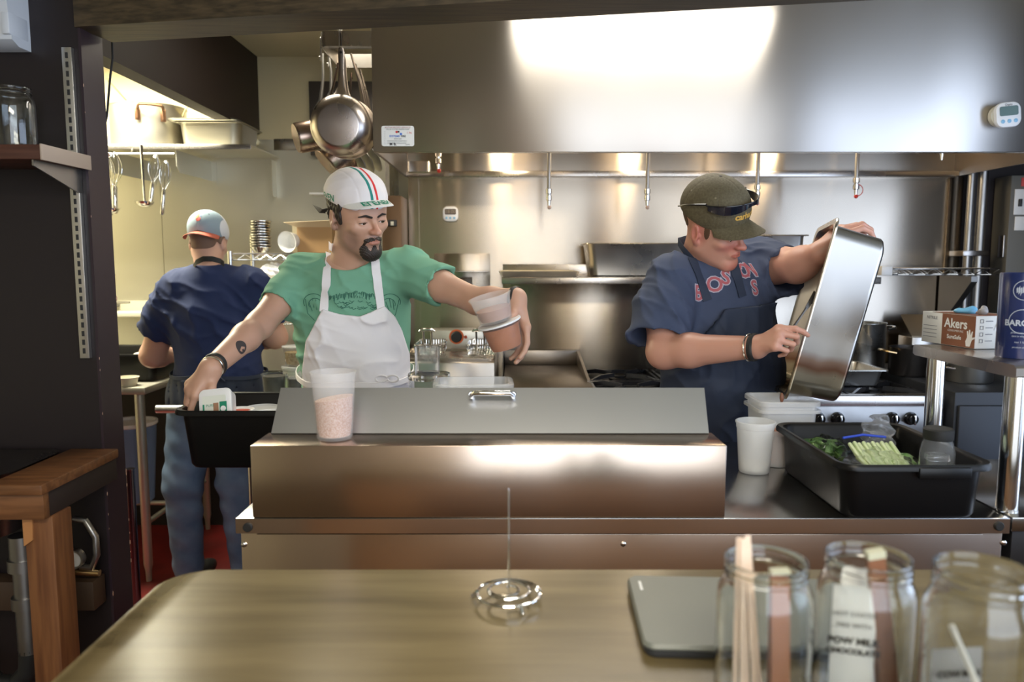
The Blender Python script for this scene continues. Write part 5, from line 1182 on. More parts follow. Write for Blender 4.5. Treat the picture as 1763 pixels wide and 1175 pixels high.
tag(mesh_obj('green_bin', [lumpy((c.x-.04, 1.45, .21), (.13, .12, .215), 61, .04, h=.010)], mat('green_plastic', (.01, .10, .05), .5)), 'dark green bin liner below the sink counter', 'bin')
# ================================================================== people
SKIN = mat('skin', (.52, .30, .21), .46, 0, noise=55, bump=.08, bdist=.0006, sss=.12, pigment=1)
SKINF = mat('flushed_skin', (.58, .30, .22), .44, 0, noise=55, bump=.08, bdist=.0006, sss=.12, pigment=1)
SKINP = mat('pale_skin', (.56, .33, .25), .5, 0, noise=55, bump=.08, bdist=.0006, sss=.12)
LIPS = mat('lips', (.42, .16, .13), .4)
HAIR = mat('dark_hair', (.022, .014, .010), .55, 0, noise=60, stretch=(3, 3, .6), bump=.8, bdist=.002)
HAIRB = mat('brown_hair', (.10, .05, .025), .6, 0, noise=60, bump=.6, bdist=.002)
EYEW = mat('eye_white', (.75, .72, .68), .15); IRIS = mat('iris', (.05, .03, .015), .1)
def frame(yaw, lean=0, roll=0):
    return (Matrix.Rotation(math.radians(yaw), 3, 'Z') @ Matrix.Rotation(math.radians(roll), 3, 'Y') @ Matrix.Rotation(math.radians(lean), 3, 'X'))
def MX(R, c, s=1.0): return Matrix.Translation(Vector(c)) @ R.to_4x4() @ Matrix.Scale(s, 4)
def s_poly(o, u, v, poly):
    o = np.array(o, np.float32); u = np.array(u, np.float32); v = np.array(v, np.float32)
    pl = np.array(poly, np.float32)
    def f(P):
        q = P-o; x = np.stack([q@u, q@v], 1)
        d = np.full(len(x), 1e9, np.float32); sgn = np.ones(len(x), np.float32)
        n = len(pl); j = n-1
        for i in range(n):
            e = pl[j]-pl[i]; w = x-pl[i]
            b = w-e*np.clip((w@e)/(e@e), 0, 1)[:, None]
            d = np.minimum(d, (b*b).sum(1))
            c1 = x[:, 1] >= pl[i, 1]; c2 = x[:, 1] < pl[j, 1]; c3 = e[0]*w[:, 1] > e[1]*w[:, 0]
            flip = (c1 & c2 & c3) | (~c1 & ~c2 & ~c3); sgn[flip] *= -1; j = i
        return sgn*np.sqrt(d)
    return f
# ---- head in its own space: face towards -Y, ears on X, origin between the ears
def head_sdf(jaw=1.0, full=0.0, neck=(0, .03, -.16), nr=.058, nose=1.0):
    j = jaw
    skull = U(.05, s_ell((0, .020, .045), (.074, .094, .083)), s_ell((0, -.022, .018), (.064, .068, .085)))
    face = U(.03, s_ell((0, -.030, -.040), (.056+full*.7, .055, .070)),
             s_cone((.047*j+full*.6, .004, -.052), (.014, -.066, -.100), .018+full, .014), s_cone((-.047*j-full*.6, .004, -.052), (-.014, -.066, -.100), .018+full, .014),
             s_ell((0, -.070, -.100), (.024, .020, .018)))
    h = U(.035, skull, face)
    h = S(.02, h, s_ell((.068, -.066, -.066), (.020, .030, .030)), s_ell((-.068, -.066, -.066), (.020, .030, .030))) if full < .003 else h
    h = U(.016, h, s_ell((.042, -.060, -.020), (.020, .018, .014)), s_ell((-.042, -.060, -.020), (.020, .018, .014)))
    h = U(.014, h, s_cone((-.036, -.076, .019), (-.008, -.084, .014), .008, .007), s_cone((.036, -.076, .019), (.008, -.084, .014), .008, .007))
    h = U(.010, h, s_ell((0, -.078, -.058), (.028, .018, .022)))
    h = S(.016, h, s_ell((.031, -.094, .000), (.017, .013, .010)), s_ell((-.031, -.094, .000), (.017, .013, .010)))
    # lids over the eyeballs, cut by the opening
    for s in (-1, 1):
        lid = s_ell((s*.031, -.0735, .000), (.0155, .0150, .0145))
        op = s_ell((s*.0315, -.092, -.0050), (.0125, .012, .0030), Matrix.Rotation(math.radians(s*5), 3, 'Y'))
        h = S(.002, U(.004, h, lid), op)
    # nose
    n = nose
    nz = U(.010, s_cone((0, -.083, .012), (0, -.107, -.024), .0066, .0078), s_ell((0, -.112, -.030), (.0090*n, .0098, .0085)),
           s_ell((.0105*n, -.098, -.030), (.0070, .0105, .0072)), s_ell((-.0105*n, -.098, -.030), (.0070, .0105, .0072)))
    nz = S(.003, nz, s_ell((.0065, -.100, -.037), (.0036, .006, .004)), s_ell((-.0065, -.100, -.037), (.0036, .006, .004)))
    h = U(.007, h, nz)
    # lips
    up = U(.004, s_cone((-.021, -.087, -.059), (-.005, -.0965, -.0545), .0028, .0045), s_cone((.021, -.087, -.059), (.005, -.0965, -.0545), .0028, .0045))
    lo = s_path([(-.019, -.087, -.061), (-.008, -.094, -.0645), (.008, -.094, -.0645), (.019, -.087, -.061)], [.003, .0052, .0052, .003], .003)
    h = S(.003, h, s_cone((-.022, -.092, -.0595), (.022, -.092, -.0595), .0022, .0022))
    h = U(.003, h, up, lo)
    h = S(.008, h, s_ell((0, -.101, -.078), (.018, .008, .006)))
    # ears
    for s in (-1, 1):
        R = Matrix.Rotation(math.radians(s*22), 3, 'Z') @ Matrix.Rotation(math.radians(-8), 3, 'X')
        e = s_ell((s*.080, .016, -.004), (.0075, .018, .031), R)
        e = U(.006, e, s_ell((s*.078, .008, -.030), (.006, .010, .010)))
        e = S(.005, e, s_ell((s*.089, .012, .002), (.008, .011, .020), R))
        e = U(.004, e, s_ell((s*.079, .002, -.008), (.005, .005, .007)))
        h = U(.008, h, e)
    nk = U(.03, s_cone((0, .026, -.045), neck, nr*.93, nr), s_cone((0, -.012, -.085), (neck[0], neck[1]-.03, neck[2]), .030+full, .034))
    h = U(.030, h, nk)
    return h, nk
LIPR = U(.004, s_path([(-.020, -.090, -.0595), (-.005, -.100, -.054), (.005, -.100, -.054), (.020, -.090, -.0595)], [.003, .005, .005, .003]), s_path([(-.018, -.090, -.0615), (-.008, -.098, -.0655), (.008, -.098, -.0655), (.018, -.090, -.0615)], [.003, .0062, .0062, .003]))
def part_sdf(name, f, lo, hi, h, m, person, M, midx=None):
    o = mesh_obj(name, [sdf_mesh(f, lo, hi, h)], m, None, mx=M, midx=midx); attach(o, person); return o
def eyes(person, M, look):
    for s in (-1, 1):
        c = Vector((s*.031, -.0745, .000)); mb = MB(); d = Vector(look).normalized()
        mb.lathe([(.0128*math.sin(PI*i/12), -.0128*math.cos(PI*i/12)) for i in range(1, 12)], c, 20)
        e = mb.build('eye', EYEW, person, mx=M)
        mb = MB(); mb.lathe([(.0068, .0108), (.0064, .0121), (.004, .0128), (.001, .0130)], c, 18, ax=d); mb.build('iris', IRIS, e, mx=M)
def brim(mb, rx, ry, cy, z0, ln, droop, arch, th=.003, ang=66, slope=0.0, n=28, m=8, taper=.25):
    top = []
    for j in range(m+1):
        t = j/m; row = []
        for i in range(n+1):
            a = math.radians(-ang+2*ang*i/n); k = max(0, math.cos(a*90/ang*.98))**.45
            x = rx*math.sin(a); y = cy-ry*math.cos(a); zz = z0-slope*y
            row.append(Vector((x*(1-.0*t)+math.sin(a)*taper*t*ln*k, y-t*ln*k, zz-droop*t*k-arch*(math.sin(a)**2)*(.25+.75*t))))
        top.append(row)
    vs = [p for r in top for p in r]+[p-Vector((0, 0, th)) for r in top for p in r]; N = (n+1)*(m+1); fs = []
    for j in range(m):
        for i in range(n):
            a = j*(n+1)+i; fs += [(a, a+1, a+n+2, a+n+1), (N+a, N+a+n+1, N+a+n+2, N+a+1)]
    ring = [i for i in range(n+1)]+[j*(n+1)+n for j in range(1, m+1)]+[m*(n+1)+i for i in range(n-1, -1, -1)]+[j*(n+1) for j in range(m-1, 0, -1)]
    for a, b in zip(ring, ring[1:]+ring[:1]): fs.append((a, N+a, N+b, b))
    mb.add(vs, fs)
# ---- hands. x: thumb side, y: towards the finger tips, z: back of the hand
def hand_sdf(curl, thumb, spread=.06, fat=1.0):
    """curl: per finger (index..little) three bends in degrees; thumb: list of points"""
    roots = [(.0295, .088, 0), (.0100, .093, .002), (-.0105, .088, .001), (-.0290, .078, -.002)]
    L = [(.043, .026, .021), (.048, .030, .022), (.045, .028, .022), (.035, .021, .019)]
    rr = [(.0100, .0088, .0080, .0068), (.0103, .0090, .0082, .0068), (.0098, .0086, .0078, .0065), (.0088, .0076, .0068, .0058)]
    fs = []
    for i, (r, ls, rad) in enumerate(zip(roots, L, rr)):
        p = Vector(r); pts = [p.copy()]; a = 0; sx = spread*(1.5-i)/1.5
        for k in range(3):
            a += math.radians(curl[i][k]); d = Vector((sx*math.cos(a), math.cos(a), -math.sin(a))).normalized(); p = p+d*ls[k]; pts.append(p.copy())
        f = s_path(pts, [x*fat for x in rad], .003)
        fs.append(f)
    fing = U(.0022, *fs)
    palm = U(.020, s_cone((.004, .002, 0), (.024, .080, 0), .021*fat, .0150*fat), s_cone((-.002, .002, 0), (-.003, .082, .001), .021*fat, .0150*fat), s_cone((-.006, .004, -.002), (-.026, .070, -.002), .020*fat, .0135*fat))
    palm = U(.010, palm, *[s_ell(r, (.0115*fat, .012, .0115*fat)) for r in roots])
    th = s_path(thumb, [.0150*fat, .0125*fat, .0105*fat, .0080*fat], .004)
    th = U(.010, th, s_ell((.022, .030, -.012), (.016, .026, .014)))
    return U(.007, U(.012, palm, th), fing)
THUMB_REST = [(.018, .018, -.008), (.038, .050, -.018), (.048, .080, -.026), (.052, .103, -.034)]
def hand_mx(c, fwd, back, left, s=1.0):
    y = Vector(fwd).normalized(); z = Vector(back); z = (z-y*z.dot(y)).normalized(); x = y.cross(z)*(1 if left else -1)
    return Matrix(((x.x*s, y.x*s, z.x*s, c[0]), (x.y*s, y.y*s, z.y*s, c[1]), (x.z*s, y.z*s, z.z*s, c[2]), (0, 0, 0, 1)))
def TRM(f, M, s=1.0):
    Mi = np.array(M.inverted(), np.float32)
    return lambda P: f(P@Mi[:3, :3].T+Mi[:3, 3])*s
def bounds(pts, pad):
    a = np.array([tuple(p) for p in pts], np.float32); return a.min(0)-pad, a.max(0)+pad
def nails(mb, curl, M, spread=.06):
    pass
def torso_sdf(R, pel, belly, chest, neck, shR, shL, dims, k=.09):
    pw, pd, bw, bd, cw, cd = dims
    t = U(k, s_ell(pel, (pw, pd, .13), R), s_ell(belly, (bw, bd, .17), R), s_ell(chest, (cw, cd, .19), R))
    t = U(.05, t, s_cone(shR, chest+(Vector(neck)-Vector(chest))*.55, .050, .066), s_cone(shL, chest+(Vector(neck)-Vector(chest))*.55, .050, .066))
    return U(.05, t, s_cone(Vector(neck)+Vector((0, 0, -.03)), Vector(shR)+Vector((0, 0, .02)), .045, .035), s_cone(Vector(neck)+Vector((0, 0, -.03)), Vector(shL)+Vector((0, 0, .02)), .045, .035))
def legs_sdf(hipR, kneeR, ankR, hipL, kneeL, ankL, r=(.095, .062, .045)):
    return U(.03, s_path([hipR, kneeR, ankR], r, .03), s_path([hipL, kneeL, ankL], r, .03))
def shoe(person, ank, yaw, m, name='shoe'):
    R = frame(yaw); f = I(.006, U(.03, s_ell(Vector((ank.x, ank.y, .05))+R@Vector((0, -.07, -.005)), (.048, .14, .045), R), s_ell(Vector((ank.x, ank.y, .085)), (.048, .055, .05), R)), s_plane((0, 0, .004), (0, 0, -1)))
    mesh_obj(name, [sdf_mesh(f, *bounds([(ank.x, ank.y, .06)], .22), .008)], m, person)
def cast(bvh, px, py, maxd=6):
    d = Vector(_ray(px, py)).normalized(); h = bvh.ray_cast(Vector((0, 0, CAMZ)), d, maxd)
    return h[0], h[1]
def band(person, c, axis, r, w, th, m, name, squash=.8, tilt=None):
    z = Vector(axis).normalized(); x = z.orthogonal().normalized() if tilt is None else (Vector(tilt)-z*Vector(tilt).dot(z)).normalized(); y = z.cross(x)
    mb = MB(); n = 36; loops = []
    for i in range(n):
        a = 2*PI*i/n; e = x*math.cos(a)+y*math.sin(a)*squash; nn = (x*math.cos(a)*squash+y*math.sin(a)).normalized()
        q = Vector(c)+e*r
        loops.append([q+nn*(th*.5*math.cos(b))+z*(w*.5*math.sin(b)) for b in [2*PI*k/8 for k in range(8)]])
    mb.loft(loops, close=True); return mb.build(name, m, person)
def joined(name, parts, m, person, midx=None): return mesh_obj(name, parts, m, person, midx=midx)
def world_part(f, M, lo, hi, h):
    """mesh a head-space field, return it in world space"""
    V, Q = sdf_mesh(f, lo, hi, h); Mm = np.array(M, np.float32); return V@Mm[:3, :3].T+Mm[:3, 3], Q
# =========================================================== 1. the man in the green shirt
def green_cook():
    foot = Vector((W(612, 660, 2.42).x, 2.46, 0))
    P = thing('person', 'man in green T-shirt, white apron and white cycling cap reaching into the tub', 'person', foot)
    HR = Matrix.Rotation(math.radians(42), 3, 'Z') @ Matrix.Rotation(math.radians(14), 3, 'X') @ Matrix.Rotation(math.radians(-8), 3, 'Y')
    hc = W(617, 371, 2.22); HM = MX(HR, hc, .96)
    R = frame(8, 8)
    neck = W(597, 462, 2.29); chest = W(607, 545, 2.33); belly = W(613, 640, 2.36); pel = Vector((foot.x, 2.43, .97))
    shR, shL = W(520, 474, 2.34), W(700, 468, 2.30)
    T = torso_sdf(R, pel, belly, chest, neck, shR, shL, (.165, .12, .148, .112, .172, .115))
    # arms
    elR, wrR = W(447, 560, 2.16), W(364, 634, 1.935)
    elL, wrL = W(822, 519, 2.14), W(888, 514, 2.08)
    armR = s_path([shR, shR.lerp(elR, .5), elR, elR.lerp(wrR, .3), wrR], [.052, .045, .038, .038, .027], .02)
    armL = s_path([shL, shL.lerp(elL, .5), elL, elL.lerp(wrL, .35), wrL], [.052, .044, .036, .036, .027], .02)
    hd, nk = head_sdf(neck=tuple(HM.inverted()@neck), nr=.056, nose=1.08)
    # hands
    fw = (W(330, 672, 1.915)-wrR); MR = hand_mx(wrR, fw, (-.45, -.72, .30), False, .88)
    hR = hand_sdf([(24, 26, 12), (30, 30, 14), (38, 32, 16), (46, 36, 18)], [(.018, .018, -.008), (.044, .042, -.012), (.056, .068, -.020), (.060, .092, -.030)], .09)
    ML = hand_mx(wrL, (.22, -.12, -.97), (.90, .38, .2), True, .98)
    hL = hand_sdf([(12, 22, 18), (14, 24, 18), (16, 26, 20), (20, 28, 22)], [(.016, .018, -.012), (.034, .044, -.030), (.036, .066, -.050), (.030, .086, -.062)], .05)
    parts = []
    fR = U(.018, armR, TRM(hR, MR, .88)); fL = U(.018, armL, TRM(hL, ML, .98))
    parts.append(sdf_mesh(I(0, fR, s_plane(shR.lerp(elR, .35), shR-elR)), *bounds([elR, wrR, wrR+fw.normalized()*.16, shR.lerp(elR, .3)], .075), .0026))
    parts.append(sdf_mesh(I(0, fL, s_plane(shL.lerp(elL, .35), shL-elL)), *bounds([elL, wrL, wrL+Vector((.04, 0, -.16)), shL.lerp(elL, .3)], .075), .0026))
    parts.append(world_part(hd, HM, (-.10, -.13, -.22), (.10, .13, .14), .0020))
    hip = .10; hR_, hL_ = pel+R@Vector((-.09, 0, -.06)), pel+R@Vector((.09, 0, -.06))
    kR, kL = Vector((hR_.x-.02, 2.42, .50)), Vector((hL_.x+.03, 2.44, .50)); aR, aL = Vector((hR_.x-.03, 2.47, .09)), Vector((hL_.x+.05, 2.50, .09))
    LG = legs_sdf(hR_, kR, aR, hL_, kL, aL)
    core = U(.04, T, LG)
    parts.append(sdf_mesh(core, *bounds([neck, pel, aR, aL, shR, shL], .17), .014))
    HMi = np.array(HM.inverted(), np.float32); lipf = LIPR
    def mi(c):
        q = c@HMi[:3, :3].T+HMi[:3, 3]; near = (np.abs(q) < .2).all(1); out = np.zeros(len(c), int)
        out[near] = (lipf(q[near].astype(np.float32)) < 0).astype(int); return out
    rl = .55*0+1
    def pg(V_):
        q = (V_@HMi[:3, :3].T+HMi[:3, 3]).astype(np.float32); c = np.ones((len(V_), 4), np.float32); near = (np.abs(q) < .2).all(1); qq = q[near]
        st = mask(U(.01, s_ell((0, -.070, -.095), (.052, .055, .034)), s_ell((.045, -.030, -.070), (.022, .045, .034)), s_ell((-.045, -.030, -.070), (.022, .045, .034)), s_ell((0, -.095, -.050), (.030, .02, .012)), s_ell((.07, -.01, -.03), (.02, .02, .04)), s_ell((-.07, -.01, -.03), (.02, .02, .04))), .030)(qq)[:, None]
        lp = mask(OFF(LIPR, .0005), .003)(qq)[:, None]; nr_ = mask(s_ell((0, -.105, -.025), (.02, .02, .016)), .02)(qq)[:, None]
        k = np.ones((len(qq), 3), np.float32); k = k*(1-st*.40*np.array([1, .95, .85])); k = k*(1-nr_*np.array([0, .16, .16])); k = k*(1-lp)+lp*np.array([.84, .62, .62])
        cc = c[near]; cc[:, :3] = k; c[near] = cc; return c
    body = mesh_obj('body', parts, SKIN, P, pig=pg)
    eyes(P, HM, (.25, -1, -.30))
    # brows, hair, beard
    for s in (-1, 1):
        reg = s_proj([(s*.011, .0135), (s*.028, .0190), (s*.046, .0155)], [.0034, .0040, .0018])
        part_sdf('eyebrow', I(.001, OFF(hd, .0016), reg), (-.07, -.12, 0), (.07, -.03, .05), .0011, HAIR, P, HM)
        part_sdf('eyelash', I(.0005, OFF(hd, .0010), s_proj([(s*.019, -.0035), (s*.031, -.0012), (s*.044, -.0040)], [.0008, .0012, .0010])), (-.06, -.12, -.02), (.06, -.03, .02), .0009, HAIR, P, HM)
    nz = lambda P: .0010*(np.sin(P[:, 0]*900)*np.sin(P[:, 2]*700+P[:, 1]*500))
    tache = U(.004, s_path([(0, -.103, -.0475), (.014, -.099, -.0500), (.027, -.087, -.058), (.031, -.080, -.070)], [.0062, .0072, .0062, .0045], .004), s_path([(0, -.103, -.0475), (-.014, -.099, -.0500), (-.027, -.087, -.058), (-.031, -.080, -.070)], [.0062, .0072, .0062, .0045], .004))
    goat = S(.003, U(.010, s_ell((0, -.078, -.106), (.031, .038, .020)), s_ell((0, -.097, -.080), (.012, .010, .010)), s_ell((.026, -.074, -.090), (.013, .02, .020)), s_ell((-.026, -.074, -.090), (.013, .02, .020))), s_ell((0, -.098, -.0605), (.024, .014, .0095)))
    part_sdf('beard', DISP(I(.003, OFF(hd, .0014), U(.003, tache, goat)), nz), (-.06, -.13, -.15), (.06, -.03, -.02), .0014, HAIR, P, HM)
    hreg = U(.016, s_ell((0, .060, .015), (.10, .058, .050)), *[s_ell((s*.076, -.016, .016), (.018, .013, .034), Matrix.Rotation(-.25, 3, 'X')) for s in (-1, 1)], *[s_cone((s*.076, -.02, .038), (s*.07, .06, .035), .016, .016) for s in (-1, 1)])
    for s in (-1, 1): hreg = S(.004, hreg, s_ell((s*.090, .010, -.012), (.022, .021, .034)))
    hn = lambda P: .0018*np.sin(P[:, 1]*420+P[:, 0]*260)*np.sin(P[:, 2]*180)
    part_sdf('hair', DISP(I(.003, OFF(hd, .0055), hreg), hn), (-.11, -.06, -.08), (.11, .14, .09), .0022, HAIR, P, HM)
    mb = MB()
    for k in range(4): mb.tube([(-.070, .050+.008*k, .018-.006*k), (-.085, .066+.006*k, .012-.004*k), (-.094, .070+.012*k, .020)], [.0022, .0016, .0005], 6)
    mb.build('hair_curl', HAIR, P, mx=HM)
    # cycling cap
    capm = bpy.data.materials.new('cap_cotton'); capm.use_nodes = True; nt = capm.node_tree; b = nt.nodes['Principled BSDF']; b.inputs['Roughness'].default_value = .85
    N = nt.nodes.new; L = nt.links.new
    tc = N('ShaderNodeTexCoord'); sx = N('ShaderNodeSeparateXYZ'); L(tc.outputs['Object'], sx.inputs[0])
    cr = N('ShaderNodeValToRGB'); cr.color_ramp.interpolation = 'CONSTANT'; mr = N('ShaderNodeMapRange'); mr.inputs['From Min'].default_value = -.05; mr.inputs['From Max'].default_value = .05
    L(sx.outputs['X'], mr.inputs['Value']); L(mr.outputs[0], cr.inputs[0])
    e = cr.color_ramp.elements; W_, G_, Rr = (.74, .70, .71, 1), (.02, .22, .19, 1), (.62, .03, .03, 1)
    def at(x): return (x+.05)/.1
    e[0].position = 0; e[0].color = W_; e[1].position = at(-.0125); e[1].color = G_
    for x, c_ in ((-.0045, W_), (.0045, Rr), (.0125, W_)): q = e.new(at(x)); q.color = c_
    L(cr.outputs[0], b.inputs['Base Color'])
    crown = s_ell((0, .012, .056), (.088, .110, .078)); crown = U(.02, crown, s_ell((0, .02, .070), (.080, .098, .068)))
    seam = lambda P: .0012*np.exp(-((np.abs(P[:, 0])-.042-.10*(P[:, 2]-.05)*0)/.0018)**2)+.0010*wav(P, (.3, 1, .5), .05)*wav(P, (1, .2, .3), .07)
    fc = I(.003, DISP(crown, seam), s_plane((0, 0, .046), (0, .22, -1)))
    cap = part_sdf('cap', fc, (-.12, -.13, -.02), (.12, .15, .17), .0024, capm, P, HM)
    mb = MB(); brim(mb, .083, .100, .010, .046, .054, .010, .013, .0025, 62, .22, taper=.12); mb.build('brim', mat('brim_cotton', (.74, .73, .70), .8), cap, mx=HM)
    bv = bvh_of(*sdf_mesh(fc, (-.12, -.13, -.02), (.12, .15, .17), .005)); mb = MB()
    vs, fs = text_mesh('ELEVEN', .026, 0, .0006)
    drape(mb, vs, fs, bv, (-.02, .055, .060), Vector((.35, -1, 0)), Vector((.0, 0, 1)), .0012, .004)
    mb.build('lettering', GREENINK, cap, False, mx=HM)
    mb = MB(); vs, fs = text_mesh('ELEVEN', .024, 0, .0008)
    for q in (1,):
        mb.add([Vector((p.x*1.15, .010-.100-.017+p.y*.8+.35*p.x*p.x*6, .0628-.0022+.0-abs(p.x)*.045-.0005)) for p in vs], fs)
    out = []
    mb = MB()
    def brim_pt(x, t):
        a = math.asin(max(-1, min(1, x/.083))); k = max(0, math.cos(a*90/62*.98))**.45
        y = .010-.100*math.cos(a); return Vector((x+math.sin(a)*.12*t*.054*k, y-t*.054*k, .046-.22*y-.010*t*k-.013*(math.sin(a)**2)*(.25+.75*t)+.0008))
    mb.add([brim_pt(p.x*1.1, .5+p.y/.034) for p in vs], fs); mb.build('lettering', GREENINK, cap, False, mx=HM)
    # shirt
    hemR, hemL = shR.lerp(elR, .64), shL.lerp(elL, .52)
    slR = s_path([shR+Vector((.03, 0, .0)), shR.lerp(hemR, .5), hemR], [.054, .056, .057], .03); slL = s_path([shL+Vector((-.03, 0, 0)), shL.lerp(hemL, .5), hemL], [.056, .060, .062], .03)
    dR = (hemR-shR).normalized(); dL = (hemL-shL).normalized()
    sT = OFF(T, .010)
    cr_ = creases(3, .0050, .075, (.35, 0, 1)); fold = lambda P: cr_(P)+.004
    # each sleeve ends at its hem and is hollow there
    slR = S(.003, I(.003, slR, s_plane(hemR, dR)), s_cone(hemR-dR*.04, hemR+dR*.03, .041, .0525)); slL = S(.003, I(.003, slL, s_plane(hemL, dL)), s_cone(hemL-dL*.055, hemL+dL*.03, .042, .0575))
    sh = U(.030, sT, slR, slL); sh = DISP(sh, fold); shfull = sh
    sh = S(.006, sh, s_ell(neck+Vector((.010, -.035, .052)), (.080, .085, .062)), s_plane(pel+Vector((0, 0, -.06)), (0, 0, 1)))
    GREEN = mat('green_jersey', (.155, .36, .245), .85, 0, noise=220, bump=.12, bdist=.0008, sheen=.0)
    lo, hi = bounds([neck, pel, hemR, hemL, shR, shL], .15); V, Q = sdf_mesh(sh, lo, hi, .0045)
    shirt = mesh_obj('shirt', [(V, Q)], GREEN, P); bvs = bvh_of(V, Q)
    col = MB(); pts = []
    for i in range(40):
        a = 2*PI*i/40; q = neck+Vector((.006, -.020, .018))+Vector((.066*math.cos(a), .062*math.sin(a), .020*math.sin(a)+.012))
        pts.append(q)
    # printed animal head on the shirt
    mb = MB(); dk = mat('shirt_print', (.035, .14, .10), .85)
    def stroke(pxs, w=1.1):
        pp = []
        for x, y in pxs:
            h = cast(bvs, x, y)
            if h[0] is not None: pp.append(h[0]+h[1]*.0012)
        if len(pp) > 1: mb.tube(pp, .0009*w, 5)
    def arc(cx, cy, rx, ry, a0, a1, n=14): return [(cx+rx*math.cos(math.radians(a0+(a1-a0)*i/n)), cy+ry*math.sin(math.radians(a0+(a1-a0)*i/n))) for i in range(n+1)]
    for cx, s in ((540, -1), (672, 1)):
        stroke(arc(cx, 520, 17, 14, 150 if s < 0 else 200, 340 if s < 0 else 380)); stroke(arc(cx+3*-s, 524, 11, 10, 150 if s < 0 else 200, 340 if s < 0 else 380)); stroke([(cx-14, 515), (cx-10, 540), (cx+2, 552)] if s < 0 else [(cx+15, 515), (cx+9, 540), (cx+2, 556)])
        stroke([(cx-8, 520), (cx-2, 536)]); stroke([(cx+4, 516), (cx+6, 534)]); stroke([(cx-2, 514), (cx+1, 530)])
    random.seed(7)
    for i in range(52):
        x = 566+i*1.75; y = 512-9*math.sin((x-566)/92*PI)+random.uniform(-2, 2); stroke([(x, y), (x+random.uniform(-2, 2), y+random.uniform(5, 11))], 1.2)
    for i in range(34):
        x = 574+random.uniform(0, 78); y = 517+random.uniform(0, 14); stroke([(x, y), (x+3, y+3), (x+8, y+1)], 1.0)
    mb.build('animal_print', dk, shirt)
    # apron
    uX, vZ = R@Vector((1, 0, 0)), Vector((0, 0, 1)); o = W(609, 545, 2.2)
    def uv(px, py, Y=2.2): q = W(px, py, Y)-o; return (q.dot(uX), q.dot(vZ))
    bib = [uv(555, 532), (uv(585, 541)), uv(619, 545), uv(640, 537), uv(662, 528), uv(680, 548), uv(692, 572), uv(706, 620), uv(710, 720), uv(710, 960), uv(512, 960), uv(514, 720), uv(516, 640), uv(524, 590), uv(540, 560)]
    base = U(.06, OFF(T, .014), s_cone(belly+Vector((-.06, -.055, -.0)), pel+Vector((-.07, -.075, -.35)), .07, .07), s_cone(belly+Vector((.06, -.055, .0)), pel+Vector((.07, -.075, -.35)), .07, .07))
    ac_ = creases(31, .0055, .17, (1, 0, .5)); af = lambda P: ac_(P)+.004
    base = DISP(U(.015, base, OFF(shfull, .004)), af)
    front = s_plane(W(609, 545, 2.35), R@Vector((0, 1, 0)))
    ap = I(.002, OFF(base, .0050), lambda P: -(base(P)+.0045), s_poly(o, uX, vZ, bib), front)
    lo, hi = bounds([W(510, 525, 2.2), W(712, 525, 2.2), pel+Vector((0, -.2, -.4)), pel], .06)
    V, Q = sdf_mesh(ap, lo, hi, .0036); WH = mat('apron_cotton', (.80, .78, .80), .8, 0, noise=300, bump=.1, bdist=.0005)
    apr = mesh_obj('apron', [(V, Q)], WH, P); bva = bvh_of(V, Q)
    # neck straps following the shirt
    def strap(pxs, w, nm, m, bv, par, lift=.003, th=.0018):
        c = []
        for x, y in pxs:
            h = cast(bv, x, y)
            if h[0] is not None: c.append((h[0]+h[1]*lift, h[1]))
        loops = []
        for i in range(len(c)):
            d = (c[min(i+1, len(c)-1)][0]-c[max(i-1, 0)][0]).normalized(); n = c[i][1]; s = d.cross(n).normalized(); p = c[i][0]
            loops.append([p-s*w, p+s*w, p+s*w+n*th, p-s*w+n*th])
        mb = MB(); mb.loft(loops); return mb.build(nm, m, par)
    ln = lambda a, b, n=12: [(a[0]+(b[0]-a[0])*i/n, a[1]+(b[1]-a[1])*i/n) for i in range(n+1)]
    strap(ln((567, 428), (558, 537)), .0125, 'strap', WH, bvs, apr); strap(ln((645, 440), (655, 533)), .0125, 'strap', WH, bvs, apr)
    # strap round the nape
    a_ = cast(bvs, 567, 428)[0] or W(567, 428, 2.24); b_ = cast(bvs, 645, 440)[0] or W(645, 442, 2.24)
    mb = MB(); pts = [a_+Vector((0, -.001, .002)), a_.lerp(neck+Vector((-.056, .05, .062)), .5)+Vector((-.004, 0, .008)), neck+Vector((-.056, .05, .062)), neck+Vector((.0, .070, .066)), neck+Vector((.055, .05, .058)), b_.lerp(neck+Vector((.055, .05, .058)), .5), b_+Vector((0, -.001, .002))]
    mb.loft([[p+Vector((0, 0, -.012)), p+Vector((0, 0, .012)), p+(p-neck).normalized()*.002+Vector((0, 0, .012)), p+(p-neck).normalized()*.002+Vector((0, 0, -.012))] for p in pts]); mb.build('nape_strap', WH, apr)
    # waist ties with a small bow
    wz = W(609, 655, 2.2); mb = MB(); n = 30; lp_ = []
    for i in range(n):
        a = 2*PI*i/n; d = R@Vector((math.cos(a), math.sin(a), 0)); q0 = Vector((belly.x, belly.y-.01, wz.z+.004*math.sin(3*a)))
        # march outwards until clear of the cloth
        pts_ = np.array([tuple(q0+d*t) for t in np.linspace(.05, .32, 55)], np.float32); v = OFF(base, .007)(pts_); k = int(np.argmax(v > 0)); p = Vector(pts_[k])
        lp_.append([p+Vector((0, 0, -.009)), p+Vector((0, 0, .009)), p+d*.003+Vector((0, 0, .008)), p+d*.003+Vector((0, 0, -.008))])
    mb.loft(lp_, close=True); mb.build('waist_tie', WH, apr)
    mb = MB(); h = cast(bva, 668, 650); q = h[0] if h[0] is not None else wz
    for s in (-1, 1): mb.tube([q+Vector((.019*s*(1-math.cos(t))*.9, -.010-.006*math.sin(t*.5), .010*math.sin(t)-.002)) for t in [2*PI*i/16 for i in range(17)]], .0028, 8)
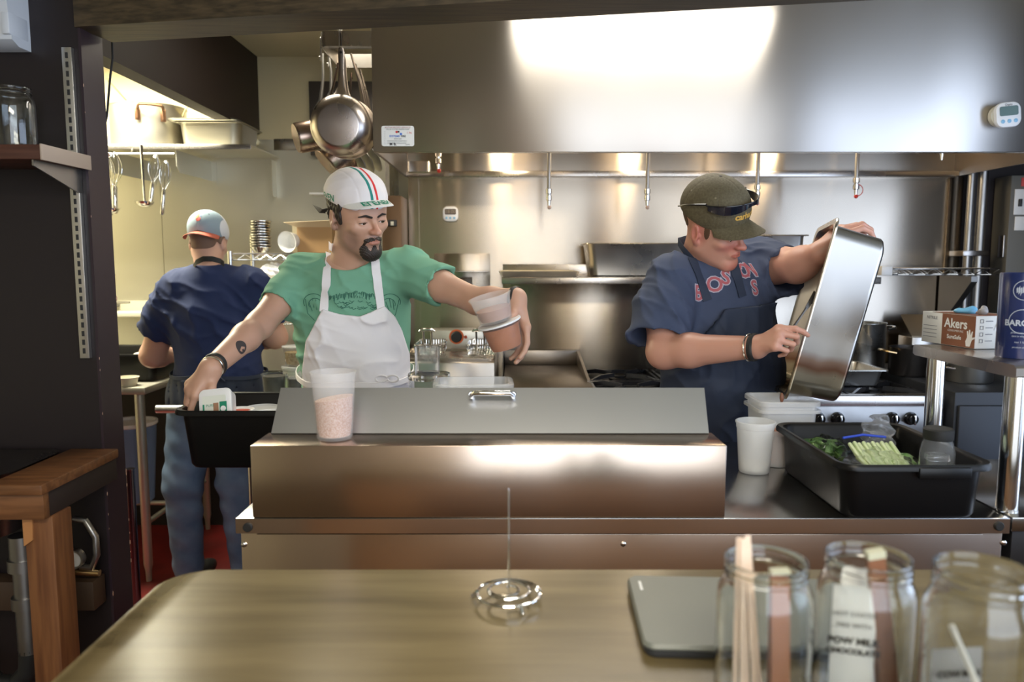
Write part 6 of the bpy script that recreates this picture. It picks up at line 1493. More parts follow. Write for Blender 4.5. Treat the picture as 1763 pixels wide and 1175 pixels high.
    mb.build('bow', WH, apr)
    # jeans, shoes, bracelet, tattoo
    JE = mat('dark_jeans', (.03, .045, .08), .85)
    jf = I(.004, OFF(U(.04, LG, s_ell(pel, (.16, .115, .12), R)), .013), s_plane(pel+Vector((0, 0, .03)), (0, 0, 1)), s_plane((0, 0, .06), (0, 0, -1)))
    mesh_obj('jeans', [sdf_mesh(jf, *bounds([pel, aR, aL, hR_, hL_], .16), .010)], JE, P)
    shoe(P, aR, 0, BLACKR); shoe(P, aL, 6, BLACKR)
    ax = (wrR-elR).normalized(); bc = wrR-ax*.012
    band(P, bc-ax*.004, ax, .036, .012, .006, BLACKR, 'leather_bracelet', .82); band(P, bc+ax*.010, ax, .0355, .005, .005, mat('bracelet_metal', (.8, .78, .72), .2, 1), 'metal_bracelet', .82)
    bvb = bvh_of(parts[0][0], parts[0][1]); hp = cast(bvb, 416, 598)
    if hp[0] is not None:
        mb = MB(); n_ = hp[1]; u_ = (wrR-elR).normalized(); v_ = n_.cross(u_).normalized(); u_ = v_.cross(n_)
        def ring(r0, r1, k=28): 
            vs_ = [(r0*math.cos(2*PI*i/k), r0*math.sin(2*PI*i/k)) for i in range(k)]+[(r1*math.cos(2*PI*i/k), r1*math.sin(2*PI*i/k)) for i in range(k)]
            return vs_, [(i, (i+1) % k, k+(i+1) % k, k+i) for i in range(k)]
        drape(mb, *ring(.0185, .012), bvb, hp[0], v_, -u_, .0004, .004)
        drape(mb, [(-.012, -.012), (.004, -.012), (-.002, 0), (.006, .012), (-.012, .012)], [(0, 1, 2, 3, 4)], bvb, hp[0], v_, -u_, .0004, .004)
        drape(mb, [(.006, -.003), (.012, -.003), (.012, .004), (.007, .004)], [(0, 1, 2, 3)], bvb, hp[0], v_, -u_, .0004, .004)
        mb.build('tattoo', mat('tattoo_ink', (.045, .035, .035), .6), P, False)
    axl = (wrL-elL).normalized(); band(P, wrL-axl*.002, axl, .034, .018, .006, BLACKR, 'watch_strap', .85)
    return P
green_cook()
# the two deli tubs in his hand
def held_tubs():
    R_ = Matrix.Rotation(math.radians(-17), 4, 'Y') @ Matrix.Rotation(math.radians(6), 4, 'X')
    up = (R_.to_3x3()@Vector((0, 0, 1)))
    b = W(879, 604, 2.02); c1 = Vector((b.x-.008, 2.02, b.z+.003))
    t1 = deli(c1, .0555, .078, .86, SAUCE, 'round tub of brown sauce with lid, lower of the two held', tilt=R_, lid=True, body=HELDP, lidm=WHITEP)
    c2 = c1+up*.083+(R_.to_3x3()@Vector((-.006, 0, 0)))
    t2 = deli(c2, .0555, .072, .50, SAUCE, 'half full round tub of brown sauce on top of the held pair', tilt=R_ @ Matrix.Rotation(math.radians(2), 4, 'Y'), lid=False, body=UPP)
held_tubs()
# =========================================================== 2. the man with the brown cap and the pan
def cap_cook():
    foot = Vector((W(1235, 680, 2.5).x, 2.47, 0))
    P = thing('person', 'man in navy T-shirt, dark apron and olive cap scraping a steel pan', 'person', foot)
    HR = Matrix.Rotation(math.radians(44), 3, 'Z') @ Matrix.Rotation(math.radians(21), 3, 'X') @ Matrix.Rotation(math.radians(-19), 3, 'Y')
    hc = W(1231, 391, 2.24); HM = MX(HR, hc, .94)
    R = frame(30, 9)
    neck = W(1204, 452, 2.32); chest = W(1232, 540, 2.36); belly = W(1238, 640, 2.36); pel = Vector((foot.x, 2.45, .98))
    shR, shL = W(1152, 486, 2.27), W(1300, 452, 2.45)
    T = torso_sdf(R, pel, belly, chest, neck, shR, shL, (.18, .14, .165, .145, .172, .13))
    elR, wrR = W(1143, 606, 2.17), W(1302, 598, 1.99)
    elL, wrL = W(1372, 458, 2.25), W(1408, 438, 2.17)
    armR = s_path([shR, shR.lerp(elR, .5), elR, elR.lerp(wrR, .3), wrR], [.064, .060, .048, .047, .029], .02)
    armL = s_path([shL, shL.lerp(elL, .5), elL, elL.lerp(wrL, .35), wrL], [.064, .060, .050, .045, .031], .02)
    hd, nk = head_sdf(jaw=1.06, full=.006, neck=tuple(HM.inverted()@neck), nr=.064, nose=1.15)
    fw = (W(1345, 578, 1.92)-wrR); MR = hand_mx(wrR, fw, (-.30, -.72, .62), False, .90)
    hR = hand_sdf([(44, 36, 16), (62, 72, 30), (70, 76, 34), (74, 78, 34)], [(.018, .018, -.010), (.036, .048, -.022), (.036, .078, -.026), (.026, .100, -.026)], .03)
    ML = hand_mx(wrL, (.62, -.25, .74), (-.78, -.20, .55), True, 1.02)
    hL = hand_sdf([(30, 45, 30), (34, 48, 30), (38, 50, 30), (42, 52, 30)], [(.018, .018, -.012), (.038, .048, -.030), (.046, .074, -.040), (.046, .096, -.046)], .05)
    fR = U(.018, armR, TRM(hR, MR, .90)); fL = U(.018, armL, TRM(hL, ML, 1.02)); parts = []
    parts.append(sdf_mesh(I(0, fR, s_plane(shR.lerp(elR, .35), shR-elR)), *bounds([elR, wrR, wrR+fw.normalized()*.17, shR.lerp(elR, .3)], .085), .0027))
    parts.append(sdf_mesh(I(0, fL, s_plane(shL.lerp(elL, .3), shL-elL)), *bounds([elL, wrL, wrL+Vector((.10, -.04, .12)), shL.lerp(elL, .3)], .085), .0027))
    parts.append(world_part(hd, HM, (-.11, -.13, -.23), (.11, .14, .14), .0021))
    hR_, hL_ = pel+R@Vector((-.10, 0, -.06)), pel+R@Vector((.10, 0, -.06))
    kR, kL = Vector((hR_.x-.01, 2.40, .50)), Vector((hL_.x+.02, 2.50, .50)); aR, aL = Vector((hR_.x-.02, 2.44, .09)), Vector((hL_.x+.03, 2.56, .09))
    LG = legs_sdf(hR_, kR, aR, hL_, kL, aL, (.10, .066, .048))
    parts.append(sdf_mesh(U(.04, T, LG), *bounds([neck, pel, aR, aL, shR, shL], .18), .014))
    HMi = np.array(HM.inverted(), np.float32)
    def mi(c):
        q = c@HMi[:3, :3].T+HMi[:3, 3]; near = (np.abs(q) < .2).all(1); out = np.zeros(len(c), int)
        out[near] = (LIPR(q[near].astype(np.float32)) < 0).astype(int); return out
    def pg(V_):
        q = (V_@HMi[:3, :3].T+HMi[:3, 3]).astype(np.float32); c = np.ones((len(V_), 4), np.float32); near = (np.abs(q) < .2).all(1); qq = q[near]
        rd = mask(U(.01, s_ell((0, -.08, -.030), (.060, .05, .022)), s_ell((.08, .01, 0), (.02, .03, .04)), s_ell((-.08, .01, 0), (.02, .03, .04)), s_ell((0, -.085, -.10), (.03, .03, .02))), .03)(qq)[:, None]
        lp = mask(OFF(LIPR, .0005), .003)(qq)[:, None]; k = np.ones((len(qq), 3), np.float32)*(1-rd*np.array([.04, .32, .30])); k = k*(1-lp)+lp*np.array([.80, .50, .50])
        cc = c[near]; cc[:, :3] = k; c[near] = cc; return c
    mesh_obj('body', parts, SKINF, P, pig=pg); eyes(P, HM, (.1, -1, -.5))
    reg = U(.006, *[s_ell((s*.074, -.024, .014), (.014, .010, .026)) for s in (-1, 1)]); reg = U(.01, reg, s_ell((0, .080, .018), (.085, .040, .030)))
    for s in (-1, 1): reg = S(.004, reg, s_ell((s*.090, .012, -.012), (.022, .021, .034)))
    part_sdf('hair', DISP(I(.002, OFF(hd, .0016), reg), lambda P: .0006*np.sin(P[:, 2]*800)*np.sin(P[:, 1]*700)), (-.11, -.06, -.09), (.11, .14, .07), .0022, HAIRB, P, HM)
    for s in (-1, 1):
        part_sdf('eyebrow', I(.001, OFF(hd, .0018), s_proj([(s*.011, .0135), (s*.028, .0190), (s*.046, .0155)], [.003, .0034, .0018])), (-.07, -.12, 0), (.07, -.03, .05), .0013, HAIRB, P, HM)
    OL = mat('olive_cotton', (.085, .068, .036), .75, 0, noise=160, bump=.25, bdist=.0008, col2=(.12, .10, .055))
    crown = U(.03, s_ell((0, .012, .058), (.090, .112, .086)), s_ell((0, -.020, .088), (.070, .072, .062)), s_ell((0, .02, .082), (.080, .090, .080)))
    seam = lambda P: .0014*np.exp(-(np.abs(P[:, 0])/.0016)**2)+.0014*np.exp(-((np.abs(P[:, 0])-np.abs(P[:, 1]-.01)*1.3)/.002)**2)
    fc = I(.003, DISP(crown, seam), s_plane((0, 0, .030), (0, .22, -1)))
    cap = part_sdf('cap', fc, (-.12, -.13, -.03), (.12, .15, .19), .0025, OL, P, HM)
    mb = MB(); brim(mb, .084, .098, .006, .030, .072, .012, .030, .003, 64, .22, taper=.18); mb.build('brim', OL, cap, mx=HM)
    MB().lathe([(.007, 0), (.006, .004), (.001, .006)], (0, .010, .1605), 14).build('button', mat('cap_button', (.02, .016, .01), .7), cap, mx=HM)
    bv = bvh_of(*sdf_mesh(fc, (-.12, -.13, -.03), (.12, .15, .19), .005)); mb = MB(); vs, fs = text_mesh('carhartt', .027, 0, .0008, spacing=.95)
    drape(mb, vs, fs, bv, (0, -.05, .075), (1, 0, 0), (0, 0, 1), .0016, .004); mb.build('lettering', mat('gold_thread', (.62, .36, .07), .6), cap, False, mx=HM)
    for s in (-1, 1):
        for yy, zz in ((-.03, .125), (.06, .120)):
            h = bv.ray_cast(Vector((s*.3, yy, zz)), Vector((-s, 0, 0)))
            if h[0]: MB().lathe([(.003, 0), (.003, .0008)], h[0], 10, ax=h[1]).build('eyelet', mat('eyelet', (.2, .17, .1), .6), cap, mx=HM)
    # sunglasses resting on the cap
    SG = mat('dark_lens', (.008, .01, .02), .04, 0, coat=1); GF = mat('gloss_frame', (.006, .006, .008), .15)
    mb = MB(); pl = []
    for i in range(33):
        a = math.radians(-74+148*i/32); xx = .100*math.sin(a); yy = .008-.123*math.cos(a)
        ab = abs(a); hgt = .020*max(0, math.sin(min(PI, (ab-.06)*2.3))) if .06 < ab < 1.42 else 0
        hgt = max(hgt, .0035); zc_ = .112+.004*math.cos(2*a)-.10*(yy+.115)
        pl.append([(xx, yy, zc_+.006), (xx*1.02, yy-.003, zc_+.006), (xx*1.03, yy-.005, zc_-hgt), (xx*1.01, yy-.002, zc_-hgt)])
    mb.loft(pl); sgl = mb.build('sunglasses', SG, P, mx=HM)
    mb = MB()
    mb.tube([(.101*math.sin(math.radians(a)), .008-.125*math.cos(math.radians(a)), .119+.004*math.cos(2*math.radians(a))-.10*(.008-.123*math.cos(math.radians(a))+.115)) for a in range(-76, 77, 4)], .0022, 8)
    for s in (-1, 1): mb.tube([(s*.098, -.022, .110), (s*.100, .01, .100), (s*.100, .05, .086), (s*.094, .08, .070)], [.0030, .0026, .0024, .002], 8)
    mb.build('frame', GF, sgl, mx=HM)
    # shirt
    hemR, hemL = W(1133, 588, 2.185), W(1359, 464, 2.29)
    dR = (hemR-shR).normalized(); dL = (hemL-shL).normalized()
    slR = s_path([shR+Vector((.02, 0, 0)), shR.lerp(hemR, .5), hemR], [.078, .088, .092], .03); slL = s_path([shL+Vector((-.03, 0, 0)), shL.lerp(hemL, .5)+Vector((0, 0, -.012)), hemL+Vector((0, 0, -.010))], [.078, .086, .080], .03)
    cr_ = creases(11, .0062, .080, (.6, 0, .8)); fold = lambda P: cr_(P)+.005
    slR = S(.003, I(.003, slR, s_plane(hemR, dR)), s_cone(hemR-dR*.07, hemR+dR*.03, .060, .086)); slL = S(.003, I(.003, slL, s_plane(hemL, dL)), s_cone(hemL-dL*.05, hemL+dL*.03, .056, .074))
    sT = OFF(T, .013); sh = DISP(U(.035, sT, slR, slL), fold); shfull = sh
    sh = S(.006, sh, s_ell(neck+R@Vector((.0, -.03, .058)), (.085, .085, .062)), s_plane(pel+Vector((0, 0, -.08)), (0, 0, 1)))
    NV = mat('faded_navy_jersey', (.040, .055, .105), .88, 0, noise=9, col2=(.058, .075, .135), bump=.1)
    lo, hi = bounds([neck, pel, hemR, hemL, shR, shL], .16); V, Q = sdf_mesh(sh, lo, hi, .0048)
    shirt = mesh_obj('shirt', [(V, Q)], NV, P); bvs = bvh_of(V, Q)
    red = mat('faded_red_print', (.42, .11, .13), .8); pal = mat('pale_outline_print', (.45, .42, .50), .8)
    mo, mi_ = MB(), MB()
    for ch, px, py, rot in (('B', 1202, 506, 22), ('O', 1230, 491, 20), ('S', 1249, 479, 16), ('T', 1266, 471, 8), ('O', 1281, 467, 2), ('N', 1293, 465, -6), ('S', 1299, 497, -8)):
        h = cast(bvs, px, py)
        if h[0] is None: continue
        n = h[1]; up = Vector((0, 0, 1)); u = up.cross(n).normalized(); v = n.cross(u); rr_ = Matrix.Rotation(math.radians(-rot*.4), 3, n); u = rr_@u; v = rr_@v
        vs, fs = text_mesh(ch, .062, 0, .0042); drape(mo, vs, fs, bvs, h[0], u, v, .0010, .006)
        vs, fs = text_mesh(ch, .062, 0, .0012); drape(mi_, vs, fs, bvs, h[0], u, v, .0018, .006)
    mo.build('print_outline', pal, shirt, False); mi_.build('lettering', red, shirt, False)
    # dark apron
    uX, vZ = R@Vector((1, 0, 0)), Vector((0, 0, 1)); o = chest+R@Vector((0, -.13, 0))
    bib = [(-.100, .045), (0, .052), (.10, .060), (.135, .0), (.185, -.12), (.235, -.30), (.235, -.62), (-.235, -.62), (-.235, -.30), (-.20, -.14), (-.140, -.02)]
    base = DISP(U(.02, OFF(shfull, .004), U(.06, OFF(T, .018), s_cone(belly+R@Vector((-.07, -.06, -.0)), pel+R@Vector((-.08, -.09, -.35)), .08, .08), s_cone(belly+R@Vector((.07, -.06, .0)), pel+R@Vector((.08, -.09, -.35)), .08, .08))), creases(41, .006, .12, (1, 0, .3)))
    ap = I(.002, OFF(base, .0050), lambda P: -(base(P)+.0050), s_poly(o, uX, vZ, bib), s_plane(chest+R@Vector((0, .02, 0)), R@Vector((0, 1, 0))))
    lo, hi = bounds([o+uX*.25, o-uX*.25, pel+R@Vector((.2, -.2, -.45)), pel+R@Vector((-.2, .05, -.4)), o+Vector((0, 0, .05))], .05)
    V, Q = sdf_mesh(ap, lo, hi, .0044); AN = mat('navy_apron', (.020, .030, .060), .75, 0, noise=240, bump=.15, bdist=.0006)
    apr = mesh_obj('apron', [(V, Q)], AN, P)
    def strap(pts, w, th=.002):
        c = []
        for p_ in pts:
            h = cast(bvs, *p_)
            if h[0] is not None: c.append((h[0]+h[1]*.003, h[1]))
        loops = []
        for i in range(len(c)):
            d = (c[min(i+1, len(c)-1)][0]-c[max(i-1, 0)][0]).normalized(); n = c[i][1]; s = d.cross(n).normalized(); p = c[i][0]
            loops.append([p-s*w, p+s*w, p+s*w+n*th, p-s*w+n*th])
        if len(loops) > 1: mb = MB(); mb.loft(loops); mb.build('strap', AN, apr)
    strap([(1186+2.9*i, 432+7.8*i) for i in range(12)], .013); strap([(1262+1.4*i, 452+5.4*i) for i in range(12)], .014)
    mb = MB(); pts = [neck+R@Vector(v) for v in ((-.066, -.045, .010), (-.074, -.01, .035), (-.058, .04, .055), (0, .066, .06), (.055, .045, .05), (.07, .0, .03))]
    mb.loft([[p+Vector((0, 0, -.012)), p+Vector((0, 0, .012)), p+(p-neck).normalized()*.0025+Vector((0, 0, .012)), p+(p-neck).normalized()*.0025+Vector((0, 0, -.012))] for p in pts]); mb.build('nape_strap', AN, apr)
    JE = mat('black_trousers', (.015, .016, .02), .85)
    jf = I(.004, OFF(U(.04, LG, s_ell(pel, (.172, .13, .12), R)), .013), s_plane(pel+Vector((0, 0, .03)), (0, 0, 1)), s_plane((0, 0, .06), (0, 0, -1)))
    mesh_obj('trousers', [sdf_mesh(jf, *bounds([pel, aR, aL, hR_, hL_], .17), .010)], JE, P)
    shoe(P, aR, 10, BLACKR); shoe(P, aL, 40, BLACKR)
    ax = (wrR-elR).normalized(); band(P, wrR-ax*.006, ax, .038, .016, .006, BLACKR, 'wristband', .84); band(P, wrR-ax*.020, ax, .0385, .004, .004, mat('bracelet_metal', (.8, .78, .72), .2, 1), 'thin_bracelet', .86)
    # scraper in his hand
    a = W(1356, 578, 1.975); b = W(1388, 531, 2.02); d = (b-a).normalized()
    mb = MB(); mb.tube([a-d*.03, a, b], [.003, .0035, .003], 8)
    s_ = d.cross(Vector((0, 1, 0))).normalized(); mb.loft([[b+d*q+s_*w_+Vector((0, t_, 0)) for w_, t_ in ((-wd, -.001), (wd, -.001), (wd, .001), (-wd, .001))] for q, wd in ((-.01, .003), (.02, .006), (.06, .010))])
    tag(mb.build('scraper', mat('dark_tool', (.12, .11, .10), .35, .8)), 'thin dark metal scraper pressed into the tilted steel pan', 'scraper')
cap_cook()
def held_pan():
    top, bot = W(1443, 374, 2.02), W(1352, 688, 2.02); mid = top.lerp(bot, .5)
    x = (top-bot).normalized(); 
    nrm = Vector((1, 0, 0)); nrm = (nrm-x*nrm.dot(x)).normalized()     # bottom of the pan faces this way
    nrm = (Matrix.Rotation(math.radians(-13), 3, x) @ nrm).normalized()
    z = -nrm; y = z.cross(x).normalized()
    if y.y < 0: y = -y
    L = (top-bot).length; depth = .142; wd = .30
    c = mid+nrm*(depth)+y*(wd/2+.012)
    M = Matrix(((x.x, y.x, z.x, c.x), (x.y, y.y, z.y, c.y), (x.z, y.z, z.z, c.z), (0, 0, 0, 1)))
    m = bpy.data.materials.new('stained_reflection_steel'); m.use_nodes = True; nt = m.node_tree; b = nt.nodes['Principled BSDF']; b.inputs['Metallic'].default_value = 1; b.inputs['Roughness'].default_value = .27
    N = nt.nodes.new; Lk = nt.links.new; tc = N('ShaderNodeTexCoord'); sx = N('ShaderNodeSeparateXYZ'); no = N('ShaderNodeTexNoise'); no.inputs['Scale'].default_value = 9; Lk(tc.outputs['Object'], no.inputs['Vector'])
    Lk(tc.outputs['Object'], sx.inputs[0]); ma = N('ShaderNodeMath'); ma.operation = 'MULTIPLY_ADD'; ma.inputs[1].default_value = .05; Lk(no.outputs['Fac'], ma.inputs[0]); Lk(sx.outputs['X'], ma.inputs[2])
    mr = N('ShaderNodeMapRange'); mr.inputs['From Min'].default_value = -.27; mr.inputs['From Max'].default_value = .27; Lk(ma.outputs[0], mr.inputs['Value'])
    cr = N('ShaderNodeValToRGB'); Lk(mr.outputs[0], cr.inputs[0]); e = cr.color_ramp.elements
    e[0].position = 0; e[0].color = (.36, .31, .22, 1); e[1].position = 1; e[1].color = (.50, .47, .43, 1)
    for p_, c_ in ((.235, (.30, .25, .17, 1)), (.275, (.17, .085, .05, 1)), (.31, (.28, .18, .13, 1)), (.35, (.48, .45, .41, 1))): q = e.new(p_); q.color = c_  # brown band is stain; the olive end paints a reflection into the colour
    Lk(cr.outputs[0], b.inputs['Base Color']); mr2 = N('ShaderNodeMapRange'); mr2.inputs['To Min'].default_value = .2; mr2.inputs['To Max'].default_value = .38; Lk(no.outputs['Fac'], mr2.inputs['Value']); Lk(mr2.outputs[0], b.inputs['Roughness'])
    mb = MB(); w, d, r, h, rim = L-.024, wd, .045, depth, .012
    mb.rloft([(w*.93-.02, d*.90-.02, r*.8, 0), (w*.94, d*.91, r, .006), (w*.955, d*.93, r, .012), (w-.004, d-.004, r, h-.006), (w, d, r+.002, h-.003), (w+2*rim, d+2*rim, r*.7, h-.002), (w+2*rim+.003, d+2*rim+.003, r*.7, h-.006), (w+2*rim+.004, d+2*rim+.004, r*.7, h-.003), (w+2*rim, d+2*rim, r*.7, h+.001), (w-.002, d-.002, r, h), (w-.007, d-.007, r, h-.006), (w*.955-.004, d*.93-.004, r*.9, .014), (w*.93-.022, d*.90-.022, r*.7, .003)], n=8)
    o = mb.build('hotel_pan', m, None, True, mx=M)
    tag(o, 'long deep steel pan with scorched band and painted reflection, held tilted over the square bucket', 'pan')
    return M
held_pan()
tag(mesh_obj('food_drip', [lumpy(tuple(W(1346, 686, 2.03)), (.006, .005, .016), 5, .3, h=.0016)], mat('drip', (.22, .09, .05), .5)), 'bit of brown food hanging from the lowest corner of the held pan', 'food')
# =========================================================== 3. the man at the back
def back_cook():
    foot = Vector((-1.30, 3.25, 0))
    P = thing('person', 'man in navy T-shirt seen from behind wearing jeans and a grey cap backwards', 'person', foot)
    HR = Matrix.Rotation(math.radians(176), 3, 'Z') @ Matrix.Rotation(math.radians(16), 3, 'X')
    hc = W(359, 419, 3.22); HM = MX(HR, hc, .89)
    R = frame(172, 6)
    neck = W(360, 462, 3.17); chest = W(366, 540, 3.20); belly = W(378, 630, 3.20); pel = W(375, 690, 3.22)
    shR, shL = W(437, 495, 3.18), W(300, 503, 3.18)
    T = torso_sdf(R, pel, belly, chest, neck, shR, shL, (.18, .14, .172, .135, .19, .135))
    elR, wrR = W(474, 580, 3.26), W(420, 585, 3.46)
    elL, wrL = W(263, 612, 3.25), W(300, 612, 3.45)
    armR = s_path([shR, elR, elR.lerp(wrR, .3), wrR], [.062, .050, .048, .030], .02); armL = s_path([shL, elL, elL.lerp(wrL, .3), wrL], [.062, .052, .050, .030], .02)
    hd, nk = head_sdf(jaw=1.02, full=.004, neck=tuple(HM.inverted()@neck), nr=.062)
    parts = []
    for arm, sh_, el, wr, lf in ((armR, shR, elR, wrR, False), (armL, shL, elL, wrL, True)):
        f_ = (wr-el).normalized(); Mh = hand_mx(wr, f_, (0, 0, 1), lf, 1.0); hs_ = hand_sdf([(30, 30, 20)]*4, THUMB_REST)
        parts.append(sdf_mesh(I(0, U(.018, arm, TRM(hs_, Mh)), s_plane(sh_.lerp(el, .35), sh_-el)), *bounds([el, wr, wr+f_*.17, sh_.lerp(el, .3)], .085), .0036))
    parts.append(world_part(hd, HM, (-.11, -.13, -.23), (.11, .14, .14), .0030))
    hR_, hL_ = pel+R@Vector((-.10, 0, -.05)), pel+R@Vector((.10, 0, -.05))
    kL, aL = W(318, 880, 3.18), W(318, 985, 3.22); kR, aR = W(408, 885, 3.20), W(420, 985, 3.24)
    kL.z = kR.z = .50; aL.z = aR.z = .09
    kL.x, aL.x = W(320, 870, 3.2).x, W(322, 985, 3.2).x; kR.x, aR.x = W(408, 870, 3.2).x, W(418, 985, 3.2).x
    LG = legs_sdf(hR_, kR, aR, hL_, kL, aL, (.10, .062, .046))
    parts.append(sdf_mesh(U(.04, T, LG), *bounds([neck, pel, aR, aL, shR, shL], .18), .014))
    joined('body', parts, SKINP, P)
    reg = U(.01, s_ell((0, .078, -.004), (.080, .050, .050)), *[s_ell((s*.074, .03, .012), (.014, .04, .028)) for s in (-1, 1)])
    for s in (-1, 1): reg = S(.004, reg, s_ell((s*.092, .012, -.012), (.022, .023, .036)))
    part_sdf('hair', DISP(I(.003, OFF(hd, .0022), reg), lambda P: .0006*np.sin(P[:, 2]*800)*np.sin(P[:, 0]*700)), (-.11, -.06, -.10), (.11, .15, .07), .0026, mat('clipped_hair', (.16, .09, .06), .7), P, HM)
    GC = mat('grey_blue_cap', (.26, .34, .40), .8, 0, noise=140, bump=.2, bdist=.0006); WM = mat('white_mesh', (.66, .68, .72), .8)
    crown = U(.03, s_ell((0, .010, .056), (.089, .110, .086)), s_ell((0, .03, .080), (.075, .080, .068)))
    seam = lambda P: .0014*np.exp(-(np.abs(P[:, 0])/.0016)**2)
    fc = I(.003, DISP(crown, seam), s_plane((0, 0, .022), (0, -.12, -1)))
    cap = part_sdf('cap', fc, (-.12, -.13, -.03), (.12, .15, .18), .0028, [GC, WM], P, HM, midx=lambda c: ((c[:, 1] < .035) | (np.abs(c[:, 0]) > .080)).astype(int))
    mb = MB(); mb.T = Matrix.Rotation(PI, 4, 'Z'); brim(mb, .086, .098, -.014, .022, .052, .026, .018, .003, 66, .0, taper=.12); mb.build('brim', mat('coral_brim', (.46, .11, .065), .8), cap, mx=HM)
    MB().lathe([(.006, 0), (.005, .003), (.001, .005)], (0, .012, .1485), 14).build('button', GC, cap, mx=HM)
    bv = bvh_of(*sdf_mesh(fc, (-.12, -.13, -.03), (.12, .15, .18), .005))
    for nm, col, pg in (('emblem_red', (.45, .04, .03), [(-.004, -.016), (.008, -.014), (.012, -.004), (.006, .004), (-.002, .0), (-.008, -.008)]), ('emblem_yellow', (.75, .45, .06), [(-.012, -.004), (-.004, .0), (.002, .010), (.000, .020), (-.006, .016), (-.010, .006)]), ('emblem_blue', (.08, .12, .4), [(.006, .004), (.012, .008), (.008, .012)])):
        mb = MB(); drape(mb, [(a*1.15, b*1.15) for a, b in pg], [tuple(range(len(pg)))], bv, (0, .12, .085), (-1, 0, 0), (0, 0, 1), .0016, .004); mb.build(nm, mat(nm, col, .6), cap, False, mx=HM)
    for s in (-1, 1):
        h = bv.ray_cast(Vector((s*.038, .4, .110)), Vector((0, -1, 0)))
        if h[0]: MB().lathe([(.003, 0), (.003, .0008)], h[0], 10, ax=h[1]).build('eyelet', mat('cap_eyelet', (.06, .08, .12), .6), cap, mx=HM)
    hemR, hemL = W(464, 560, 3.225), W(268, 575, 3.215)
    dR = (hemR-shR).normalized(); dL = (hemL-shL).normalized()
    slR = s_path([shR+Vector((-.02, 0, 0)), shR.lerp(hemR, .5), hemR], [.075, .078, .076], .03); slL = s_path([shL+Vector((.02, 0, 0)), shL.lerp(hemL, .5), hemL], [.076, .080, .080], .03)
    cr_ = creases(21, .0070, .10, (.8, 0, .5)); fold = lambda P: cr_(P)+.005
    slR = S(.003, I(.003, slR, s_plane(hemR, dR)), s_cone(hemR-dR*.06, hemR+dR*.03, .053, .070)); slL = S(.003, I(.003, slL, s_plane(hemL, dL)), s_cone(hemL-dL*.06, hemL+dL*.03, .057, .074))
    sh = DISP(U(.04, OFF(T, .013), slR, slL), fold)
    sh = S(.006, sh, s_ell(neck+Vector((0, .0, .060)), (.082, .080, .062)), s_plane(pel+Vector((0, 0, -.03)), (0, 0, 1)))
    lo, hi = bounds([neck, pel, hemR, hemL, shR, shL], .17); V, Q = sdf_mesh(sh, lo, hi, .0060)
    mesh_obj('shirt', [(V, Q)], mat('navy_jersey', (.010, .022, .085), .85, 0, noise=160, bump=.1), P)
    # apron skirt wrapping the hips, ties and neck strap
    base = OFF(U(.05, OFF(T, .014), s_cone(pel+Vector((-.08, .0, 0)), pel+Vector((-.09, .0, -.3)), .12, .12), s_cone(pel+Vector((.08, 0, 0)), pel+Vector((.09, 0, -.3)), .12, .12)), .006)
    zt = W(375, 655, 3.05).z; zb = W(375, 712, 3.05).z
    sk_ = I(.003, DISP(base, lambda P: .003*wav(P, (1, 0, .1), .05)), lambda P: -(base(P)+.012), s_plane((0, 0, zt), (0, 0, 1)), s_plane((0, 0, zb-.12), (0, 0, -1)), U(0, s_plane((pel.x, pel.y, 0), (0, -1, 0)), s_plane((0, 0, zb), (0, 0, -1))))
    AN = mat('navy_apron', (.012, .018, .038), .75)
    ap = mesh_obj('apron', [sdf_mesh(sk_, *bounds([pel, pel+Vector((0, 0, -.2)), belly], .26), .0075)], AN, P)
    mb = MB(); zz = zt+.008; lp_ = []
    for i in range(36):
        a = 2*PI*i/36; d = Vector((math.cos(a), math.sin(a), 0)); q0 = Vector((belly.x, belly.y, zz+.006*math.sin(3*a)))
        pts_ = np.array([tuple(q0+d*t) for t in np.linspace(.05, .34, 58)], np.float32); v = base(pts_); k = int(np.argmax(v > 0)); p = Vector(pts_[k])+d*.003
        lp_.append([p+Vector((0, 0, -.008)), p+Vector((0, 0, .008)), p+d*.004+Vector((0, 0, .007)), p+d*.004+Vector((0, 0, -.007))])
    mb.loft(lp_, close=True); mb.build('waist_tie', AN, ap)
    q = Vector((belly.x+.03, 3.045, zz)); mb = MB()
    for s in (-1, 1): mb.tube([q, q+Vector((s*.03, -.012, .012)), q+Vector((s*.05, -.008, -.008)), q+Vector((s*.02, -.004, -.012)), q], .005, 8)
    mb.tube([q, q+Vector((.02, -.01, -.06)), q+Vector((.03, .0, -.13))], .005, 8); mb.tube([q, q+Vector((-.01, -.01, -.05)), q+Vector((-.015, .0, -.11))], .005, 8); mb.build('bow', AN, ap)
    mb = MB(); pts = [W(333, 461, 3.13), W(338, 452, 3.105), W(350, 446, 3.095), W(366, 446, 3.095), W(380, 450, 3.105), W(386, 455, 3.13)]
    mb.loft([[p+Vector((0, .0, -.011)), p+Vector((0, 0, .011)), p+Vector((0, -.003, .011)), p+Vector((0, -.003, -.011))] for p in pts]); mb.build('neck_strap', BLACKR, ap)
    JE = mat('blue_jeans', (.075, .13, .235), .85, 0, noise=7, col2=(.15, .22, .35), bump=.2, bdist=.002)
    jf = I(.004, DISP(OFF(U(.04, LG, s_ell(pel, (.172, .13, .12), R)), .017), lambda P: .004*wav(P, (.3, .2, 1), .09)*wav(P, (1, 0, .2), .2)), s_plane(pel+Vector((0, 0, .03)), (0, 0, 1)), s_plane((0, 0, .05), (0, 0, -1)))
    je = mesh_obj('jeans', [sdf_mesh(jf, *bounds([pel, aR, aL, hR_, hL_], .17), .0075)], JE, P)
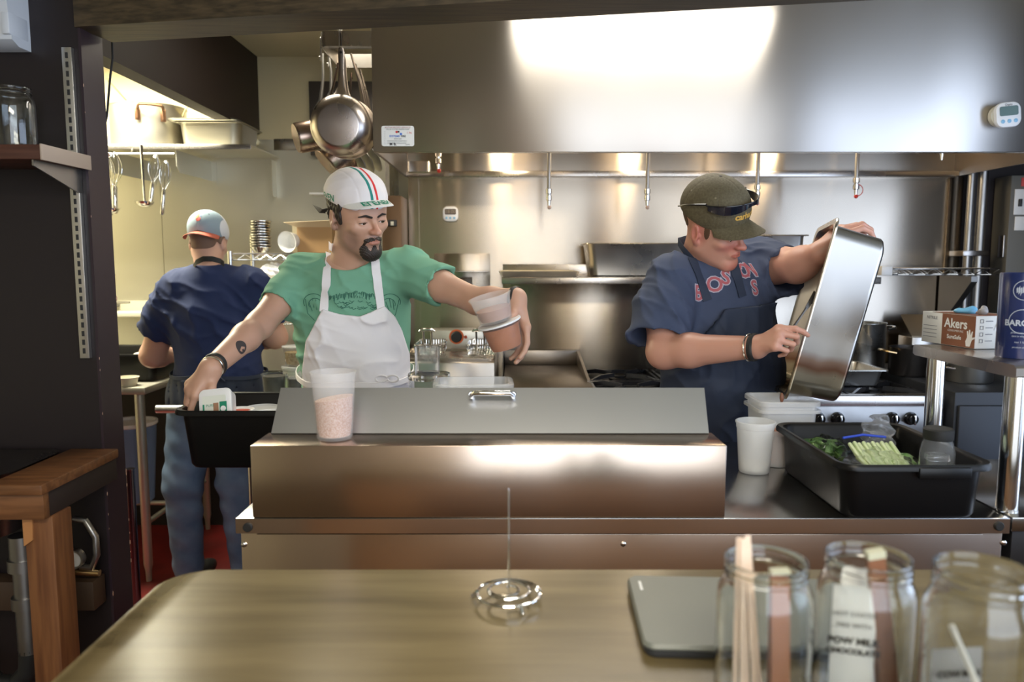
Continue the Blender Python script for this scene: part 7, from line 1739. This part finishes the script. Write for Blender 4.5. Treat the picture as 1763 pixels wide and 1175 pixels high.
    shoe(P, aR, 180, BLACKR); shoe(P, aL, 172, BLACKR)
back_cook()
# ================================================================== light
def area(name, loc, rot, sx, sy, e, col, spread=None):
    l = bpy.data.lights.new(name, 'AREA'); l.shape = 'RECTANGLE'; l.size = sx; l.size_y = sy; l.energy = e; l.color = col
    if spread: l.spread = spread
    o = bpy.data.objects.new(name, l); C.objects.link(o); o.location = loc; o.rotation_euler = rot
    return o
# daylight through the street window behind the camera
area('window_daylight', ((wx0+wx1)/2, YF-.02, (wz0+wz1)/2), (math.radians(90), 0, 0), wx1-wx0, wz1-wz0, 46, (.86, .92, 1.0))
# unseen area lamp for daylight from the right, sized for the hood reflection
area('side_daylight', (XR-.03, .6, 1.4), (0, math.radians(90), 0), 1.9, 2.6, 52, (.62, .76, 1.0))
# fluorescent fixtures
def fixture(x, y, sx, sy, e, col, label):
    t = thing('ceiling_light', label, 'ceiling light', (x, y, CEIL))
    MB().box(x-sx/2-.02, x+sx/2+.02, y-sy/2-.02, y+sy/2+.02, CEIL-.05, CEIL-.001, .004).build('housing', WHITEP, t)
    MB().box(x-sx/2, x+sx/2, y-sy/2, y+sy/2, CEIL-.058, CEIL-.0505, .003).build('diffuser', mat('diffuser_%d' % int(e), (1, 1, 1), .5, emit=(col, e*.22)), t)
    area('ceiling_light_glow', (x, y, CEIL-.062), (0, 0, 0), sx, sy, e, col)
fixture(-1.95, 3.35, .9, .3, 60, (1, .95, .74), 'fluorescent ceiling light over the dish corner')
fixture(.50, 2.62, 1.1, .22, 10, (1, .95, .84), 'long ceiling light between bar and hood')
fixture(-.75, 3.2, .4, .2, 3, (1, .92, .74), 'small ceiling light beside the hood')
fixture(.0, -.6, 1.2, .5, 26, (1, .90, .70), 'unseen fill light added over the bar')  # unseen fixture added as ambient fill to brighten the steel
w = bpy.data.worlds.new('sky'); bpy.context.scene.world = w; w.use_nodes = True
w.node_tree.nodes['Background'].inputs[0].default_value = (.75, .86, 1, 1); w.node_tree.nodes['Background'].inputs[1].default_value = 1.2
# ================================================================== camera
cam = bpy.data.cameras.new('camera'); co_ = bpy.data.objects.new('camera', cam); C.objects.link(co_)
cam.sensor_width = 36; cam.lens = F_PX/1763*36; cam.clip_start = .02
co_.location = (0, 0, CAMZ); co_.rotation_euler = (PI/2-PITCH, 0, 0)
cam.dof.use_dof = True; cam.dof.focus_distance = 2.15; cam.dof.aperture_fstop = 3.2
sc = bpy.context.scene; sc.camera = co_
sc.view_settings.view_transform = 'Standard'; sc.view_settings.look = 'None'; sc.view_settings.gamma = 1; sc.view_settings.use_curve_mapping = False
sc.view_settings.exposure = 0.40
sc.cycles.use_denoising = True
sc.cycles.max_bounces = 10; sc.cycles.transparent_max_bounces = 16; sc.cycles.transmission_bounces = 10
sc.cycles.sample_clamp_indirect = 6
